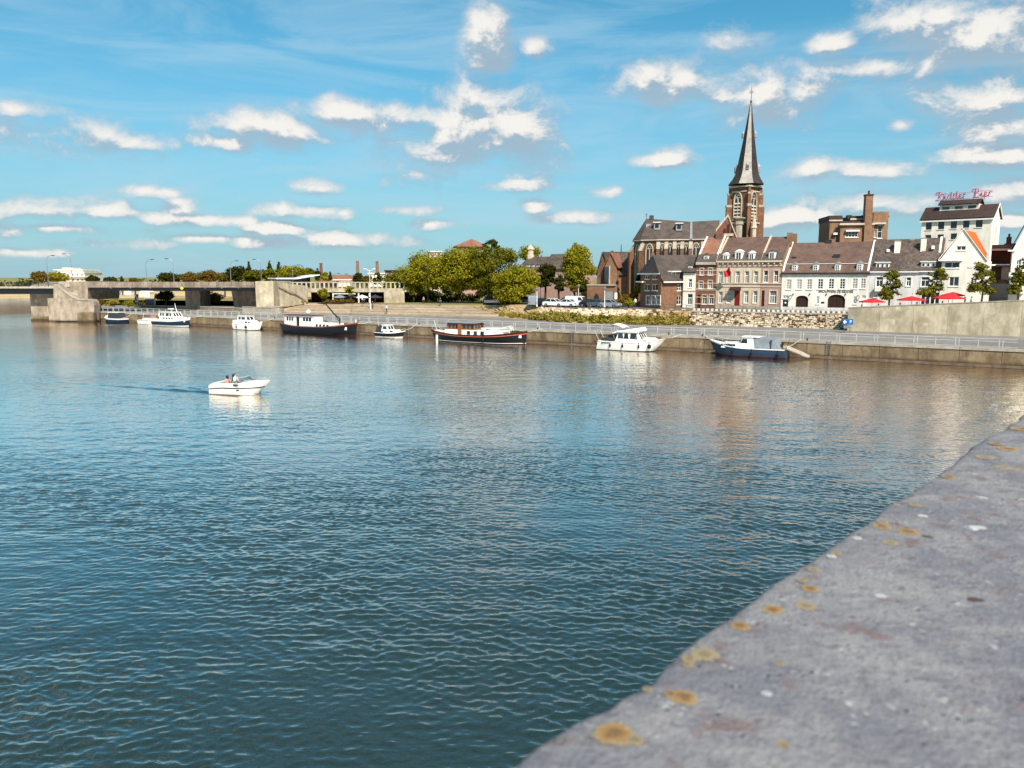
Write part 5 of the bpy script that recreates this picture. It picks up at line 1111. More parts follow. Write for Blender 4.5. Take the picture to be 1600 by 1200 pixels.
MH = Fac(aty(1436.5, 400, 148), aty(1546, 400, 140))
mh = thing('white_malt_house', 'tall white building with dark roof and red script sign on its ridge', 'building', MH.P(6, SZ, 5))
def mr(x0, y0, x1, y1, d=0.0): return rc(MH, c8, x0, y0, x1, y1, d)
rw1 = [(581, 361, 632, 431), (686, 353, 739, 426), (793, 348, 847, 420), (899, 342, 953, 414), (1007, 335, 1065, 409), (575, 475, 626, 520), (680, 470, 732, 516), (792, 462, 846, 512), (898, 460, 952, 510)]
H = [mr(*q) for q in rw1]; L = MH.L; zE = MH.uz(*c8(840, 335))[1]; rid = MH.uz(*c8(880, 233), 3)[1]
m = MB(); wall_holes(m, MH, 0, L, SZ, zE, H); box_body(m, MH, 0, L, SZ, zE, 6)
for u in (0, L): m.poly(MH.P(u, zE, 0), MH.P(u, zE, 6), MH.P(u, rid, 3))
m.build('wall', 'white_plaster', mh)
for h in H: window(MH, mh, h, cols=1, rows=2, glass='curtain_glass' if h[3] < 0 else 'glass', frame='dark_metal', fw=.05, sill='white_paint')
m = MB(); roof_prof(m, MH, -.3, L + .3, [(-.35, zE - .15), (3, rid), (6.35, zE - .15)], .18); m.build('roof', 'dark_tile', mh)
m = MB(); MH.fbox(m, -.3, L + .3, zE - .45, zE - .2, -.4, -.004); m.build('gutter', 'white_paint', mh)
m = MB()
for sg_ in ((0, 3), (3, 6)): m.extr([MH.P(L + .31, zE - .2 if sg_[0] == 0 else rid, sg_[0]), MH.P(L + .31, rid if sg_[0] == 0 else zE - .2, sg_[1]), MH.P(L + .31, (rid if sg_[0] == 0 else zE - .2) + .22, sg_[1]), MH.P(L + .31, (zE - .2 if sg_[0] == 0 else rid) + .22, sg_[0])], MH.U * .12)
m.build('verge_board', 'white_paint', mh)
SD = Fac(MH.P(L, 0, 0), MH.P(L, 0, 6))
for k in (.9, 2.6, 3.0): window(SD, mh, (k, k + .5, zE - 4.2, zE - 1.6), -.15, .1, 1, 2, sill=None)
# lantern along the ridge
l0, l1 = MH.uz(*c8(712, 200), 2.5)[0], MH.uz(*c8(1045, 190), 2.5)[0]; lz0, lz1, lz2 = rid - .3, MH.uz(*c8(880, 215), 1.8)[1], MH.uz(*c8(880, 180), 3)[1]
m = MB(); MH.fbox(m, l0, l1, rid - 1.0, lz1, 1.8, 4.2); la = m.build('roof_lantern', 'white_plaster', mh)
m = MB(); roof_prof(m, MH, l0 - .25, l1 + .25, [(1.4, lz1 - .02), (3, lz2), (4.6, lz1 - .02)], .14); m.build('lantern_roof', 'dark_tile', la)
for k in range(3): w_ = (l1 - l0) / 3; m = MB(); MH.fbox(m, l0 + w_ * k + .45, l0 + w_ * (k + 1) - .45, lz1 - .75, lz1 - .3, 1.73, 1.795); m.build('louvre', 'glass', la)
for x in (655, 690, 740): a = MH.uz(*c8(x, 262), 2.2); m = MB(); MH.fbox(m, a[0] - .12, a[0] + .12, a[1] - .5, a[1] + .35, 2.1, 2.35); m.build('vent_pipe', 'dark_metal', mh)
# script sign: bent tubes between two rails
sgn = thing('roof_sign', 'red tube script sign standing on the ridge of the white malt house', 'sign', MH.P((l0 + l1) / 2, lz2, 3))
s0, s1 = MH.uz(*c8(662, 175), 3.0), MH.uz(*c8(1150, 135), 3.0); W_ = s1[0] - s0[0]; zb0 = MH.uz(*c8(820, 172), 3.0)[1]; zt0 = MH.uz(*c8(900, 92), 3.0)[1]; HH = zt0 - zb0
GL = {  # strokes on a unit grid: x, y
 'R': [[(0, 0), (.1, -.02), (.3, 0), (.38, .3), (.38, 1.0)], [(.05, .62), (.0, .8), (.15, .98), (.4, 1.02), (.7, .98), (.78, .78), (.66, .58), (.38, .52), (.55, .42), (.72, .06), (.9, .04)]],
 'B': [[(.38, 0), (.38, 1.0)], [(.05, .62), (.0, .82), (.15, 1.0), (.45, 1.05), (.72, .98), (.76, .76), (.6, .58), (.38, .54), (.72, .5), (.95, .27), (.75, .02), (.38, -.02), (.1, .04)]],
 'i': [[(0, .05), (.1, .3), (.18, .55), (.2, .1), (.28, .0), (.42, .08)], [(.2, .75), (.22, .82)]],
 'd': [[(.45, .5), (.25, .56), (.08, .4), (.08, .14), (.25, .0), (.42, .12), (.5, .95)], [(.5, .95), (.47, .12), (.56, .0), (.68, .08)]],
 'e': [[(0, .08), (.3, .3), (.36, .48), (.24, .56), (.08, .4), (.08, .14), (.22, .0), (.4, .06), (.5, .14)]],
 'r': [[(.08, 0), (.1, .3), (.12, .55), (.14, .38), (.26, .52), (.42, .54), (.5, .46)]]}
WD = {'R': .95, 'B': .95, 'i': .42, 'd': .68, 'e': .5, 'r': .55, ' ': .55}
word = 'Ridder Bier'; tot = sum(WD[c] for c in word); xs = 0
for ch_ in word:
    if ch_ != ' ':
        m = MB()
        for stt in GL[ch_]:
            for o2 in (0, .05):
                pts = [MH.P(s0[0] + (xs + x + o2) / tot * W_, zb0 + y * HH * .9 + (xs / tot) * 0.25, 3.0 + o2 * 2) for x, y in stt]; m.tube(pts, .06, 5)
        m.build('letter', 'red_tube', sgn)
    xs += WD[ch_]
m = MB()
for zz in (-.06, .62): m.tube([MH.P(s0[0], zb0 + zz * HH, 3.17), MH.P(s1[0], zb0 + zz * HH + .25, 3.17)], .035, 5)
m.build('rail', 'red_tube', sgn)
for k in range(5): m = MB(); uu = s0[0] + W_ * (.14 + .18 * k); m.tube([MH.P(uu, lz2 - .15, 3.17), MH.P(uu, zb0 + .65 * HH + .1, 3.17)], .045, 5); m.build('support', 'dark_metal', sgn)
# ------------------------------------------------------------------ the church
def gothic_outline(f, uc, w_, z0, z1, d, n=8):
    """pointed arch: list of (u, z) from lower left over the apex to lower right"""
    zs = z1 - w_ * .95; pts = [(uc - w_ / 2, z0), (uc - w_ / 2, zs)]
    for k in range(1, n): t = k / n; pts.append((uc - w_ / 2 * (1 - t ** 1.6), zs + (z1 - zs) * math.sin(t * math.pi / 2) ** .9))
    pts.append((uc, z1)); pts += [(2 * uc - u, z) for u, z in pts[-2::-1]]; return pts
def gothic(f, par, uc, w_, z0, z1, d=0.0, mat='stone_trim', glass='glass', louvre=False):
    o = gothic_outline(f, uc, w_ + .3, z0 - .15, z1 + .18, d); i = gothic_outline(f, uc, w_, z0, z1, d); m = MB()
    for k in range(len(o) - 1):
        q = [o[k], o[k + 1], i[k + 1], i[k]]; m.hexa([f.P(u, z, d - .004) for u, z in q] + [f.P(u, z, d - .22) for u, z in q])
    f.fbox(m, uc - w_ / 2 - .3, uc + w_ / 2 + .3, z0 - .32, z0 - .152, d - .3, d - .004)
    f.fbox(m, uc - .07, uc + .07, z0, z1 - w_ * .8, d - .16, d - .012)
    wn = m.build('window', mat, par)
    m = MB(); zs = z1 - w_ * .95
    for s in (-1, 1):
        c = uc + s * w_ / 4; pts = [f.P(c - w_ / 4, zs - .1, d - .1)] + [f.P(c - w_ / 4 * math.cos(math.pi * k / 6), zs - .1 + w_ * .42 * math.sin(math.pi * k / 6), d - .1) for k in range(1, 6)] + [f.P(c + w_ / 4, zs - .1, d - .1)]; m.tube(pts, .06, 5)
    pts = [f.P(uc + w_ * .2 * math.cos(2 * math.pi * k / 8), zs + w_ * .5 + w_ * .2 * math.sin(2 * math.pi * k / 8), d - .1) for k in range(9)]; m.tube(pts, .06, 5)
    m.build('tracery', mat, wn)
    m = MB(); m.poly(*[f.P(u, z, d - .01) for u, z in i]); m.build('pane', glass, wn)
    if louvre:
        k = 0; z = z0 + .2
        while z < zs - .2:
            m = MB(); m.extr([f.P(uc - w_ / 2 + .05, z, d - .2), f.P(uc - w_ / 2 + .05, z + .08, d - .2), f.P(uc - w_ / 2 + .05, z + .3, d - .02), f.P(uc - w_ / 2 + .05, z + .22, d - .02)], f.U * (w_ - .1)); m.build('louvre_slat', mat, wn); z += .62
    return wn
ch = thing('church', 'brown brick gothic church with slate roof and tall pointed spire', 'church', aty(1100, 470, 155) * 1.0)
ch.location.z = SZ
# choir and nave: side wall facing the river, polygonal apse at the left end
CA, CB = aty(1027, 400, 152), aty(1122, 400, 149); CF = Fac(CA, CB); ze = CF.uz(1060, 373.5)[1]; rr = 5.2
AX = [CF.P(0, 0, rr) + (CF.N * math.cos(t) - CF.U * math.sin(t)) * rr for t in (0, R(36), R(72), R(108), R(144), R(180))]
m = MB()
loop = [CF.P(CF.L, 0, 0)] + AX + [CF.P(CF.L, 0, 2 * rr)]
for a, b in zip(loop[:-1], loop[1:]): m.poly((a.x, a.y, SZ), (b.x, b.y, SZ), (b.x, b.y, ze), (a.x, a.y, ze))
m.build('wall', 'church_brick', ch)
apx = CF.P(1.0, 0, rr); R0 = aty(1010, 341.5, apx.y); R0 = CF.P(CF.uz(1010, 341.5, rr)[0], CF.uz(1010, 341.5, rr)[1], rr); zr1 = CF.uz(1078, 346.5, rr)[1]; R1 = CF.P(CF.uz(1078, 350, rr)[0], zr1, rr); R2 = CF.P(CF.L, CF.uz(1122, 344, rr)[1], rr)
ex = lambda p, k=.35: Vector((p.x, p.y, 0)) + (Vector((p.x, p.y, 0)) - Vector((apx.x, apx.y, 0))).normalized() * k + Vector((0, 0, ze))
m = MB()
for a, b in zip(AX[:-1], AX[1:]): m.poly(ex(a), ex(b), R0)
e0, e1 = CF.P(0, ze, -.35), CF.P(CF.L, ze, -.35); m.poly(ex(AX[0]), CF.P(R1.x * 0 + CF.uz(1078, 380)[0], ze, -.35), R1, R0); m.poly(CF.P(CF.uz(1078, 380)[0], ze, -.35), e1, R2, R1)
m.poly(CF.P(0, ze, 2 * rr + .35), CF.P(CF.L, ze, 2 * rr + .35), R2, R1, R0); m.build('roof', 'slate', ch)
m = MB()
lp = [CF.P(CF.L, 0, 0)] + AX
for a, b in zip(lp[:-1], lp[1:]):
    f = Fac(b, a); f.fbox(m, -.1, f.L + .1, ze - .22, ze - .02, -.4, -.004)
m.build('cornice', 'stone_trim', ch)
m = MB(); m.extr([CF.P(CF.uz(1078, 380)[0], ze, -.5), R1 + Vector((0, 0, .25)), R1, CF.P(CF.uz(1078, 380)[0], ze - .2, -.4)], CF.U * .45); m.build('roof_verge', 'lead', ch)
F1, F2 = Fac(AX[1], AX[0]), Fac(AX[2], AX[1])
zt = CF.uz(1060, 377)[1]; zb_ = SZ + 3.5
gothic(F1, ch, F1.L / 2, 1.35, zb_, zt - .5); gothic(F2, ch, F2.L / 2, 1.3, zb_, zt - .6)
for px, w_ in ((1034.6, .95), (1047, .95), (1060.5, .95), (1072, .95), (1087.5, 1.2)): gothic(CF, ch, CF.uz(px, 395)[0], w_, zb_ + 4, zt - .45)
def buttress(f, u, w_, zt, dp, par=None):
    m = MB(); m.extr([f.P(u - w_ / 2, SZ, -dp), f.P(u - w_ / 2, zt - 1.62, -dp), f.P(u - w_ / 2, zt - .28, -.003), f.P(u - w_ / 2, SZ, -.003)], f.U * w_); b_ = m.build('buttress', 'church_brick', par or ch)
    m = MB(); m.extr([f.P(u - w_ / 2 - .06, zt - 1.6, -dp - .08), f.P(u - w_ / 2 - .06, zt - 1.5, -dp - .08), f.P(u - w_ / 2 - .06, zt, -.003), f.P(u - w_ / 2 - .06, zt - .25, -.003)], f.U * (w_ + .12)); m.build('buttress_cap', 'grey_stone', b_)
for px in (1028.5, 1041, 1054, 1066, 1079, 1098): buttress(CF, CF.uz(px, 395)[0], .6, zt + .1, 1.1)
buttress(F1, .15, .7, zt - .2, 1.2); buttress(F2, .1, .7, zt - .4, 1.2); buttress(F2, F2.L * .98, .6, zt, .6)
for px, py in ((1027, 352), (1061.5, 353.5)):  # roof dormers
    u, z = CF.uz(px, py, 2.8); a = MB(); CF.fbox(a, u - .6, u + .6, z - .9, z + .45, 2.0, 4.6); dm = a.build('dormer', 'lead', ch); a = MB(); CF.fbox(a, u - .35, u + .35, z - .5, z + .2, 1.93, 1.995); a.build('opening', 'glass', dm); a = MB(); CF.fbox(a, u - .75, u + .75, z + .453, z + .6, 1.7, 4.8); a.build('dormer_roof', 'white_paint', dm)
u, z = F2.uz(1004, 353.5, 1.5); m = MB(); p = F2.P(F2.L * .5, z, 2.2); m.box(p.x - .5, p.x + .5, p.y - .3, p.y + 1.5, z - .8, z + .4); dm = m.build('dormer', 'lead', ch)
m = MB(); m.tube([R0, R0 + Vector((0, 0, 1.1))], .05, 5); m.tube([R0 + Vector((-.25, 0, .75)), R0 + Vector((.25, 0, .75))], .04, 5); m.build('cross', 'dark_metal', ch)
m = MB(); p = CF.P(CF.uz(1018, 341, rr)[0], R0.z, rr); m.box(p.x - .4, p.x + .4, p.y - .3, p.y + .3, p.z - .3, p.z + .6); m.build('roof_vent', 'dark_metal', ch)
# gabled transept front beside the tower
TF = Fac(aty(1117, 380, 146), aty(1151, 380, 145)); a = TF.uz(1137.6, 337.5); l = TF.uz(1118.5, 361.5); r_ = TF.uz(1151, 372)
m = MB(); m.extr([TF.P(l[0], SZ), TF.P(r_[0], SZ), TF.P(*r_), TF.P(*a), TF.P(*l)], -TF.N * 4); m.build('transept', 'red_brick', ch)
m = MB()
for pa, pb in ((l, a), (a, r_)): m.extr([TF.P(pa[0], pa[1] - .1, -.2), TF.P(pb[0], pb[1] - .1, -.2), TF.P(pb[0], pb[1] + .35, -.2), TF.P(pa[0], pa[1] + .35, -.2)], -TF.N * .6)
m.build('gable_coping', 'stone_trim', ch)
for px, t_, b_ in ((1132.4, 357, 364), (1138.2, 349.5, 364.5), (1143.8, 357, 364.5)):
    u, z = TF.uz(px, t_); z2 = TF.uz(px, b_)[1]; m = MB(); m.extr([TF.P(uu, zz, -.06) for uu, zz in gothic_outline(TF, u, .5, z2, z, 0)], -TF.N * .05); m.build('niche', 'dark_wood', ch)
m = MB(); q = TF.rect(1127, 365, 1146, 369); TF.fbox(m, q[0], q[1], q[2], q[3], -.4, -.004); m.build('string_course', 'stone_trim', ch)
# tower, set cornerwise to the river
TC = aty(1163.8, 330, 152); side = 4.15; hd = side / 2 * math.sqrt(2); rot = R(-3)
def cor(k, s=hd): a_ = rot + math.pi / 2 * k - math.pi / 2; return Vector((TC.x + s * math.cos(a_), TC.y + s * math.sin(a_), 0))
ztw = aty(1165, 289, 152 - hd).z; 
m = MB(); m.prism([tuple(cor(k).xy) for k in range(4)], SZ, ztw); tw = m.build('tower', 'church_brick', ch)
FL, FR = Fac(cor(3), cor(0)), Fac(cor(0), cor(1))
for f, (x0, x1, y0, y1) in ((FL, (1147, 1159.5, 300, 344)), (FR, (1171.5, 1181.5, 298.5, 343))):
    q = f.rect(x0, y0, x1, y1); gothic(f, ch, (q[0] + q[1]) / 2, (q[1] - q[0]) - .25, q[2] + .3, q[3] - .2, louvre=True, mat='stone_trim')
    m = MB(); f.fbox(m, .5, f.L - .5, ztw - 1.15, ztw - .95, -.12, -.004); f.fbox(m, -.15, f.L + .15, ztw - .28, ztw - .02, -.4, -.004)
    zz = f.uz((x0 + x1) / 2, 347)[1]; f.fbox(m, .3, f.L - .3, zz - .25, zz, -.2, -.006); m.build('string_course', 'stone_trim', ch)
for k, px in ((0, 1165.5), (3, 1138), (1, 1190.5)):
    c = cor(k, hd + .12); n = (c - Vector((TC.x, TC.y, 0))).normalized(); t = Vector((-n.y, n.x, 0))
    def blk(z0, z1, w_, dp, mat, nm, par): 
        mm = MB(); a = c - n * .5 - t * w_ / 2; mm.extr([Vector((a.x, a.y, z0)), Vector((a.x, a.y, z0)) + t * w_, Vector((a.x, a.y, z0)) + t * w_ + n * (.5 + dp), Vector((a.x, a.y, z0)) + n * (.5 + dp)], (0, 0, z1 - z0)); return mm.build(nm, mat, par)
    zA, zB = aty(px, 322, 149).z, aty(px, 303, 149).z
    b1 = blk(SZ, zA, .75, .55, 'church_brick', 'buttress', ch); blk(zA + .003, zA + .45, .85, .62, 'grey_stone', 'buttress_cap', b1)
    b2 = blk(zA + .453, zB, .6, .3, 'church_brick', 'buttress', ch); blk(zB + .003, zB + .4, .68, .36, 'grey_stone', 'buttress_cap', b2); blk(zB + .403, ztw - .3, .4, .12, 'church_brick', 'corner_shaft', ch)
# spire: eight slopes with a flared foot
z_ = lambda y: aty(1168, y, 152).z; k_ = 152 / 1200 / math.cos(math.pi / 8)
prof = [(25.6, 289), (23.0, 285), (20.5, 281), (17.8, 275), (15.8, 268), (14.2, 258), (7.3, 211), (1.1, 161)]
def ringpt(r, y, a): return Vector((TC.x + .35 * (1 - r / 26) + r * k_ * math.cos(a), TC.y + r * k_ * math.sin(a), z_(y)))
dirc = math.atan2(-TC.y, -TC.x)
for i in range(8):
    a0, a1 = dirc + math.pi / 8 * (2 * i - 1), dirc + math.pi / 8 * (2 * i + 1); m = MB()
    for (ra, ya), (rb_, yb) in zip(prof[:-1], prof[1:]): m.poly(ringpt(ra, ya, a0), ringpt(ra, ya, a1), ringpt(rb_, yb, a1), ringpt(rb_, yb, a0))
    m.build('spire_slope', 'pale_slate' if i == 0 else 'dark_slate', ch)  # glare on the slope facing the camera is painted in as paler slate
m = MB(); m.poly(*[ringpt(25.6, 289, dirc + math.pi / 8 * (2 * i - 1)) for i in range(8)]); m.build('spire_soffit', 'dark_slate', ch)
for r_, y, da, s in ((15.4, 266, R(90), 1), (15.4, 266, R(-90), 1), (8.2, 212, R(90), .75), (8.2, 212, R(-90), .75), (14.6, 263, 0, .8)):
    p = ringpt(r_ * .97, y, dirc + da); m = MB(); m.box(p.x - .28 * s, p.x + .28 * s, p.y - .28, p.y + .4, p.z - .5 * s, p.z + .55 * s); lu = m.build('lucarne', 'lead', ch)
    m = MB(); m.lathe([(.45 * s, .551 * s), (0, 1.3 * s)], p, 4, math.pi / 4); m.build('lucarne_roof', 'lead', lu)
    if da == 0: m = MB(); m.box(p.x - .16, p.x + .16, p.y - .31, p.y - .285, p.z - .3, p.z + .3); m.build('lucarne_door', 'red_door', lu)
tp = ringpt(0, 161, 0); m = MB(); m.lathe([(.16, 0), (.22, .3), (.1, .6), (.05, .8), (.035, 3.3)], tp, 6)
for dz_ in (2.0,): m.tube([tp + Vector((-.5, 0, dz_)), tp + Vector((.5, 0, dz_))], .04, 5)
pts = [tp + Vector((.28 * math.cos(k * math.pi / 5), 0, 2.0 + .28 * math.sin(k * math.pi / 5))) for k in range(11)]; m.tube(pts, .035, 5); m.build('cross', 'dark_metal', ch)
# stair turret and pinnacle at the foot of the tower
p = aty(1153, 372, 147); m = MB(); m.lathe([(.75, SZ - p.z), (.75, 2.4), (.95, 2.5), (.95, 3.0), (.7, 3.1), (1.3, 3.6), (1.3, 3.75), (0, 3.9)], p, 8); m.build('stair_turret', 'grey_stone', ch)
p = aty(1178, 357, 147.5); m = MB(); m.lathe([(.45, SZ - p.z), (.45, 0), (.62, .1), (.55, .3), (0, 2.9)], p, 8); m.build('pinnacle', 'stone_trim', ch)

# ------------------------------------------------------------------ parish school and convent left of the church
def gable_block(name, label, cat, f, u0, u1, z0, ze, zr, depth, wallm, roofm, holes=(), axis='u', par=None):
    r = par or thing(name, label, cat, f.P((u0 + u1) / 2, z0, depth / 2)); m = MB()
    wall_holes(m, f, u0, u1, z0, ze, list(holes)); box_body(m, f, u0, u1, z0, ze, depth)
    if axis == 'u':
        for u in (u0, u1): m.poly(f.P(u, ze, 0), f.P(u, ze, depth), f.P(u, zr, depth / 2))
        m.build('wall', wallm, r); m = MB(); roof_prof(m, f, u0 - .2, u1 + .2, [(-.35, ze - .1), (depth / 2, zr), (depth + .35, ze - .1)]); m.build('roof', roofm, r)
    else:
        um = (u0 + u1) / 2; m.poly(f.P(u0, ze, 0), f.P(u1, ze, 0), f.P(um, zr, 0)); m.build('wall', wallm, r)
        m = MB()
        for a, b in ((u0 - .3, um), (um, u1 + .3)):
            za, zb = (ze - .2, zr) if a < um - .01 else (zr, ze - .2); m.extr([f.P(a, za + .02, -.3), f.P(b, zb + .02, -.3), f.P(b, zb + .2, -.3), f.P(a, za + .2, -.3)], -f.N * (depth + .4))
        m.build('roof', roofm, r)
    return r
SF = FacPx(930, 163, 992, 160, 430)
def sr_(x, y, d=0.0): return SF.uz(*c5(x, y), d)
sc_ = gable_block('parish_school', 'brown school building with steep tiled gables left of the church', 'school', SF, sr_(1020, 500)[0], sr_(1420, 500)[0], SZ, sr_(1200, 465)[1], sr_(1250, 228, 4.5)[1], 9, 'brown_brick', 'grey_tile')
g = SF.back(-2.2); gable_block('', '', '', g, g.uz(*c5(1022, 500))[0], g.uz(*c5(1140, 500))[0], SZ, g.uz(*c5(1080, 440))[1], g.uz(*c5(1080, 232))[1], 6, 'brown_brick', 'grey_tile', axis='v', par=sc_)
g = SF.back(-3.6); gable_block('', '', '', g, g.uz(*c5(1095, 500))[0], g.uz(*c5(1225, 500))[0], SZ, g.uz(*c5(1160, 385))[1], g.uz(*c5(1160, 240))[1], 7, 'tan_brick', 'rose_tile', axis='v', par=sc_)
m = MB(); q = rc(g, c5, 1098, 380, 1146, 560); g.fbox(m, q[0], q[1], q[2], q[3], -.12, -.004); m.build('tall_window', 'glass', sc_)
m = MB(); q = rc(g, c5, 1146, 372, 1156, 560); g.fbox(m, q[0], q[1], q[2], q[3], -.25, -.004); m.build('pilaster', 'stone_trim', sc_)
g = SF.back(-1.6); gable_block('', '', '', g, g.uz(*c5(1157, 500))[0], g.uz(*c5(1400, 500))[0], SZ, g.uz(*c5(1250, 466))[1], g.uz(*c5(1250, 336), 3)[1], 6, 'tan_brick', 'grey_tile', par=sc_)
m = MB(); q = rc(SF, c5, 1160, 212, 1184, 240, 4); SF.fbox(m, q[0], q[1], q[2], q[3], 4, 4.8); m.build('chimney', 'brown_brick', sc_)
m = MB(); p = aty(*c5(1270, 215), 175); m.tube([p - Vector((0, 0, 6)), p + Vector((0, 0, 1.5))], .35, 6, .06); fl = thing('roof_spirelet', 'thin dark spirelet behind the school roof', 'spirelet', p - Vector((0, 0, 6))); m.build('spike', 'dark_slate', fl)
AW = FacPx(918, 146, 962, 143, 460); aw = thing('arched_garden_wall', 'brown brick wall with a dark pointed archway behind the parked cars', 'wall', AW.P(4, SZ, 1))
q = rc(AW, c5, 916, 575, 1085, 735); m = MB(); AW.fbox(m, q[0], q[1], SZ, q[3], 0, .5); m.build('wall', 'orange_brick', aw)
q2 = rc(AW, c5, 1085, 560, 1210, 735); m = MB(); AW.fbox(m, q2[0], q2[1], SZ, q2[3], .2, .8); m.build('side_wall', 'tan_brick', aw)
m = MB(); AW.fbox(m, q[0] - .1, q2[1], q[3] + .003, q[3] + .25, -.1, .9); m.build('coping', 'grey_stone', aw)
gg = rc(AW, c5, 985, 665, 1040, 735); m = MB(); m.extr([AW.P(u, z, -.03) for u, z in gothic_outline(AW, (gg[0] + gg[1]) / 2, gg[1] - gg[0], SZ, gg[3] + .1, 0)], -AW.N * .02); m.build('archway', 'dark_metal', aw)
q3 = rc(AW, c5, 1100, 640, 1180, 705); m = MB(); AW.fbox(m, q3[0], q3[1], SZ, q3[3], .1, .19); m.build('garage_door', 'lead', aw)
VF = FacPx(812, 188, 905, 178, 440)
def vr_(x, y, d=0.0): return VF.uz(*c5(x, y), d)
cv = gable_block('convent', 'long pinkish convent building with grey roofs behind the tall tree', 'convent', VF, vr_(432, 420)[0], vr_(760, 420)[0], SZ, vr_(600, 405)[1], vr_(600, 252, 5)[1], 10, 'pink_brick', 'grey_tile', [rc(VF, c5, 470 + k * 60, 450, 500 + k * 60, 520) for k in range(4)])
for k in range(4): window(VF, cv, rc(VF, c5, 470 + k * 60, 450, 500 + k * 60, 520))
gable_block('', '', '', VF, vr_(190, 420)[0], vr_(430, 420)[0] - .3, SZ, vr_(320, 412)[1], vr_(320, 282, 5)[1], 10, 'pink_brick', 'grey_tile', par=cv)
m = MB(); p = VF.P(*vr_(326, 285, 5), 5); m.lathe([(1.0, -1.5), (1.0, .6), (.75, .7), (.75, 1.9), (1.0, 2.0), (.7, 2.6), (.1, 3.1), (0, 3.6)], p, 8); m.build('turret', 'stone_trim', cv)
for k in range(3): dormer(VF, cv, rc(VF, c5, 285 + k * 50, 362, 315 + k * 50, 392, .8), .8, 3, .4, rows=1)
gutter(cv, VF, vr_(432, 420)[0], vr_(760, 420)[0], vr_(600, 408)[1], 'stone_trim')

# ------------------------------------------------------------------ buildings beyond the bridge and the trees
def box_building(name, label, x0, y0, x1, y1, Dp, mat, depth=12, rows=0, cols=0, roofm=None, zbase=3.6, cat='building', wf=.5):
    f = FacPx(x0, Dp, x1, Dp + .5, (y0 + y1) / 2); a, b, c, e = f.rect(x0, y0, x1, y1); r = thing(name, label, cat, f.P((a + b) / 2, zbase, depth / 2)); H = []
    if rows:
        w_, h_ = (b - a) / cols, (e - c) / rows
        H = [(a + w_ * (i + .5 - wf / 2), a + w_ * (i + .5 + wf / 2), c + h_ * (j + .25), c + h_ * (j + .75)) for i in range(cols) for j in range(rows)]
    m = MB(); wall_holes(m, f, a, b, zbase - 1, e, H); box_body(m, f, a, b, zbase - 1, e, depth); m.build('wall', mat, r)
    for h in H: window(f, r, h, cols=2, rows=1, sill=None, fw=.1)
    m = MB(); f.fbox(m, a - .3, b + .3, e + .003, e + .4, -.4, depth + .3); m.build('roof', roofm or mat, r); return r, f, (a, b, c, e)
r, f, q = box_building('white_apartment_block', 'white stepped apartment block beyond the bridge at far left', 88, 426, 132, 441, 330, 'white_plaster', 16, 2, 6)
a = f.rect(84, 421, 126, 425.5); m = MB(); f.fbox(m, a[0], a[1], q[3] + .41, a[3] - .3, 1.5, 15); m.build('upper_storey', 'white_plaster', r); m = MB(); f.fbox(m, a[0] - .6, a[1] + .6, a[3] - .297, a[3], .8, 15.5); m.build('upper_roof', 'white_paint', r)
a = f.rect(91, 418.3, 108, 421); m = MB(); f.fbox(m, a[0], a[1], a[2], a[3], 3, 10); m.build('plant_room', 'white_plaster', r)
m = MB(); f.fbox(m, q[0] - .5, q[1] + 1, (q[2] + q[3]) / 2 + .3, (q[2] + q[3]) / 2 + .7, -1.6, -.004); m.build('balcony_band', 'white_paint', r)
# tents and pale huts seen under the deck
for i, (x, y, w_, Dp) in enumerate(((166, 462, 11, 262), (185, 460, 12, 268), (230, 463, 15, 250), (203, 460, 10, 270), (152, 461, 9, 275))):
    b = aty(x, 467.5, Dp); b.z = 3.6; s = w_ / 1200 * Dp; t = thing('peaked_tent', ['small white peaked tent under the bridge, second from the pier', 'white peaked tent under the middle of the right bridge span', 'largest white peaked tent beside the blue river sign', 'white peaked tent just left of the blue river sign', 'white peaked tent nearest the bridge pier'][i], 'tent', b, group='tents under the bridge')
    m = MB(); m.lathe([(s * .72, 0), (s * .72, 1.4)], b, 4, math.pi / 4); m.build('tent_wall', 'tent_white', t)
    m = MB(); m.lathe([(s * .8, 1.4), (s * .45, 2.0), (s * .2, 2.8), (0, 3.8)], b, 4, math.pi / 4); m.build('tent_top', 'tent_white', t)
strip('far_sand', 'sand', [(-165, 225, 3.64), (-40, 235, 3.64)], [(-230, 330, 3.7), (-60, 330, 3.7)], 20, 6, .03)
# canopy building above the stair wall
CF2 = FacPx(431, 200, 502, 206, 437); cb = thing('canopy_building', 'low glass pavilion with wide pale flat canopy above the stair wall', 'building', CF2.P(5, 7, 3))
q = CF2.rect(433, 432, 497, 444); m = MB(); CF2.fbox(m, q[0] + .4, q[1] - 1.5, 7, q[3], 2, 7); m.build('glass_wall', 'glass', cb)
m = MB(); m.extr([CF2.P(*CF2.uz(431, 434)), CF2.P(*CF2.uz(462, 434)), CF2.P(*CF2.uz(500, 429)), CF2.P(*CF2.uz(500, 430.2)), CF2.P(*CF2.uz(464, 436.2)), CF2.P(*CF2.uz(431, 436.2))], -CF2.N * 9); m.build('canopy', 'white_paint', cb)
for k in range(6): uu = q[0] + .6 + (q[1] - q[0] - 2.4) * k / 5; m = MB(); CF2.fbox(m, uu - .1, uu + .1, 7, q[3], 1.8, 1.99); m.build('column', 'dark_metal', cb)
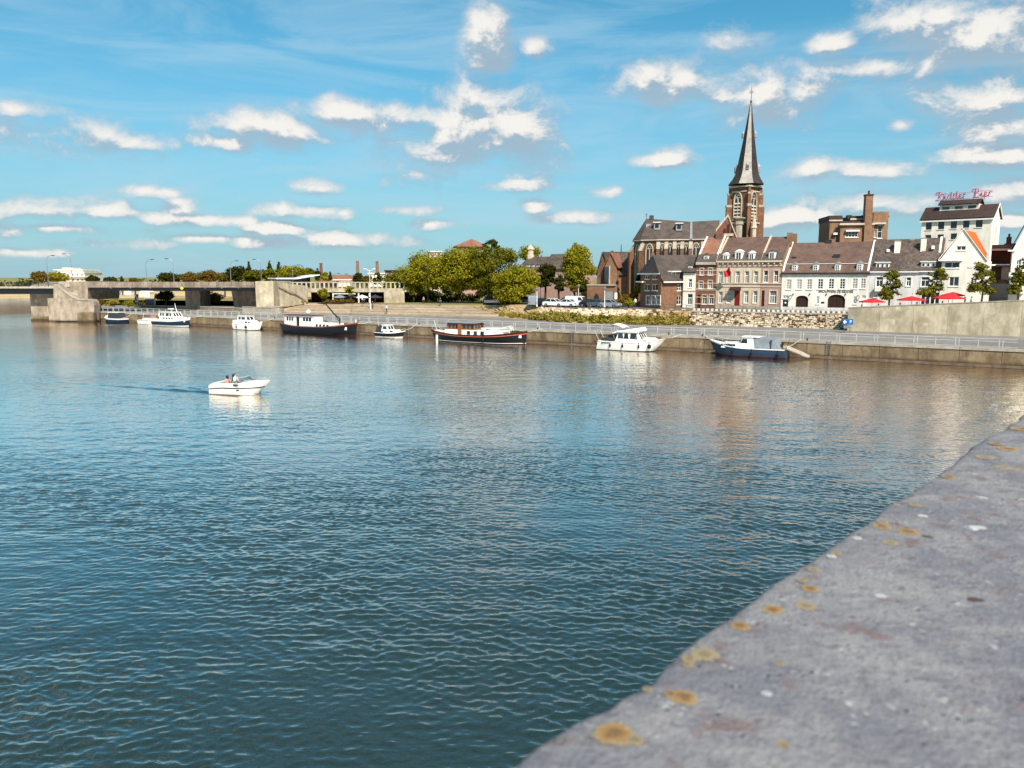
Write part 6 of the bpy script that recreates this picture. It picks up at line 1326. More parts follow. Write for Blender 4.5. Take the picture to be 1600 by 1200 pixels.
# ground of the approach road level
m = MB(); m.poly(VD.P(-12, zl + .02, .5), VD.P(VD.L, zl + .02, .5), VD.P(VD.L, zl + .02, 30), VD.P(-20, zl + .02, 30)); tag(m.build('road', 'asphalt'), kind='structure')
r, f, q = box_building('terraced_row', 'pale terraced houses with brown roof beyond the balustrade', 513, 438, 550, 446, 260, 'cream_plaster', 8, 1, 7, zbase=6, cat='houses')
m = MB(); a = f.rect(513, 430, 550, 438); roof_prof(m, f, q[0] - .2, q[1] + .2, [(-.4, q[3] + .41), (4, a[3]), (8.4, q[3] + .41)]); m.build('tiled_roof', 'rose_tile', r)
r, f, q = box_building('low_brown_hut', 'low hut with reddish roof beside the canopy pavilion', 499, 441, 524, 446, 215, 'dark_wood', 6, zbase=7, roofm='rose_tile', cat='hut')
r, f, q = box_building('pale_flat_block', 'pale flat-roofed block left of the big tree group', 576, 428, 606, 441, 300, 'white_plaster', 12, 2, 5, zbase=5)
r, f, q = box_building('brick_stair_tower', 'brick stair tower rising above the left side of the tree group', 643, 404.5, 656.5, 440, 230, 'tan_brick', 8, roofm='dark_tile', cat='tower')
r, f, q = box_building('dark_flat_block', 'dark flat-roofed block just above the leftmost trees', 602, 424, 645, 440, 240, 'brown_brick', 10, 2, 6, roofm='dark_tile')
r, f, q = box_building('cream_flat_block', 'cream block showing over the middle of the tree crowns', 671, 394, 690, 440, 260, 'cream_plaster', 12, 6, 3)
r, f, q = box_building('domed_hall', 'pale hall with low pyramid roof above the tree crowns', 713, 387.5, 760, 440, 250, 'pink_brick', 14, 6, 8)
a = [f.rect(713, 387, 760, 387.5), f.uz(737, 373, 7)]; m = MB(); c0 = f.P(a[1][0], a[1][1], 7); z1 = q[3] + .41
base4 = [f.P(q[0] - 1, z1, -1), f.P(q[1] + 1, z1, -1), f.P(q[1] + 1, z1, 15), f.P(q[0] - 1, z1, 15)]
for k in range(4): m.poly(base4[k], base4[(k + 1) % 4], c0)
m.build('pyramid_roof', 'rose_tile', r)
for i, (px, y, Dp, mt) in enumerate(((502.5, 411, 420, 'red_brick'), (559.5, 408, 430, 'tan_brick'), (590, 408, 440, 'tan_brick'))):
    b = aty(px, 445, Dp); h = aty(px, y, Dp).z - b.z; t = thing('factory_chimney', ['reddish factory chimney beside the dark conifer above the viaduct', 'tall thin factory chimney at left of the far pair', 'tall thin factory chimney at right of the far pair'][i], 'chimney', b, group='factory chimneys'); m = MB(); m.lathe([(1.3, -6), (1.1, 0), (.75, h - .6), (.9, h - .5), (.9, h), (.6, h)], b, 10); m.build('stack', mt, t)
# ------------------------------------------------------------------ boats
def berth(px0, px1, beam, gap=.35, y=520):
    """frame of a boat lying along the quay between two picture columns: origin amidships on the waterline"""
    d = -(gap + beam / 2); a, b = QUAY.uz(px0, y, d)[0], QUAY.uz(px1, y, d)[0]
    return QUAY.P((a + b) / 2, 0, d), b - a, math.atan2(QUAY.U.y, QUAY.U.x)
def hull(L, B, fb, fbow, fstern, rake=.6, srake=.2, draft=.5, full=.62, stern=.75, n=20, wl=None, rubrail=None):
    """lofted hull, bow at +x; returns rows of points sheer..keel for one side and the deck outline"""
    rows = []
    for i in range(n + 1):
        t = i / n; x = -L / 2 + L * t
        w_ = (1 - max(0, (t - full) / (1 - full)) ** 2.2) * (stern + (1 - stern) * min(1, t / .3) ** .7)
        w_ = max(w_, .0); zs = fb + (fbow - fb) * max(0, (t - .45) / .55) ** 2 + (fstern - fb) * max(0, (.35 - t) / .35) ** 2
        bw = B / 2 * w_; row = []
        for s, (ky, kz) in enumerate(((1, 1), (.985, .72), (.95, .4), (.88, .05), (.5, -.8), (0, -1))):
            z = zs * kz if kz > 0 else draft * kz
            k = (z / zs) if kz > 0 else 0
            xs = x - (rake * (1 - max(k, 0)) + (rake * .5 if kz < 0 else 0)) * max(0, (t - .7) / .3) ** 1.5 + (srake * (1 - max(k, 0))) * max(0, (.12 - t) / .12)
            tw = bw * (ky if t < .8 else ky * (1 - .35 * (1 - max(k, 0)) * (t - .8) / .2)); row.append((xs, tw, z))
        rows.append(row)
    return rows
def hull_mesh(rows, bands):
    """bands: list of (top index, bottom index, material index)"""
    mb = MB(); n = len(rows); m = len(rows[0])
    for sgn in (1, -1):
        base = len(mb.v); mb.v += [(x, sgn * y, z) for r in rows for x, y, z in r]
        for i in range(n - 1):
            for j in range(m - 1): mb.f.append([base + i * m + j, base + (i + 1) * m + j, base + (i + 1) * m + j + 1, base + i * m + j + 1]); mb.mi.append(bands[j])
    for i in (0, n - 1):
        r = rows[i]
        for j in range(m - 1): mb.cur = bands[j]; mb.poly((r[j][0], r[j][1], r[j][2]), (r[j][0], -r[j][1], r[j][2]), (r[j + 1][0], -r[j + 1][1], r[j + 1][2]), (r[j + 1][0], r[j + 1][1], r[j + 1][2]))
    mb.cur = 0; return mb
def weld(o):
    bm = bmesh.new(); bm.from_mesh(o.data); bmesh.ops.remove_doubles(bm, verts=bm.verts, dist=.0005); bmesh.ops.recalc_face_normals(bm, faces=bm.faces); bm.to_mesh(o.data); bm.free(); return smooth_by_angle(o, 35)
def deck_mesh(rows, drop=.12, inset=.04):
    mb = MB(); 
    for a, b in zip(rows[:-1], rows[1:]):
        (xa, ya, za), (xb, yb, zb) = a[0], b[0]; ya, yb = max(ya - inset, 0), max(yb - inset, 0); mb.poly((xa, ya, za - drop), (xb, yb, zb - drop), (xb, -yb, zb - drop), (xa, -ya, za - drop))
    return mb
def hull_at(row, kz):
    """point of a hull section at a fraction of its sheer height"""
    ks = [1, .72, .4, .05]; x, y, z = row[0]
    if kz >= 1: return x, y, z * kz
    for j in range(3):
        if kz >= ks[j + 1] or j == 2:
            t = (ks[j] - kz) / (ks[j] - ks[j + 1]); p, q = row[j], row[j + 1]; return tuple(p[i] + (q[i] - p[i]) * t for i in range(3))
def rail_strip(rows, z0, z1, out=.05, s=(1, -1)):
    """a raised band along the hull at height fractions z0..z1"""
    mb = MB()
    for sg in s:
        for a, b in zip(rows[:-1], rows[1:]):
            q = []; i = []
            for r in (a, b):
                for k in (z0, z1): x, y, z = hull_at(r, k); q.append((x, sg * (y + out), z)); i.append((x, sg * max(y - .03, 0), z))
            mb.hexa([q[0], q[2], i[2], i[0], q[1], q[3], i[3], i[1]])
    return mb
def cabin(par, x0, x1, hw, z0, z1, mat, fr=.3, bk=.1, tum=.08, name='cabin', roof=None, over=.12, rt=.08, camber=.06):
    mb = MB(); mb.hexa([(x0, -hw, z0), (x1, -hw, z0), (x1, hw, z0), (x0, hw, z0), (x0 + bk, -hw + tum, z1), (x1 - fr, -hw + tum, z1), (x1 - fr, hw - tum, z1), (x0 + bk, hw - tum, z1)])
    c = mb.build(name, mat, par, local=True)
    if roof:
        m = MB(); a, b, h = x0 + bk - over, x1 - fr + over, hw - tum + over; n = 6; v = []
        for k in range(n + 1): y = -h + 2 * h * k / n; zz = camber * (1 - (y / h) ** 2); v += [(a, y, z1 + .003 + zz), (b, y, z1 + .003 + zz), (a, y, z1 + rt + zz), (b, y, z1 + rt + zz)]
        f = []
        for k in range(n):
            i = 4 * k; j = i + 4; f += [[i, i + 1, j + 1, j], [i + 2, j + 2, j + 3, i + 3], [i, j, j + 2, i + 2], [i + 1, i + 3, j + 3, j + 1]]
        f += [[0, 2, 3, 1], [4 * n, 4 * n + 1, 4 * n + 3, 4 * n + 2]]; m.add(v, f); m.build('roof', roof, c, local=True)
    return c
def side_windows(par, spec, hw, tum, z0, z1, zc0, zc1, mat='glass', frame=None, slant=0.0):
    """panes on both sides, following the cabin's inward lean"""
    def yy(z): return hw - tum * (z - zc0) / (zc1 - zc0)
    for xa, xb in spec:
        for s in (1, -1):
            m = MB(); q = [(xa, z0), (xb, z0), (xb - slant, z1), (xa + slant * .4, z1)]
            m.hexa([(x, s * (yy(z) - .01), z) for x, z in q] + [(x, s * (yy(z) + .012), z) for x, z in q]); o = m.build('window', mat, par, local=True)
            if frame:
                m = MB(); 
                for (xa_, za_), (xb_, zb_) in zip(q, q[1:] + q[:1]): m.tube([(xa_, s * (yy(za_) + .012), za_), (xb_, s * (yy(zb_) + .012), zb_)], .03, 4)
                m.build('window_frame', frame, o, local=True)
def front_windows(par, xb, fr, hw, tum, z0, z1, zc0, zc1, n=2, sgn=1):
    for k in range(n):
        def pt(t, z): f = (z - zc0) / (zc1 - zc0); h = (hw - tum * f) * .88; return (xb - sgn * fr * f + sgn * .012, -h + 2 * h * t, z)
        a, b = k / n + .05, (k + 1) / n - .05; m = MB(); q = [pt(a, z0), pt(b, z0), pt(b, z1), pt(a, z1)]; m.extr(q, (-.02 * sgn, 0, 0)); m.build('windscreen', 'glass', par, local=True)
def pulpit(par, rows, i0, h, mat='rail_metal', name='bow_rail', step=2, both=True):
    m = MB(); pts = {1: [], -1: []}
    for s in (1, -1):
        for r in rows[i0:]: x, y, z = r[0]; pts[s].append(Vector((x, s * max(y - .08, 0), z + h)))
        m.tube(pts[s], .022, 5)
        for k, p in enumerate(pts[s]):
            if k % step == 0: m.tube([p - Vector((0, 0, h)), p], .018, 4)
    return m.build(name, mat, par, local=True)
def fender(par, x, y, z, r=.13, h=.5):
    m = MB(); m.lathe([(0, -h / 2), (r * .7, -h / 2 + .05), (r, -h / 4), (r, h / 4), (r * .6, h / 2 - .04), (.03, h / 2), (.03, h / 2 + .35)], (x, y, z), 8); return m.build('fender', 'rubber', par, local=True, smooth=True)
def boat(name, label, px0, px1, beam, cat='boat', flip=False, gap=.35):
    o, L, a = berth(px0, px1, beam, gap); r = thing(name, label, cat, o, a + (math.pi if flip else 0), 'boats moored along the quay'); return r, L
near = -1    # side facing the river is -y when the bow points right

# --- big dark barge with white wheelhouse and boom (left)
r, L = boat('barge', 'long dark grey barge with white wheelhouse and raised black boom', 445, 559, 3.6)
rows = hull(L, 3.6, 1.25, 2.1, 1.65, rake=.5, srake=.5, full=.66, stern=.62, draft=.6)
weld(hull_mesh(rows, [0, 0, 0, 1, 1]).build('hull', ['black_paint', 'antifoul'], r, local=True)); deck_mesh(rows, .1).build('deck', 'teak', r, local=True)
rail_strip(rows, .93, 1.02, .06).build('rubbing_strake', 'maroon_paint', r, local=True); rail_strip(rows, 1.03, 1.1, .02).build('gunwale', 'varnish', r, local=True)
c = cabin(r, -L * .42, -L * .02, 1.35, 1.2, 3.15, 'white_boat', fr=.25, bk=.12, tum=.1, name='wheelhouse', roof='maroon_paint', over=.3)
side_windows(c, [(-L * .385 + k * .62, -L * .385 + k * .62 + .42) for k in range(3)] + [(-L * .385 + 2.55, -L * .385 + 2.85)] + [(-L * .155 + k * .72, -L * .155 + k * .72 + .58) for k in range(3)], 1.35, .1, 2.2, 2.9, 1.2, 3.15)
m = MB(); m.box(-L * .24, -L * .205, -1.38, -1.3, 1.3, 2.95); m.build('door', 'dark_wood', c, local=True)
c = cabin(r, -L * .02, L * .28, 1.3, 1.2, 1.95, 'white_boat', fr=.4, bk=0, tum=.15, name='coachroof', roof='white_boat', over=.03, rt=.05)
side_windows(c, [(-L * .0 + .3 + k * .85, -L * .0 + .75 + k * .85) for k in range(4)], 1.3, .15, 1.4, 1.75, 1.2, 1.95, frame='dark_metal')
m = MB(); b0 = Vector((L * .27, 0, 1.9)); m.tube([b0, b0 + Vector((0, 0, .9))], .11, 7); m.tube([b0 + Vector((0, 0, .9)), b0 + Vector((-1.3, 0, 1.7)), b0 + Vector((-3.1, 0, 3.3)), b0 + Vector((-3.7, 0, 3.3))], [.1, .13, .09, .06], 6); m.tube([b0 + Vector((.1, 0, .2)), b0 + Vector((-1.2, 0, 1.6))], .05, 5); m.build('boom', 'black_paint', r, local=True)
m = MB(); m.lathe([(0, -.45), (.32, -.3), (.45, 0), (.32, .3), (0, .45)], (-L * .15, 0, 3.75), 10); m.build('radar_dome', 'white_boat', r, local=True, smooth=True)
m = MB(); m.tube([(-L * .06, .3, 3.2), (-L * .06, .3, 4.6)], .025, 4); m.build('mast', 'rail_metal', r, local=True)
m = MB(); x, y, z = rows[18][1]; m.box(x - .25, x + .25, -y - .06, -y - .01, z - .35, z + .15); m.build('anchor', 'white_paint', r, local=True)
m = MB(); x = rows[-1][0][0]; m.tube([(x - .1, 0, 2.1), (x + .2, 0, 2.5), (x + .9, 0, 2.75)], .06, 5); m.build('bowsprit', 'varnish', r, local=True); m = MB(); m.lathe([(.1, 0), (.1, .6), (.16, .65), (0, .7)], (x - .35, 0, 2.1), 7); m.build('stem_post', 'white_paint', r, local=True)
m = MB(); x = -L / 2 + .4; m.tube([(x, 0, 1.6), (x - .5, 0, 2.9)], .03, 5); m.poly((x - .2, .01, 2.2), (x - .5, .01, 2.85), (x - .5, .01, 2.2), (x - .3, .01, 1.6)); m.build('ensign', 'red_canvas', r, local=True)
# --- the classic barge with white deck and orange stripe
r, L = boat('tjalk_barge', 'black classic barge with white deckhouse and orange stripe along its hull', 680, 824, 4.0)
rows = hull(L, 4.0, 1.2, 2.0, 1.7, rake=.25, srake=.9, full=.72, stern=.55, draft=.6)
weld(hull_mesh(rows, [0, 0, 0, 1, 1]).build('hull', ['black_paint', 'antifoul'], r, local=True)); deck_mesh(rows, .05).build('deck', 'white_boat', r, local=True)
rail_strip(rows, .80, .86, .06).build('orange_strake', 'orange_stripe', r, local=True); rail_strip(rows, .86, .905, .05).build('maroon_strake', 'maroon_paint', r, local=True); rail_strip(rows, 1.0, 1.06, .03).build('gunwale', 'maroon_paint', r, local=True)
rail_strip(rows, .10, .15, .012).build('waterline_stripe', 'white_paint', r, local=True)
c = cabin(r, -L * .33, L * .02, 1.5, 1.15, 1.95, 'white_boat', fr=.1, bk=.1, tum=.06, name='deckhouse')
c2_ = cabin(r, -L * .31, L * .0, 1.4, 1.953, 2.95, 'varnish', fr=.2, bk=.1, tum=.06, name='wheelhouse', roof='grey_canvas', over=.35)
side_windows(c2_, [(-L * .30 + .2 + k * .68, -L * .30 + .74 + k * .68) for k in range(3)] + [(-L * .13 + k * .75, -L * .13 + .6 + k * .75) for k in range(3)], 1.4, .06, 2.1, 2.8, 1.953, 2.95, frame='varnish'); front_windows(c2_, L * .0, .2, 1.4, .06, 2.15, 2.8, 1.953, 2.95, 3)
m = MB(); m.box(-L * .175, -L * .135, -1.56, -1.5, 1.2, 2.8); m.build('door', 'varnish', c, local=True)
c = cabin(r, L * .02, L * .3, 1.4, 1.15, 1.8, 'white_boat', fr=.6, bk=0, tum=.12, name='coachroof', roof='white_boat', over=.03, rt=.05)
for k in range(3):
    x = L * -.06 + k * 1.25
    for s in (-1, 1): m = MB(); m.box(x - .25, x + .25, s * 1.505 - .02, s * 1.505 + .02, 1.32, 1.75); o = m.build('window', 'glass', r, local=True); m = MB(); m.box(x - .31, x + .31, s * 1.5 - .012, s * 1.5 + .012, 1.26, 1.81); m.build('window_frame', 'dark_metal', o, local=True)
m = MB(); m.tube([(L * .02, 0, 2.15), (L * .34, 0, 2.35)], .11, 8); m.box(L * .12, L * .3, -.8, .8, 1.86, 2.05); m.build('lowered_mast', 'white_boat', r, local=True)
m = MB(); m.tube([(L * .18, -.3, 2.1), (L * .33, -.3, 2.7), (L * .35, -.3, 2.0)], .05, 5); m.tube([(L * .18, .3, 2.1), (L * .33, .3, 2.7), (L * .35, .3, 2.0)], .05, 5); m.build('mast_crutch', 'white_boat', r, local=True)
m = MB(); x, y, z = rows[19][1]; m.box(x - .28, x + .28, -y - .08, -y - .01, z - .3, z + .1); m.build('anchor', 'white_paint', r, local=True)
m = MB(); m.box(-L * .42, -L * .40, -rows[2][0][1] - .12, -rows[2][0][1] - .02, -.1, 1.0); m.build('rudder_mark', 'white_paint', r, local=True)
fender(r, L * .12, -2.12, .6, .12, .9)
m = MB()
for k in range(6): x = -L / 2 + .3 + k * .55; m.tube([(x, -1.0 - .12 * k, 1.65 - .06 * k), (x, -1.0 - .12 * k, 2.3 - .06 * k)], .02, 4)
m.tube([(-L / 2 + .3, -1.0, 2.3), (-L / 2 + 3.05, -1.6, 2.0)], .025, 5); m.build('stern_rail', 'rail_metal', r, local=True)
m = MB(); m.tube([(-L / 2 + .3, 0, 1.7), (-L / 2 - .2, 0, 3.2)], .03, 5); m.build('flagstaff', 'white_paint', r, local=True)
# --- white cruiser with raised cabin and parasol
r, L = boat('white_cruiser', 'white motor cruiser with black fenders and a small white bimini at the stern', 942, 1041, 3.4)
rows = hull(L, 3.4, 1.25, 1.85, 1.3, rake=1.7, srake=-.35, full=.5, stern=.92, draft=.5)
weld(hull_mesh(rows, [0, 0, 0, 1, 1]).build('hull', ['white_boat', 'black_paint'], r, local=True)); deck_mesh(rows, .03).build('deck', 'white_boat', r, local=True)
rail_strip(rows, .9, .97, .05).build('rubbing_strake', 'white_boat', r, local=True); rail_strip(rows, .0, .07, .012).build('waterline_stripe', 'black_paint', r, local=True)
c = cabin(r, -L * .24, L * .2, 1.35, 1.2, 2.55, 'white_boat', fr=.85, bk=.5, tum=.18, name='cabin', roof='white_boat', over=.25, rt=.12)
side_windows(c, [(-L * .21 + .1, -L * .21 + 1.0), (-L * .1, -L * .1 + .75), (L * .0 - .05, L * .0 + 1.05)], 1.35, .18, 1.65, 2.4, 1.2, 2.55, slant=.22); front_windows(c, L * .2, .85, 1.35, .18, 1.6, 2.4, 1.2, 2.55, 3)
m = MB(); m.hexa([(-L * .3, -1.2, 2.3), (L * .16, -1.2, 2.75), (L * .16, 1.2, 2.75), (-L * .3, 1.2, 2.3), (-L * .22, -1.1, 2.62), (L * .13, -1.1, 3.2), (L * .13, 1.1, 3.2), (-L * .22, 1.1, 2.62)]); m.build('flybridge', 'white_boat', r, local=True)
cabin(r, L * .18, L * .36, .9, 1.5, 1.85, 'white_boat', fr=.5, bk=0, tum=.2, name='foredeck_hatch')
m = MB(); m.box(-L * .46, -L * .25, -1.35, 1.35, 1.25, 1.62); m.build('cockpit_cover', 'dark_canvas', r, local=True)
m = MB(); x0 = -L * .38
for s in (-1, 1): m.tube([(x0 + 1.1, s * 1.0, 1.6), (x0 + .5, s * 1.0, 3.2)], .025, 5); m.tube([(x0 + 1.4, s * 1.0, 2.3), (x0 + 1.7, s * 1.0, 3.2)], .025, 5)
m.build('bimini_frame', 'rail_metal', r, local=True)
m = MB(); n = 8; v = []
for k in range(n + 1): t = k / n; v += [(x0 - .1 + 2.5 * t, -1.1, 3.05 + .45 * math.sin(math.pi * t)), (x0 - .1 + 2.5 * t, 0, 3.2 + .45 * math.sin(math.pi * t)), (x0 - .1 + 2.5 * t, 1.1, 3.05 + .45 * math.sin(math.pi * t))]
m.add(v, [[3 * k + j, 3 * k + j + 1, 3 * k + j + 4, 3 * k + j + 3] for k in range(n) for j in (0, 1)]); m.build('bimini', 'tent_white', r, local=True, smooth=True)
for t in (.22, .42, .68): i = int(t * 20); fender(r, rows[i][2][0], -rows[i][2][1] - .1, .7)
fender(r, L * .3, -1.32, .75, .26, .6)
pulpit(r, rows, 12, .62)
m = MB(); 
for k in range(3): m.box(-L * .44 + k * .42, -L * .44 + k * .42 + .34, -1.72, -1.62, .98, 1.06)
m.build('vent_slot', 'black_paint', r, local=True)
m = MB(); m.tube([(-L / 2 - .1, -.9, 1.2), (-L / 2 - .9, -.9, 2.6)], .04, 5); m.tube([(-L / 2 - .1, .9, 1.2), (-L / 2 - .9, .9, 2.6)], .04, 5); m.tube([(-L / 2 - .9, -.9, 2.6), (-L / 2 - .9, .9, 2.6)], .04, 5); m.build('davit', 'rail_metal', r, local=True)
# --- dark blue cabin boat, bow to the left
r, L = boat('blue_cabin_boat', 'dark blue cabin boat with grey canvas tent, bow to the left', 1109, 1231, 3.2, flip=True)
rows = hull(L, 3.2, 1.15, 1.95, 1.15, rake=1.0, srake=-.1, full=.5, stern=.85, draft=.5)
weld(hull_mesh(rows, [0, 0, 0, 1, 1]).build('hull', ['blue_hull', 'antifoul'], r, local=True)); deck_mesh(rows, .05).build('deck', 'white_boat', r, local=True)
rail_strip(rows, .93, 1.03, .05).build('rubbing_strake', 'white_boat', r, local=True); rail_strip(rows, .0, .16, .012).build('boot_top', 'antifoul', r, local=True)
c = cabin(r, L * -.02, L * .31, 1.25, 1.1, 1.7, 'white_boat', fr=.35, bk=0, tum=.15, name='coachroof', roof='white_boat', over=.03, rt=.05)
side_windows(c, [(L * .12, L * .12 + .95), (L * .215, L * .215 + .9)], 1.25, .15, 1.3, 1.58, 1.1, 1.7)
c = cabin(r, -L * .12, L * .08, 1.3, 1.1, 2.5, 'white_boat', fr=.5, bk=-.5, tum=.15, name='wheel_shelter', roof='white_boat', over=.15)
side_windows(c, [(-L * .035, L * .055)], 1.3, .15, 1.75, 2.3, 1.1, 2.5, slant=.25); front_windows(c, L * .08, .5, 1.3, .15, 1.75, 2.35, 1.1, 2.5, 3)
m = MB(); m.hexa([(-L * .43, -1.35, 1.1), (-L * .13, -1.35, 1.1), (-L * .13, 1.35, 1.1), (-L * .43, 1.35, 1.1), (-L * .375, -1.1, 2.35), (-L * .1, -1.15, 2.6), (-L * .1, 1.15, 2.6), (-L * .375, 1.1, 2.35)]); cv_ = m.build('canvas_tent', 'grey_canvas', r, local=True)
m = MB(); m.box(-L * .335, -L * .325, 1.0, 1.37, 1.12, 2.3); m.build('canvas_seam', 'dark_canvas', cv_, local=True)
pulpit(r, rows, 13, .6); fender(r, -L * .1, 1.68, .55); fender(r, L * .14, 1.62, .6, .1, .6); fender(r, -L * .42, 1.5, .5, .2, .5)
m = MB(); m.tube([(-L * .5, .6, 1.2), (-L * .54, .6, 2.4)], .03, 5); m.build('flagstaff', 'dark_wood', r, local=True)
# inflatable hung behind it
o, Ld, a = berth(1231, 1257, 1.2, 1.0); dg = thing('inflatable_dinghy', 'pale inflatable dinghy tipped up behind the dark blue cabin boat', 'dinghy', o + Vector((0, 0, .25)), a, 'boats moored along the quay')
m = MB(); n = 10; Lr = 1.35; pts = [(-Lr, -.5, 1.15)] + [(-Lr + 2 * Lr * k / n, -.5, 1.15 - 1.0 * k / n) for k in range(1, n)] + [(Lr + .1, -.3, .12), (Lr + .2, 0, .1), (Lr + .1, .3, .12)] + [(Lr - 2 * Lr * k / n, .5, .15 + 1.0 * k / n) for k in range(1, n)] + [(-Lr, .5, 1.15)]; m.tube(pts, .22, 8); m.build('tube', 'seat_vinyl', dg, local=True, smooth=True)
m = MB(); m.extr([(-Lr, -.42, 1.0), (Lr, -.42, .0), (Lr, .42, .0), (-Lr, .42, 1.0)], (0, 0, .06)); m.build('floor', 'dark_canvas', dg, local=True)
m = MB(); m.box(-Lr - .05, -Lr + .05, -.42, .42, .85, 1.4); m.build('transom', 'varnish', dg, local=True)
m = MB(); m.box(-Lr - .3, -Lr - .06, -.15, .15, 1.2, 1.7); m.tube([(-Lr - .18, 0, 1.2), (-Lr - .2, 0, .4)], .06, 6); m.build('outboard', 'black_paint', dg, local=True)
# --- small cabin boat between the barges
r, L = boat('small_cabin_boat', 'small white and black cabin boat between the two long barges', 590, 634, 2.3)
rows = hull(L, 2.3, .75, 1.15, .8, rake=.7, full=.5, stern=.88, draft=.35)
weld(hull_mesh(rows, [0, 0, 0, 1, 1]).build('hull', ['black_paint', 'white_boat'], r, local=True)); deck_mesh(rows, .02).build('deck', 'white_boat', r, local=True); rail_strip(rows, .92, 1.04, .04).build('rubbing_strake', 'white_boat', r, local=True); rail_strip(rows, .05, .2, .012).build('waterline_stripe', 'white_boat', r, local=True)
c = cabin(r, -L * .18, L * .26, .9, .75, 1.25, 'white_boat', fr=.4, bk=.1, tum=.15, name='coachroof', roof='white_boat', over=.03, rt=.04); side_windows(c, [(-L * .12, -L * .12 + .8), (L * .06, L * .06 + .6)], .9, .15, .9, 1.15, .75, 1.25)
c = cabin(r, -L * .25, L * .02, .85, 1.0, 1.95, 'white_boat', fr=.45, bk=.2, tum=.12, name='wheel_shelter', roof='white_boat'); side_windows(c, [(-L * .2, -L * .05)], .85, .12, 1.35, 1.8, 1.0, 1.95, slant=.15); front_windows(c, L * .02, .45, .85, .12, 1.35, 1.85, 1.0, 1.95, 2)
m = MB(); m.hexa([(-L * .45, -.9, .75), (-L * .24, -.9, .75), (-L * .24, .9, .75), (-L * .45, .9, .75), (-L * .42, -.7, 1.75), (-L * .24, -.75, 1.9), (-L * .24, .75, 1.9), (-L * .42, .7, 1.75)]); m.build('canvas_tent', 'dark_canvas', r, local=True); pulpit(r, rows, 14, .4); fender(r, -L * .1, -1.2, .4, .1, .4)
# --- small white cruiser near the rounded wall
r, L = boat('small_white_cruiser', 'small white cruiser with round black fender below the rounded low wall', 371, 411, 2.7)
rows = hull(L, 2.7, 1.15, 1.7, 1.15, rake=.9, full=.5, stern=.9, draft=.4)
weld(hull_mesh(rows, [0, 0, 0, 1, 1]).build('hull', ['white_boat', 'black_paint'], r, local=True)); deck_mesh(rows, .02).build('deck', 'white_boat', r, local=True); rail_strip(rows, .0, .08, .012).build('waterline_stripe', 'black_paint', r, local=True); rail_strip(rows, .9, .97, .04).build('rubbing_strake', 'white_boat', r, local=True)
c = cabin(r, -L * .3, L * .22, 1.05, 1.1, 1.75, 'white_boat', fr=.4, bk=.1, tum=.12, name='coachroof'); side_windows(c, [(-L * .02, L * .07), (L * .1, L * .17)], 1.05, .12, 1.3, 1.6, 1.1, 1.75)
c = cabin(r, -L * .32, L * .06, 1.0, 1.75, 2.55, 'white_boat', fr=.5, bk=.1, tum=.12, name='wheel_shelter', roof='white_boat'); side_windows(c, [(-L * .27, -L * .18), (-L * .15, -L * .02)], 1.0, .12, 1.95, 2.4, 1.75, 2.55); front_windows(c, L * .06, .5, 1.0, .12, 1.9, 2.45, 1.75, 2.55, 2)
fender(r, L * .08, -1.42, .6, .22, .5); fender(r, -L * .3, -1.4, .6, .1, .5); pulpit(r, rows, 13, .5)
m = MB(); m.box(-L * .55, -L * .48, -.7, .7, .8, 1.8); m.build('stern_locker', 'white_boat', r, local=True); m = MB(); m.tube([(L * .0, 0, 2.6), (L * .0, 0, 3.6)], .02, 4); m.build('mast', 'rail_metal', r, local=True)
# --- navy and white cruiser with mast
r, L = boat('navy_cruiser', 'navy hulled cruiser with white cabin, mast and pink stern rail', 246, 299, 3.1)
rows = hull(L, 3.1, 1.25, 1.9, 1.2, rake=.7, full=.5, stern=.9, draft=.45)
weld(hull_mesh(rows, [1, 0, 0, 2, 2]).build('hull', ['navy_paint', 'white_boat', 'antifoul'], r, local=True)); deck_mesh(rows, .02).build('deck', 'white_boat', r, local=True); rail_strip(rows, .02, .12, .012).build('waterline_stripe', 'white_boat', r, local=True)
c = cabin(r, -L * .28, L * .3, 1.15, 1.2, 1.85, 'white_boat', fr=.5, bk=.1, tum=.12, name='coachroof'); side_windows(c, [(-L * .16 + k * .9, -L * .16 + k * .9 + .5) for k in range(4)], 1.15, .12, 1.4, 1.7, 1.2, 1.85)
c = cabin(r, -L * .3, L * .16, 1.1, 1.85, 2.75, 'white_boat', fr=.7, bk=.15, tum=.12, name='wheel_shelter', roof='white_boat'); side_windows(c, [(-L * .25, -L * .2), (-L * .18, -L * .13), (-L * .08, L * .01), (L * .03, L * .085)], 1.1, .12, 2.05, 2.6, 1.85, 2.75); front_windows(c, L * .16, .7, 1.1, .12, 2.0, 2.65, 1.85, 2.75, 3)
m = MB(); m.tube([(L * .12, 0, 2.8), (L * .07, 0, 4.6)], .09, 6, .04); m.tube([(-L * .05, 0, 2.8), (-L * .05, 0, 3.4)], .06, 6); m.box(-L * .08, -L * .02, -.5, .5, 3.4, 3.55); m.build('mast', 'white_boat', r, local=True)
m = MB()
for k in range(5): x = -L * .48 + k * .35; m.box(x, x + .08, -1.35, -1.28, 1.25, 2.15); m.box(x, x + .08, 1.28, 1.35, 1.25, 2.15)
m.box(-L * .48, -L * .29, -1.36, -1.27, 2.1, 2.2); m.box(-L * .48, -L * .29, 1.27, 1.36, 2.1, 2.2); m.build('stern_rail', 'shirt_pink', r, local=True)
m = MB(); x, y, z = rows[18][1]; m.box(x - .2, x + .2, -y - .06, -y - .01, z - .3, z + .1); m.build('anchor', 'white_paint', r, local=True); pulpit(r, rows, 13, .5)
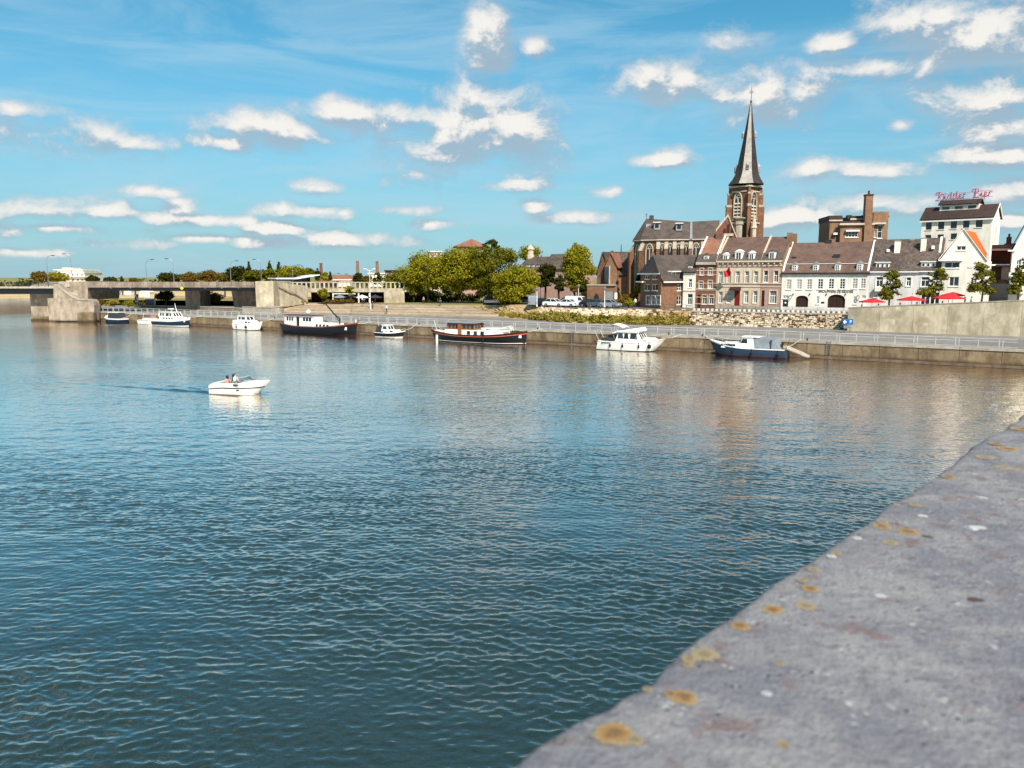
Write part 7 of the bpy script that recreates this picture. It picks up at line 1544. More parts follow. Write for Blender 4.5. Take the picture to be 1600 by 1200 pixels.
# --- low white boat and dark launch at the far end
r, L = boat('low_white_boat', 'low white covered boat left of the navy cruiser', 222, 245, 2.2)
rows = hull(L, 2.2, .95, 1.0, .95, rake=.2, full=.75, stern=.95, draft=.3); weld(hull_mesh(rows, [0, 0, 0, 0, 0]).build('hull', ['white_boat'], r, local=True)); deck_mesh(rows, .02).build('deck', 'white_boat', r, local=True); rail_strip(rows, .9, .98, .03).build('rubbing_strake', 'grey_canvas', r, local=True)
cabin(r, -L * .2, L * .42, .8, .9, 1.35, 'white_boat', fr=.3, bk=.2, tum=.15, name='cabin_cover', roof='grey_canvas', over=.05)
r, L = boat('dark_launch', 'small dark launch with white roof nearest the bridge pier', 166, 195, 2.5, flip=True)
rows = hull(L, 2.5, 1.0, 1.3, 1.0, rake=.5, full=.5, stern=.9, draft=.35); weld(hull_mesh(rows, [1, 0, 0, 0, 0]).build('hull', ['navy_paint', 'white_boat'], r, local=True)); deck_mesh(rows, .02).build('deck', 'white_boat', r, local=True)
c = cabin(r, -L * .38, L * .14, 1.0, 1.0, 2.2, 'dark_canvas', fr=.4, bk=.2, tum=.12, name='canvas_cabin', roof='white_boat', over=.12); front_windows(c, L * .14, .4, 1.0, .12, 1.3, 2.05, 1.0, 2.2, 2)
cabin(r, L * .1, L * .36, .8, 1.0, 1.55, 'white_boat', fr=.4, bk=0, tum=.15, name='foredeck_cabin')

# mooring lines from bow and stern up to the quay
for r in [o for o in COL.objects if o.get('group') == 'boats moored along the quay' and o.name.split('.')[0] != 'inflatable_dinghy']:
    inv = Matrix.Translation(r.location) @ Matrix.Rotation(r.rotation_euler.z, 4, 'Z'); inv = inv.inverted(); hb = [c for c in r.children if c.name.startswith('hull')][0].data; xs_ = [v.co.x for v in hb.vertices]; u0 = (r.location - QUAY.A).dot(QUAY.U); L_ = max(xs_) - min(xs_); fl_ = 1 if abs(math.cos(r.rotation_euler.z - math.atan2(QUAY.U.y, QUAY.U.x)) - 1) < .1 else -1
    for e in (-1, 1):
        q_ = inv @ QUAY.P(u0 + e * fl_ * (L_ / 2 + 1.2), QZ + .2, .05); a_ = Vector((e * L_ * .42, 0, max(v.co.z for v in hb.vertices if abs(v.co.x - e * L_ * .42) < L_ * .12) + .05)); m = MB(); m.tube([a_, a_.lerp(q_, .5) - Vector((0, 0, .25)), q_], .03, 4); m.build('mooring_rope', 'white_block', r, local=True)
# ------------------------------------------------------------------ people
SK = {'stand': [((0, 0, .95), .13, None), ((0, 0, 1.12), .125, 0), ((0, 0, 1.32), .15, 1), ((0, 0, 1.46), .08, 2), ((0, 0, 1.53), .052, 3), ((0, .015, 1.63), .092, 4), ((0, .01, 1.71), .085, 5), ((0, 0, 1.755), .04, 6),
   ((.18, 0, 1.42), .06, 3), ((.24, .0, 1.15), .045, 8), ((.25, .1, .92), .034, 9), ((.25, .13, .83), .04, 10), ((-.18, 0, 1.42), .06, 3), ((-.24, 0, 1.15), .045, 12), ((-.25, .08, .92), .034, 13), ((-.25, .1, .83), .04, 14),
   ((.1, 0, .88), .1, 0), ((.11, .04, .5), .065, 16), ((.11, -.03, .09), .045, 17), ((.12, .12, .05), .04, 18), ((-.1, 0, .88), .1, 0), ((-.11, .0, .5), .065, 20), ((-.11, -.08, .09), .045, 21), ((-.12, .07, .05), .04, 22)]}
SK['sit'] = [((0, 0, .5), .14, None), ((0, -.02, .68), .13, 0), ((0, -.03, .88), .15, 1), ((0, -.02, 1.02), .08, 2), ((0, 0, 1.09), .052, 3), ((0, .02, 1.19), .092, 4), ((0, .015, 1.27), .085, 5), ((0, 0, 1.315), .04, 6),
   ((.18, -.02, .98), .06, 3), ((.24, .08, .74), .045, 8), ((.14, .3, .72), .034, 9), ((.1, .38, .74), .04, 10), ((-.18, -.02, .98), .06, 3), ((-.24, .08, .74), .045, 12), ((-.14, .28, .68), .034, 13), ((-.1, .36, .7), .04, 14),
   ((.11, .06, .48), .1, 0), ((.13, .44, .5), .07, 16), ((.13, .46, .1), .045, 17), ((.13, .58, .06), .04, 18), ((-.11, .06, .48), .1, 0), ((-.13, .44, .5), .07, 20), ((-.13, .46, .1), .045, 21), ((-.13, .58, .06), .04, 22)]
BODY = {}
def body_mesh(pose):
    if pose in BODY: return BODY[pose]
    sk = SK[pose]; me = bpy.data.meshes.new('body'); me.from_pydata([p for p, r, a in sk], [(a, i) for i, (p, r, a) in enumerate(sk) if a is not None], [])
    o = bpy.data.objects.new('tmp', me); COL.objects.link(o); o.modifiers.new('s', 'SKIN'); sd = o.modifiers.new('d', 'SUBSURF'); sd.levels = sd.render_levels = 1
    for i, (p, r, a) in enumerate(sk): sv = me.skin_vertices[0].data[i]; sv.radius = (r, r * (.75 if i in (1, 2) else 1)); sv.use_root = i == 0
    bpy.context.view_layer.update(); ev = bpy.data.meshes.new_from_object(o.evaluated_get(bpy.context.evaluated_depsgraph_get())); bpy.data.objects.remove(o)
    for n_ in ('skin', 'shirt_white', 'trousers'): ev.materials.append(M[n_])
    segs = [(Vector(sk[a][0]), Vector(p), i) for i, (p, r, a) in enumerate(sk) if a is not None]
    for pl in ev.polygons:
        c = pl.center; best = min(segs, key=lambda s: (c - (s[0] + (s[1] - s[0]) * max(0, min(1, (c - s[0]).dot(s[1] - s[0]) / max(1e-6, (s[1] - s[0]).length_squared))))).length)[2]
        pl.material_index = 1 if best in (1, 2, 3, 8, 9, 12, 13) else (2 if best in (16, 17, 18, 19, 20, 21, 22, 23) else 0); pl.use_smooth = True
    BODY[pose] = ev; return ev
def person(label, loc, rotz, pose, shirt, trousers='trousers', hair='hair_dark', longhair=False, group='people', scale=1.0):
    r = thing('person', label, 'person', loc, rotz, group); r.scale = (scale,) * 3
    o = bpy.data.objects.new('body', body_mesh(pose)); COL.objects.link(o); o.parent = r
    for k, n_ in ((1, shirt), (2, trousers)): o.material_slots[k].link = 'OBJECT'; o.material_slots[k].material = M[n_]
    hz = SK[pose][6][0]; m = MB(); m.lathe([(.09, -.06), (.106, 0), (.1, .04), (.07, .075), (0, .095)] if not longhair else [(.1, -.2), (.115, -.1), (.112, 0), (.1, .04), (.07, .08), (0, .1)], (hz[0], hz[1] - .03, hz[2] - .02), 10); m.build('hair', hair, r, local=True, smooth=True)
    return r
# --- the motorboat under way
pa, pb = onz(340, 613), onz(420, 617); Ls = (pb - pa).length * 1.04; ang = math.atan2((pb - pa).y, (pb - pa).x)
sp = thing('motorboat', 'white open motorboat with black stripe crossing the river', 'motorboat', (pa + pb) / 2, ang)
rows = hull(Ls, 2.2, 1.0, 1.12, .78, rake=1.15, srake=-.1, full=.42, stern=.9, draft=.25, n=24)
rows = [[(x, y, z + .06 * (x / Ls)) for x, y, z in r] for r in rows]
weld(hull_mesh(rows, [0, 0, 0, 0, 0]).build('hull', ['white_boat'], sp, local=True)); rail_strip(rows, .56, .64, .03).build('black_stripe', 'black_paint', sp, local=True)
def top_deck():
    mb = MB(); v = []; m_ = 9
    for r_ in rows:
        x, y, z = r_[0]; t = (x + Ls / 2) / Ls
        for k in range(m_): s = -1 + 2 * k / (m_ - 1); crown = .16 * (1 - s * s) if t > .55 or t < .16 else 0; v.append((x, s * y, z + crown))
    f = []
    for i in range(len(rows) - 1):
        t = i / (len(rows) - 1)
        for k in range(m_ - 1):
            if .18 < t < .56 and 0 < k < m_ - 2: continue
            f.append([i * m_ + k, i * m_ + k + 1, (i + 1) * m_ + k + 1, (i + 1) * m_ + k])
    mb.add(v, f); return mb
smooth_by_angle(top_deck().build('deck', 'white_boat', sp, local=True), 50)
m = MB(); m.box(-Ls * .32, Ls * .08, -.75, .75, .2, .26); m.build('cockpit_floor', 'teak', sp, local=True)
for x, y in ((-Ls * .03, -.42), (-Ls * .03, .42)): m = MB(); m.box(x - .25, x + .25, y - .27, y + .27, .27, .62); m.box(x - .32, x - .2, y - .27, y + .27, .6, 1.15); m.build('seat', 'seat_vinyl', sp, local=True)
m = MB(); m.box(-Ls * .32, -Ls * .2, -.72, .72, .27, .65); m.box(-Ls * .335, -Ls * .305, -.72, .72, .6, 1.0); m.build('rear_bench', 'seat_vinyl', sp, local=True)
m = MB(); pts0 = [(-Ls * .0, -.92, 1.0), (Ls * .1, -.9, 1.02), (Ls * .18, -.55, 1.1), (Ls * .21, 0, 1.14), (Ls * .18, .55, 1.1), (Ls * .1, .9, 1.02), (0, .92, 1.0)]; pts1 = [(x - .42 * (1 if abs(y) < .91 else .5), y * .88, z + (.42 if abs(y) < .91 else .2)) for x, y, z in pts0]
for k in range(6): m.poly(pts0[k], pts0[k + 1], pts1[k + 1], pts1[k])
m.build('windscreen', 'windscreen', sp, local=True); m = MB(); m.tube(pts1, .02, 5); m.build('windscreen_frame', 'rail_metal', sp, local=True)
m = MB(); i = 12; x, y, z = rows[i][0]; m.box(x - .1, x + .35, -y - .1, -y - .03, z - .16, z - .04); m.build('fender_roll', 'black_paint', sp, local=True)
m = MB(); x, y, z = rows[13][2]; m.box(x - .12, x + .12, -y - .03, -y + .02, z - .02, z + .08); m.build('porthole', 'black_paint', sp, local=True)
m = MB(); m.tube([(rows[23][0][0] - .9, -.5, 1.15), (rows[23][0][0] - .6, -.4, 1.4), (rows[23][0][0], 0, 1.45), (rows[23][0][0] - .6, .4, 1.4), (rows[23][0][0] - .9, .5, 1.15)], .018, 5); m.build('bow_rail', 'rail_metal', sp, local=True)
def onboat(x, y, z): c, s = math.cos(ang), math.sin(ang); return sp.location + Vector((x * c - y * s, x * s + y * c, z))
person('person in white t-shirt steering the white motorboat', onboat(-Ls * .07, -.42, .30), ang - math.pi / 2, 'sit', 'shirt_white', hair='hair_grey', group='people in the motorboat', scale=1.14)
person('dark haired person sitting behind the helmsman of the motorboat', onboat(-Ls * .23, -.35, .27), ang - math.pi / 2 - .5, 'sit', 'shirt_pink', longhair=True, group='people in the motorboat', scale=.98)
person('person seated at the far side of the motorboat rear bench', onboat(-Ls * .2, .3, .27), ang - math.pi / 2 + .2, 'sit', 'shirt_dark', longhair=True, group='people in the motorboat', scale=1.02)
# ------------------------------------------------------------------ trees and plants
NR = np.random.default_rng(11)
def leaf_obj(name, clumps, n, size, mat, parent=None, loc=None, flat=.85, loose=False):
    """n leaf-sized faces on the shells of many small clumps"""
    C = np.array([c[:3] for c in clumps]); rad = np.array([c[3] for c in clumps]); pr = rad ** 2 / (rad ** 2).sum()
    idx = NR.choice(len(clumps), n, p=pr); d = NR.normal(size=(n, 3)); d /= np.linalg.norm(d, axis=1)[:, None]; d[:, 2] = np.where(d[:, 2] < -.3, d[:, 2] * .5, d[:, 2])
    rr = rad[idx] * ((.35 + .95 * NR.random(n) ** .8) if not loose else (.1 + 1.5 * NR.random(n))); P = C[idx] + d * rr[:, None] * np.array([1, 1, flat])
    nn = d * .9 + NR.normal(size=(n, 3)) * .55 + np.array([0, 0, .25]); nn /= np.linalg.norm(nn, axis=1)[:, None]
    t = np.cross(nn, NR.normal(size=(n, 3))); t /= np.linalg.norm(t, axis=1)[:, None] + 1e-9; b = np.cross(nn, t); s = size * (.6 + .8 * NR.random(n))[:, None]
    off = np.array(loc if loc is not None else (parent.location if parent is not None else (0, 0, 0)))
    V = np.stack([P - t * s, P + b * s * .62 + nn * s * .12, P + t * s, P - b * s * .62 + nn * s * .12], 1).reshape(-1, 3) - off
    me = bpy.data.meshes.new(name); me.vertices.add(4 * n); me.vertices.foreach_set('co', V.ravel()); me.loops.add(4 * n); me.loops.foreach_set('vertex_index', np.arange(4 * n, dtype=np.int32))
    me.polygons.add(n); me.polygons.foreach_set('loop_start', np.arange(0, 4 * n, 4, dtype=np.int32)); me.update(calc_edges=True); me.materials.append(M[mat])
    o = bpy.data.objects.new(name, me); COL.objects.link(o)
    if parent is not None: o.parent = parent
    elif loc is not None: o.location = loc
    return o
def crown_clumps(c, rx, rz, n, ry=None, k=.36, rs=None, shape='round'):
    r_ = rs or rnd; out = []; ry = ry or rx
    for i in range(n):
        while True:
            x, y, z = (r_.uniform(-1, 1) for _ in range(3))
            if x * x + y * y + z * z < 1: break
        s = (x * x + y * y + z * z) ** .5; g = .62 + .38 * r_.random(); x, y, z = (v / max(s, .2) * g * min(1, s + .45) for v in (x, y, z))
        if shape == 'cone': q = max(.08, (1 - (z + 1) / 2)); x *= q; y *= q
        rad = rx * k * r_.uniform(.65, 1.2) * (max(.35, 1 - (z + 1) / 2.3) if shape == 'cone' else 1)
        out.append((c[0] + x * (rx - rad * .6), c[1] + y * (ry - rad * .6), c[2] + z * (rz - rad * .6), rad))
    return out
def tree(label, cx, cy, rx, ry, Dp, zb, mat, n=2600, leaf=.3, name='broadleaf_tree', shape='round', group='trees', trunk=.22, ncl=34, k=.36, bx=None, extra=()):
    c = aty(cx, cy, Dp); RX, RZ = rx / FPX * Dp, ry / FPX * Dp; b = Vector((c.x if bx is None else aty(bx, cy, Dp).x, c.y, zb))
    r = thing(name, label, 'tree', b, group=group); cl = crown_clumps(c, RX, RZ, ncl, k=k, shape=shape)
    for (ex_, ey, erx, ery) in extra: cl += crown_clumps(aty(ex_, ey, Dp), erx / FPX * Dp, ery / FPX * Dp, max(6, ncl // 3), k=.42)
    m = MB(); top = c + Vector((0, 0, RZ * .55)); mid = b.lerp(c, .5) + Vector((rnd.uniform(-.2, .2), 0, 0)); m.tube([b, mid, c, top], [trunk * 1.25, trunk, trunk * .7, trunk * .2], 7)
    for q in rnd.sample(cl, min(9, len(cl))): p0 = b.lerp(c, rnd.uniform(.55, 1.0)); e = Vector(q[:3]); m.tube([p0, p0.lerp(e, .5) + Vector((0, 0, .15 * RX)), e], [trunk * .45, trunk * .28, trunk * .08], 5)
    m.build('trunk', 'bark', r); leaf_obj('crown', cl, n, leaf, mat, r, loose=group == GS); return r
def on_ramp(px, d, y=468): u = RP.uz(px, y, d)[0]; return RP.P(u, ramp_z(u), d)
GS = 'street trees by the parasols'
G1 = 'trees of the park beside the steps'
tree('rounded green tree at the left end of the park tree group', 628, 446, 32, 26, 196, 3.6, 'leaf_green', 8000, .26, group=G1, extra=((612, 455, 14, 14),))
tree('broad green tree second from left in the park tree group', 668, 427, 40, 37, 190, 3.6, 'leaf_bright', 11000, .26, group=G1, extra=((650, 446, 16, 18), (688, 440, 18, 18)))
tree('tall bright tree in the middle of the park group with dome roof behind', 716, 420, 46, 38, 186, 3.6, 'leaf_bright', 13000, .26, group=G1, extra=((735, 398, 20, 14), (705, 445, 22, 18)))
tree('dark green tree right of the middle of the park tree group', 764, 424, 44, 38, 184, 3.6, 'leaf_green', 12000, .26, group=G1, extra=((790, 402, 24, 18), (745, 448, 20, 16)))
tree('low spreading tree nearest the quay at the right of the park group', 806, 446, 37, 34, 158, 3.6, 'leaf_bright', 12000, .22, group=G1, extra=((800, 466, 24, 16), (830, 440, 14, 18), (780, 455, 14, 14)))
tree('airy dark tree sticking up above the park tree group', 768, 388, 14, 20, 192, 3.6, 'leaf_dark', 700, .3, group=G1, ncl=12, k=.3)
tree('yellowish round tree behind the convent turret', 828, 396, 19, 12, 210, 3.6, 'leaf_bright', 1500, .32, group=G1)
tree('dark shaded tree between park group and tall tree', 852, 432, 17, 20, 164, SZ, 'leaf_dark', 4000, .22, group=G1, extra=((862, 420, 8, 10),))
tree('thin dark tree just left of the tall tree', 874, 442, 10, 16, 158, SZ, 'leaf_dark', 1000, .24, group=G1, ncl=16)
tree('tall slender bright green tree behind the white van', 904, 415, 27, 34, 160, SZ, 'leaf_bright', 11000, .22, group=G1, ncl=44, extra=((898, 440, 20, 16), (905, 392, 14, 12)))
tree('small dark tree behind the tall tree above the cars', 912, 455, 11, 14, 152, SZ, 'leaf_dark', 1000, .22, group=G1, ncl=14)
tree('small yellow tree at the edge of the arched wall', 897, 452, 6, 8, 150, SZ, 'leaf_olive', 500, .2, group=G1, ncl=10)
tree('small pointed fir tree left of the brown corner house', 964, 452, 8, 15, 146, SZ, 'leaf_conifer', 1100, .2, 'conifer', 'cone', 'conifers', .12, 26)
GF = 'trees beyond the bridge'
FAR = [(66, 433, 15, 10, 250, 'leaf_olive', 'olive bushy tree at the left behind the bridge pier'), (90, 433, 14, 9, 255, 'leaf_bright', 'olive tree in front of the white apartment block'), (145, 437, 11, 6, 260, 'leaf_dark', 'low dark tree right of the white apartment block'), (173, 438, 9, 5, 262, 'leaf_dark', 'low dark tree left of the lamp on mid bridge'), (210, 438, 7, 5, 262, 'leaf_olive', 'low olive tree beside the lamp on mid bridge'), (262, 435, 18, 8, 240, 'leaf_dark', 'dark tree above right bridge span, leftmost of that row'), (296, 434, 16, 9, 240, 'leaf_olive', 'olive tree above the yellow channel sign'), (325, 433, 16, 10, 240, 'leaf_olive', 'reddish olive tree in the middle of the row behind the bridge'), (350, 434, 12, 8, 236, 'leaf_olive', 'small reddish tree left of the dark tree by the abutment'), (372, 429, 18, 12, 232, 'leaf_dark', 'dark full tree above the right end of the bridge'), (396, 432, 17, 10, 228, 'leaf_green', 'green tree above the bridge abutment'), (418, 430, 15, 11, 226, 'leaf_green', 'green tree left of the canopy pavilion'), (455, 427, 26, 9, 236, 'leaf_bright', 'broad bright tree behind the canopy pavilion'), (479, 428, 14, 9, 232, 'leaf_green', 'green tree at the right end of the canopy pavilion'), (509, 434, 8, 8, 228, 'leaf_bright', 'small yellow-green tree beside the reddish factory chimney'), (562, 437, 12, 9, 228, 'leaf_dark', 'dark round tree below the left far factory chimney'), (573, 437, 8, 7, 224, 'leaf_olive', 'yellow autumn tree behind the twin lamp post')]
for cx, cy, rx, ry, Dp, mt, lab in FAR: tree(lab, cx, cy, rx, ry, Dp, 3.6 if cx < 430 else 6.5, mt, int(900 + rx * 110), .3, group=GF, ncl=22)
for cx, cy, rx, ry, Dp, lab in ((389, 419, 7, 11, 240, 'pointed conifer above the bridge abutment, leftmost of three'), (421, 418, 7, 12, 240, 'pointed conifer in the middle of the three above the pavilion'), (436, 419, 7, 13, 236, 'darker conifer at right of the three above the pavilion'), (496, 427, 9, 14, 228, 'dark conifer beside the reddish factory chimney'), (516, 431, 4, 7, 226, 'tiny conifer left of the terraced row'), (590, 434, 12, 14, 215, 'broad conifer left of the big park trees'), (190, 436, 3, 6, 262, 'tiny far conifer over the middle bridge span')):
    tree(lab, cx, cy, rx, ry, Dp, 3.6 if cx < 430 else 6.5, 'leaf_conifer', 900, .28, 'conifer', 'cone', 'conifers', .15, 26)
tree('round clipped tree in front of the dark undercroft', 505, 459, 11, 8, 183, 3.6, 'leaf_bright', 900, .22, group='cafe trees', ncl=16)
tree('slim young tree in front of the cafe awning', 547, 453, 8, 9, 183, 3.6, 'leaf_bright', 600, .22, group='cafe trees', ncl=12)
tree('dark tree under the bridge deck beside the dark column', 258, 463, 16, 9, 184, 3.0, 'leaf_dark', 1400, .26, group='trees under the bridge', ncl=18)
tree('yellow sunlit tree under the bridge beside the inner abutment', 330, 466, 16, 9, 188, 3.0, 'leaf_olive', 1500, .26, group='trees under the bridge', ncl=18)
GS = 'street trees by the parasols'
tree('leftmost street tree in front of the pale grey house', 1391, 446, 17, 29, on_ramp(1391, 4).y, on_ramp(1391, 4).z, 'leaf_street', 3300, .15, group=GS, ncl=44, trunk=.12, k=.25, extra=((1384, 461, 12, 9), (1398, 428, 8, 8)))
tree('second street tree leaning over the red parasol', 1464, 440, 16, 22, on_ramp(1462, 4).y, on_ramp(1462, 4).z, 'leaf_street', 3200, .15, group=GS, ncl=40, trunk=.12, k=.25, bx=1458, extra=((1448, 458, 15, 8), (1470, 426, 8, 8)))
tree('third street tree in front of the orange roof house', 1536, 436, 18, 25, on_ramp(1534, 3.5).y, on_ramp(1534, 3.5).z, 'leaf_street', 3300, .15, group=GS, ncl=42, trunk=.12, k=.24, extra=((1522, 450, 11, 9), (1546, 455, 9, 7), (1530, 416, 7, 8)))
tree('street tree cut by the right picture edge', 1595, 430, 14, 27, on_ramp(1594, 3.5).y, on_ramp(1594, 3.5).z, 'leaf_street', 2800, .15, group=GS, ncl=40, trunk=.12, k=.25, extra=((1585, 452, 10, 8),))
# shrubs
def shrub(label, cx, cy, rx, ry, Dp, zb, mat, n=500, leaf=.18, group='shrubs'):
    c = aty(cx, cy, Dp); r = thing('shrub', label, 'shrub', (c.x, c.y, zb), group=group); cl = crown_clumps(c, rx / FPX * Dp, ry / FPX * Dp, 12, k=.42)
    m = MB()
    for q in cl[:5]: m.tube([(c.x, c.y, zb), q[:3]], .05, 4, .02)
    m.build('stem', 'bark', r); leaf_obj('foliage', cl, n, leaf, mat, r)
for a in ((974, 468, 11, 10, 142, SZ, 'leaf_olive', 'yellowish shrub by the fir left of the corner house'), (989, 465, 9, 12, 143, SZ, 'leaf_olive', 'tall olive shrub against the church wall'), (982, 474, 10, 7, 139, SZ, 'leaf_bright', 'low green shrub in front of the church wall'), (996, 452, 6, 10, 143, SZ, 'leaf_bright', 'climbing green shrub on the corner house edge'), (157, 473, 10, 7, 197, QZ, 'leaf_olive', 'dark green bush right of the bridge pier'), (178, 472.5, 13, 8.5, 197, QZ, 'weed', 'bright yellow-green bush under the bridge'), (200, 474, 12, 7, 196, QZ, 'leaf_bright', 'green bush left of the blue river sign'), (228, 475, 11, 6, 196, QZ, 'leaf_olive', 'olive bush right of the blue river sign'), (474, 471, 3, 3, 182, 3.6, 'weed', 'small yellow plant at the foot of the stair wall'), (1572, 408, 12, 3.2, 123, 10, 'leaf_bright', 'long clipped hedge on the planted balcony')):
    shrub(a[7], *a[:7], n=700 if a[3] > 8 else 420)
# ground cover along the foot of the bank
def cover(name, label, pts, n, size, mat, r0, r1):
    cl = []
    for p, s in pts: cl.append((p.x, p.y, p.z + s * .4, s))
    tag(leaf_obj(name, cl, n, size, mat), label, 'plants', kind='stuff')
def bank(t, s):
    x = 3.5 + 26.5 * t; y = float(np.interp(x, [-1, 4.5, 9.4, 16, 23.2, 30], [148.6, 140, 133.1, 129.6, 126.8, 126])); return Vector((x + .5 * s, y + 4 * s, QZ + 2.35 * s))
W1 = []; W2 = []
for i in range(240):
    t = rnd.random() ** 1.0; s = rnd.random() ** 1.6 * .42 + .03; W1.append((bank(t * .97, s), rnd.uniform(.3, .62) * (1.2 if t < .25 else 1)))
for i in range(90): W2.append((bank(.72 + .3 * rnd.random(), rnd.random() * .8), rnd.uniform(.22, .42)))
for i in range(26): W1.append((Vector((rnd.uniform(-3, 5), 0, 0)), 0))
W1 = [(p, s) for p, s in W1 if s > 0]
for i in range(40): x = rnd.uniform(-2.5, 6); y = float(np.interp(x, [-2.5, -1, 4.5, 9.4], [149.6, 148.6, 140, 133.1])); W1.append((Vector((x + .3, y + rnd.uniform(.3, 2.2), QZ + .2)), rnd.uniform(.4, .75)))
cover('wild_plants', 'yellow-green wild plants along the foot of the sandy bank', W1, 14000, .16, 'weed', 0, 0)
cover('dry_brush', 'dry brown brush over the rubble at the left of the stone wall', W2, 3200, .15, 'brush', 0, 0)
G_ = []
for i in range(14): G_.append((bank(rnd.random(), rnd.uniform(.1, .4)), rnd.uniform(.4, .7)))
cover('green_brush', 'darker green brush clumps among the wild plants on the bank', G_, 1600, .17, 'leaf_green', 0, 0)
tufts = [(RW.P(rnd.uniform(0, RWL), rnd.uniform(QZ + .2, SZ - .3), .3 + rnd.uniform(0, .3)), rnd.uniform(.08, .24)) for i in range(70)]
cover('wall_weeds', 'small weeds growing out of the rubble wall joints', tufts, 1100, .1, 'leaf_olive', 0, 0)
# far woods along the horizon and the shaded thicket under the park trees
def wood(name, label, x0, x1, y0, y1, Dp, nC, nL, mat, leaf):
    cl = []
    for i in range(nC):
        px = rnd.uniform(x0, x1); py = y1 + (y0 - y1) * (.35 + .65 * rnd.random()) * (.6 + .4 * math.sin(px * .05) ** 2); p = aty(px, py, Dp + rnd.uniform(0, 30)); cl.append((p.x, p.y, p.z - 2, rnd.uniform(2.2, 4.5) * Dp / 400))
        cl.append((p.x, p.y, p.z - 6, 5 * Dp / 400))
    tag(leaf_obj(name, cl, nL, leaf, mat), label, 'wood', kind='stuff')
wood('far_wood', 'low line of distant woods on the horizon beyond the bridge', -150, 460, 437, 446, 420, 150, 9000, 'leaf_dark', .9)
wood('far_town_trees', 'line of distant trees behind the church and houses', 440, 1000, 438, 452, 300, 120, 6000, 'leaf_green', .7)
wood('riverside_wood', 'line of distant riverside trees at the far left', -150, 60, 442, 450, 440, 60, 4000, 'leaf_olive', .9)
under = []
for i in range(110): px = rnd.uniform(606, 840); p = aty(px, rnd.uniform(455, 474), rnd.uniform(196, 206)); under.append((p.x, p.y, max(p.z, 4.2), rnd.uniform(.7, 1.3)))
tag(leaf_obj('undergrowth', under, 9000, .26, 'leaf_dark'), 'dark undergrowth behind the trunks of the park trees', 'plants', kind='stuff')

# ------------------------------------------------------------------ parked cars
def car_proto(kind, paint):
    parts = []
    if kind == 'van': body = [(-2.3, .28), (2.2, .28), (2.3, .7), (2.1, 1.02), (1.55, 1.15), (1.0, 1.85), (.6, 1.95), (-2.2, 1.95), (-2.3, 1.6)]; glassq = [[(1.42, 1.18), (1.0, 1.75), (.45, 1.75), (.45, 1.18)]]; hw = .92
    else: body = [(-2.05, .28), (2.05, .28), (2.12, .62), (1.95, .8), (1.05, .95), (-1.45, .98), (-2.0, .9), (-2.12, .6)]; glassq = []; hw = .87
    m = MB(); n = len(body); hx = lambda x, k: x * k
    for s0, s1, k0, k1 in ((-hw, -hw * .86, .97, 1.0), (-hw * .86, hw * .86, 1.0, 1.0), (hw * .86, hw, 1.0, .97)):
        v = [(x * k0, s0, .28 + (z - .28) * (.985 if k0 < 1 else 1)) for x, z in body] + [(x * k1, s1, .28 + (z - .28) * (.985 if k1 < 1 else 1)) for x, z in body]
        m.add(v, [[i, (i + 1) % n, n + (i + 1) % n, n + i] for i in range(n)] + ([list(range(n))[::-1]] if s0 == -hw else []) + ([list(range(n, 2 * n))] if s1 == hw else []))
    parts.append(('body', m, paint))
    if kind != 'van':
        g = [(1.05, .93), (.3, 1.42), (-1.05, 1.45), (-1.75, .96)] if kind == 'hatch' else [(1.05, .93), (.4, 1.4), (-.75, 1.43), (-1.45, .97)]
        m = MB(); v = [(x, s * (hw - .04 - .17 * (z - .93) / .5), z) for s in (-1, 1) for x, z in g]; m.add(v, [[3, 2, 1, 0], [4, 5, 6, 7], [0, 1, 5, 4], [1, 2, 6, 5], [2, 3, 7, 6], [3, 0, 4, 7]]); parts.append(('greenhouse', m, 'glass'))
        m = MB(); (xa, za), (xb, zb) = g[1], g[2]; m.hexa([(xb - .12, -.62, zb - .03), (xa + .1, -.62, za - .03), (xa + .1, .62, za - .03), (xb - .12, .62, zb - .03), (xb - .05, -.55, zb + .04), (xa + .02, -.55, za + .04), (xa + .02, .55, za + .04), (xb - .05, .55, zb + .04)])
        for s in (-1, 1):
            for (x0, z0), (x1, z1) in ((g[0], g[1]), (g[2], g[3])): m.tube([(x0, s * (hw - .04), z0), (x1, s * (hw - .2), z1)], .045, 4)
            m.tube([(-.35, s * (hw - .03), .95), (-.35, s * (hw - .2), 1.42)], .04, 4)
        parts.append(('roof', m, paint))
    else:
        m = MB()
        for s in (-1, 1):
            q = glassq[0]; m.hexa([(x, s * (hw - .01), z) for x, z in q] + [(x, s * (hw + .012), z) for x, z in q])
        m.extr([(1.5, -.75, 1.22), (1.06, -.7, 1.8), (1.06, .7, 1.8), (1.5, .75, 1.22)], (.03, 0, .02)); parts.append(('window', m, 'glass'))
    for s in (-1, 1): m = MB(); m.box(1.98, 2.13, s * .62 - .17, s * .62 + .17, .58, .74); parts.append(('headlight', m, 'lamp_lens')); m = MB(); m.box(-2.16 if kind != 'van' else -2.33, -2.0, s * .68 - .13, s * .68 + .13, .62, .82); parts.append(('taillight', m, 'tail_lens'))
    for x in (-1.3, 1.3):
        for s in (-1, 1): m = MB(); m.tube([(x, s * (hw - .2), .32), (x, s * (hw + .02), .32)], .32, 12); parts.append(('wheel', m, 'rubber')); m = MB(); m.tube([(x, s * (hw + .021), .32), (x, s * (hw + .04), .32)], .19, 10); parts.append(('rim', m, 'grey_metal'))
    return parts
CARS = {}
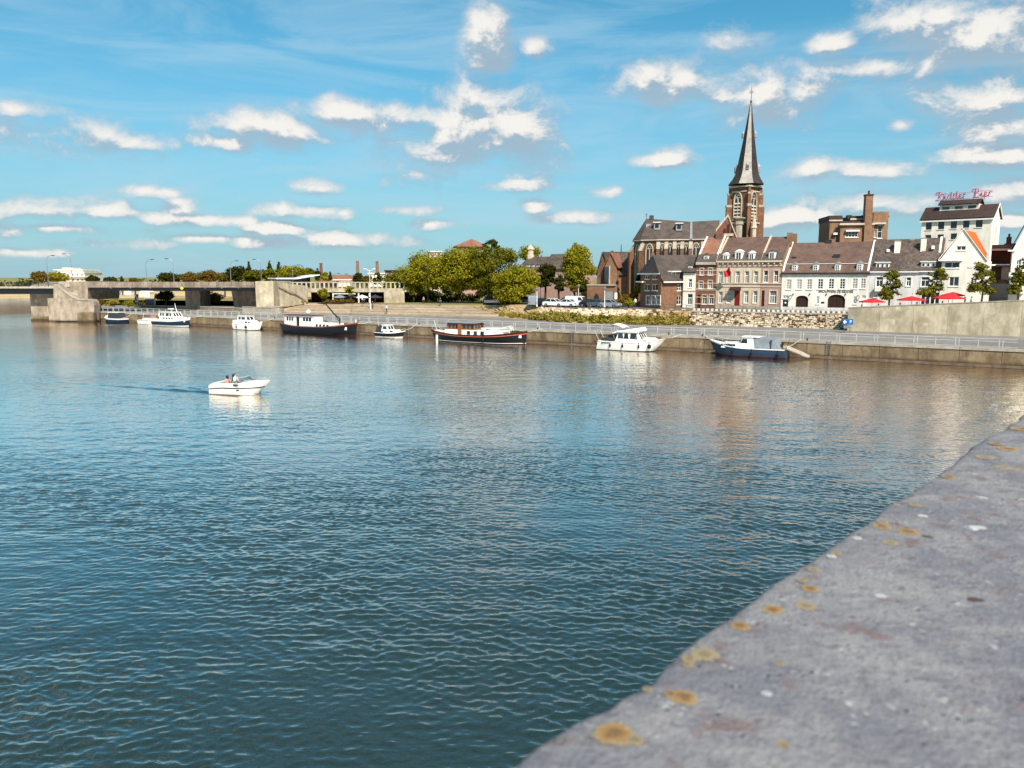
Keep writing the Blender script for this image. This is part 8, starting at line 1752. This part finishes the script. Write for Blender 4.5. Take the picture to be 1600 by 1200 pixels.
def car(label, px, Dp, kind, paint, rot, z=SZ):
    b = aty(px, 475, Dp); r = thing('parked_car' if kind != 'van' else 'parked_van', label, 'van' if kind == 'van' else 'car', (b.x, b.y, z + .004), rot, 'cars parked along the street'); key = (kind, paint); last = None
    if key not in CARS:
        CARS[key] = []
        for nm, mb, mt in car_proto(kind, paint):
            o = mb.build(nm, mt, last if nm == 'rim' else r, local=True); CARS[key].append((nm, o))
            if nm == 'wheel': last = o
    else:
        for nm, src in CARS[key]:
            o = src.copy(); COL.objects.link(o); o.parent = last if nm == 'rim' else r
            if nm == 'wheel': last = o
AQ = math.atan2(QUAY.U.y, QUAY.U.x)
for a in (('silver van at the left end of the parked cars', 836, 148, 'van', 'car_silver', AQ + 1.9), ('dark car beside the silver van', 850, 146, 'hatch', 'car_black', AQ + .2), ('white hatchback left of the middle of the parked row', 866, 143.5, 'hatch', 'car_white', AQ), ('white saloon just left of the white van', 886, 142, 'saloon', 'car_white', AQ + 3.1), ('white van in the middle of the parked row', 903, 143.5, 'van', 'car_white', AQ), ('black car right of the white van', 923, 141, 'hatch', 'car_black', AQ), ('grey car between black car and lantern post', 936, 140, 'hatch', 'car_grey', AQ + .1), ('silver car at the right end of the parked row', 952, 138.5, 'saloon', 'car_silver', AQ), ('grey car half hidden behind the low spreading tree', 822, 160, 'hatch', 'car_grey', AQ + .4), ('black car parked behind the white saloon', 890, 150, 'hatch', 'car_black', AQ + .1)): car(*a)
# ------------------------------------------------------------------ parasols and terrace furniture by the ramp
def parasol(label, px, pyt, pye, half, Dp, canvas='red_canvas', zb=None):
    t = aty(px, pyt, Dp); e = aty(px, pye, Dp); s = half / FPX * Dp * 1.05; zb = zb if zb is not None else ramp_z((Vector((t.x, t.y, 0)) - RP.A).dot(RP.U)); r = thing('parasol', label, 'parasol', (t.x, t.y, zb), group='parasols on the terrace')
    m = MB(); m.tube([(t.x, t.y, zb), (t.x, t.y, t.z)], .035, 6); m.build('pole', 'white_paint', r); n = 8; m = MB(); h = t.z - e.z
    v = [(t.x, t.y, t.z)]
    for rr, zz in ((.5, .52), (1.0, 1.0)):
        for k in range(n): a = 2 * math.pi * (k + .5) / n; v.append((t.x + s * rr * math.cos(a), t.y + s * rr * math.sin(a), t.z - h * zz))
    m.add(v, [[0, 1 + k, 1 + (k + 1) % n] for k in range(n)] + [[1 + k, 1 + n + k, 1 + n + (k + 1) % n, 1 + (k + 1) % n] for k in range(n)])
    for k in range(n): a, b = Vector(v[1 + n + k]), Vector(v[1 + n + (k + 1) % n]); m.poly(a, b, b - Vector((0, 0, .14)), a - Vector((0, 0, .14)))
    m.build('canopy', canvas, r); m = MB()
    for k in range(n): m.tube([Vector(v[0]) - Vector((0, 0, .05)), Vector(v[1 + n + k]) - Vector((0, 0, .03))], .015, 4)
    m.build('rib', 'dark_metal', r); m = MB(); m.lathe([(.32, 0), (.32, .06), (.06, .1), (.05, .3)], (t.x, t.y, zb), 8); m.build('base', 'dark_metal', r)
parasol('pinkish red parasol leftmost on the terrace', 1363, 465.5, 471, 18, on_ramp(1363, 2.6).y)
parasol('red parasol between the first two street trees', 1425, 462.5, 468, 20, on_ramp(1425, 2.6).y)
parasol('large bright red parasol in front of the gable house', 1483, 458.5, 465.5, 22, on_ramp(1483, 2.4).y)
parasol('red parasol partly hidden behind the large bright one', 1489, 456, 461, 16, on_ramp(1489, 5).y)
parasol('small white parasol at the left end of the terrace', 1348, 466, 469, 8, on_ramp(1348, 4).y, 'tent_white')
for i, px in enumerate((1352, 1366, 1380, 1412, 1424, 1440, 1466, 1478, 1492, 1512)):
    p = on_ramp(px, 1.3 + (i % 3) * .9, 474); z = p.z; lab = ['cafe table under left edge of the pinkish parasol', 'cafe table below the middle of the pinkish parasol', 'cafe table right of the pinkish parasol', 'cafe table under left edge of the second parasol', 'cafe table below the middle of the second parasol', 'cafe table right of the second parasol', 'cafe table under left edge of the large red parasol', 'cafe table below the large red parasol', 'cafe table under right edge of the large red parasol', 'cafe table left of the third street tree'][i]
    t = thing('cafe_table', lab, 'table', (p.x, p.y, z), group='terrace tables'); m = MB(); m.lathe([(.4, .72), (.42, .75), (0, .76)], (p.x, p.y, z), 12); m.build('table_top', 'white_paint', t); m = MB(); m.lathe([(.22, 0), (.2, .03), (.03, .06), (.03, .72)], (p.x, p.y, z), 8); m.build('pedestal', 'dark_metal', t)
    for s in (-1, 1):
        q = Vector((p.x + s * .75, p.y + .1, z)); c_ = thing('cafe_chair', ('chair at left of the ' if s < 0 else 'chair at right of the ') + lab, 'chair', q, group='terrace chairs'); m = MB(); m.box(q.x - .21, q.x + .21, q.y - .21, q.y + .21, z + .43, z + .47); m.build('seat', 'shirt_white' if i % 2 else 'dark_canvas', c_)
        m = MB(); xx = q.x + s * .2; m.box(xx - .02, xx + .02, q.y - .21, q.y + .21, z + .48, z + .95); m.build('backrest', 'shirt_white' if i % 2 else 'dark_canvas', c_)
        for sx in (-1, 1):
            for sy in (-1, 1): m = MB(); m.tube([(q.x + sx * .18, q.y + sy * .18, z), (q.x + sx * .18, q.y + sy * .18, z + .43)], .018, 4); m.build('leg', 'dark_metal', c_)
# cafe parasols and planter hedge under the viaduct
for i, (px, w_, c_) in enumerate(((531, 11, 'grey_canvas'), (549, 10, 'dark_canvas'), (566, 10, 'tent_white'), (586, 11, 'dark_canvas'))):
    parasol(['grey cafe parasol in front of the viaduct, leftmost', 'dark cafe parasol below the pale awning', 'white cafe parasol left of the twin lamp post', 'dark cafe parasol right of the twin lamp post'][i], px, 460.5, 464.5, w_, 186, c_, 3.6)
hd_ = []
for i in range(30): p = aty(rnd.uniform(506, 552), 470.5, 183); hd_.append((p.x, p.y, 4.2, .45))
r = thing('planter_hedge', 'long olive planter hedge in front of the cafe undercroft', 'hedge', aty(529, 473, 183)); leaf_obj('foliage', hd_, 1300, .18, 'leaf_olive', r); a, b = aty(506, 473, 183), aty(552, 473, 183); m = MB(); m.box(a.x, b.x, 182.7, 183.3, 3.6, 4.0); m.build('planter', 'dark_wood', r)
# people about the quay
for a in (('person in white walking beside the corner house', 992.5, 479, 139, 'shirt_white', SZ), ('person in dark clothes on the bridge at the pier', 70, 441, 173.6, 'shirt_dark', bz(448.4, 2)), ('person in white sitting area at the cafe', 566, 473, 181, 'shirt_white', 3.6), ('person in blue at the cafe beside a person in white', 569, 473, 181.5, 'shirt_blue', 3.6), ('person in dark clothes at the top of the steps', 688, 478, 172, 'shirt_dark', 3.62), ('person in dark clothes leaning at the twin lamp post', 582.5, 483, 171, 'shirt_dark', 2.9), ('person in pink standing under the park trees', 662, 476, 182, 'shirt_pink', 3.6), ('person in white seated low on the steps', 604, 487, 160, 'shirt_white', 2.5)):
    p = aty(a[1], a[2], a[3]); person(a[0], (p.x, p.y, a[5]), rnd.uniform(0, 6), 'stand', a[4], group='people on the shore')

for i, (px, d, po, sh, lab) in enumerate(((1347, 1.6, 'sit', 'shirt_dark', 'guest in dark shirt at the left end of the terrace'), (1373, 2.2, 'sit', 'shirt_white', 'guest in white under the right side of the pinkish parasol'), (1407, 2.0, 'sit', 'shirt_blue', 'guest in blue left of the second parasol'), (1433, 1.9, 'sit', 'shirt_white', 'guest in white under the second parasol'), (1447, 3.0, 'stand', 'shirt_dark', 'waiter in dark clothes standing right of the second parasol'), (1473, 2.4, 'sit', 'shirt_pink', 'guest in pink under the large bright red parasol'), (1508, 2.4, 'stand', 'shirt_dark', 'person in dark clothes walking left of the third street tree'), (1518, 2.0, 'stand', 'shirt_white', 'person in white walking just left of the third street tree'))):
    p = on_ramp(px, d); person(lab, p, rnd.uniform(0, 6), po, sh, group='people on the terrace')
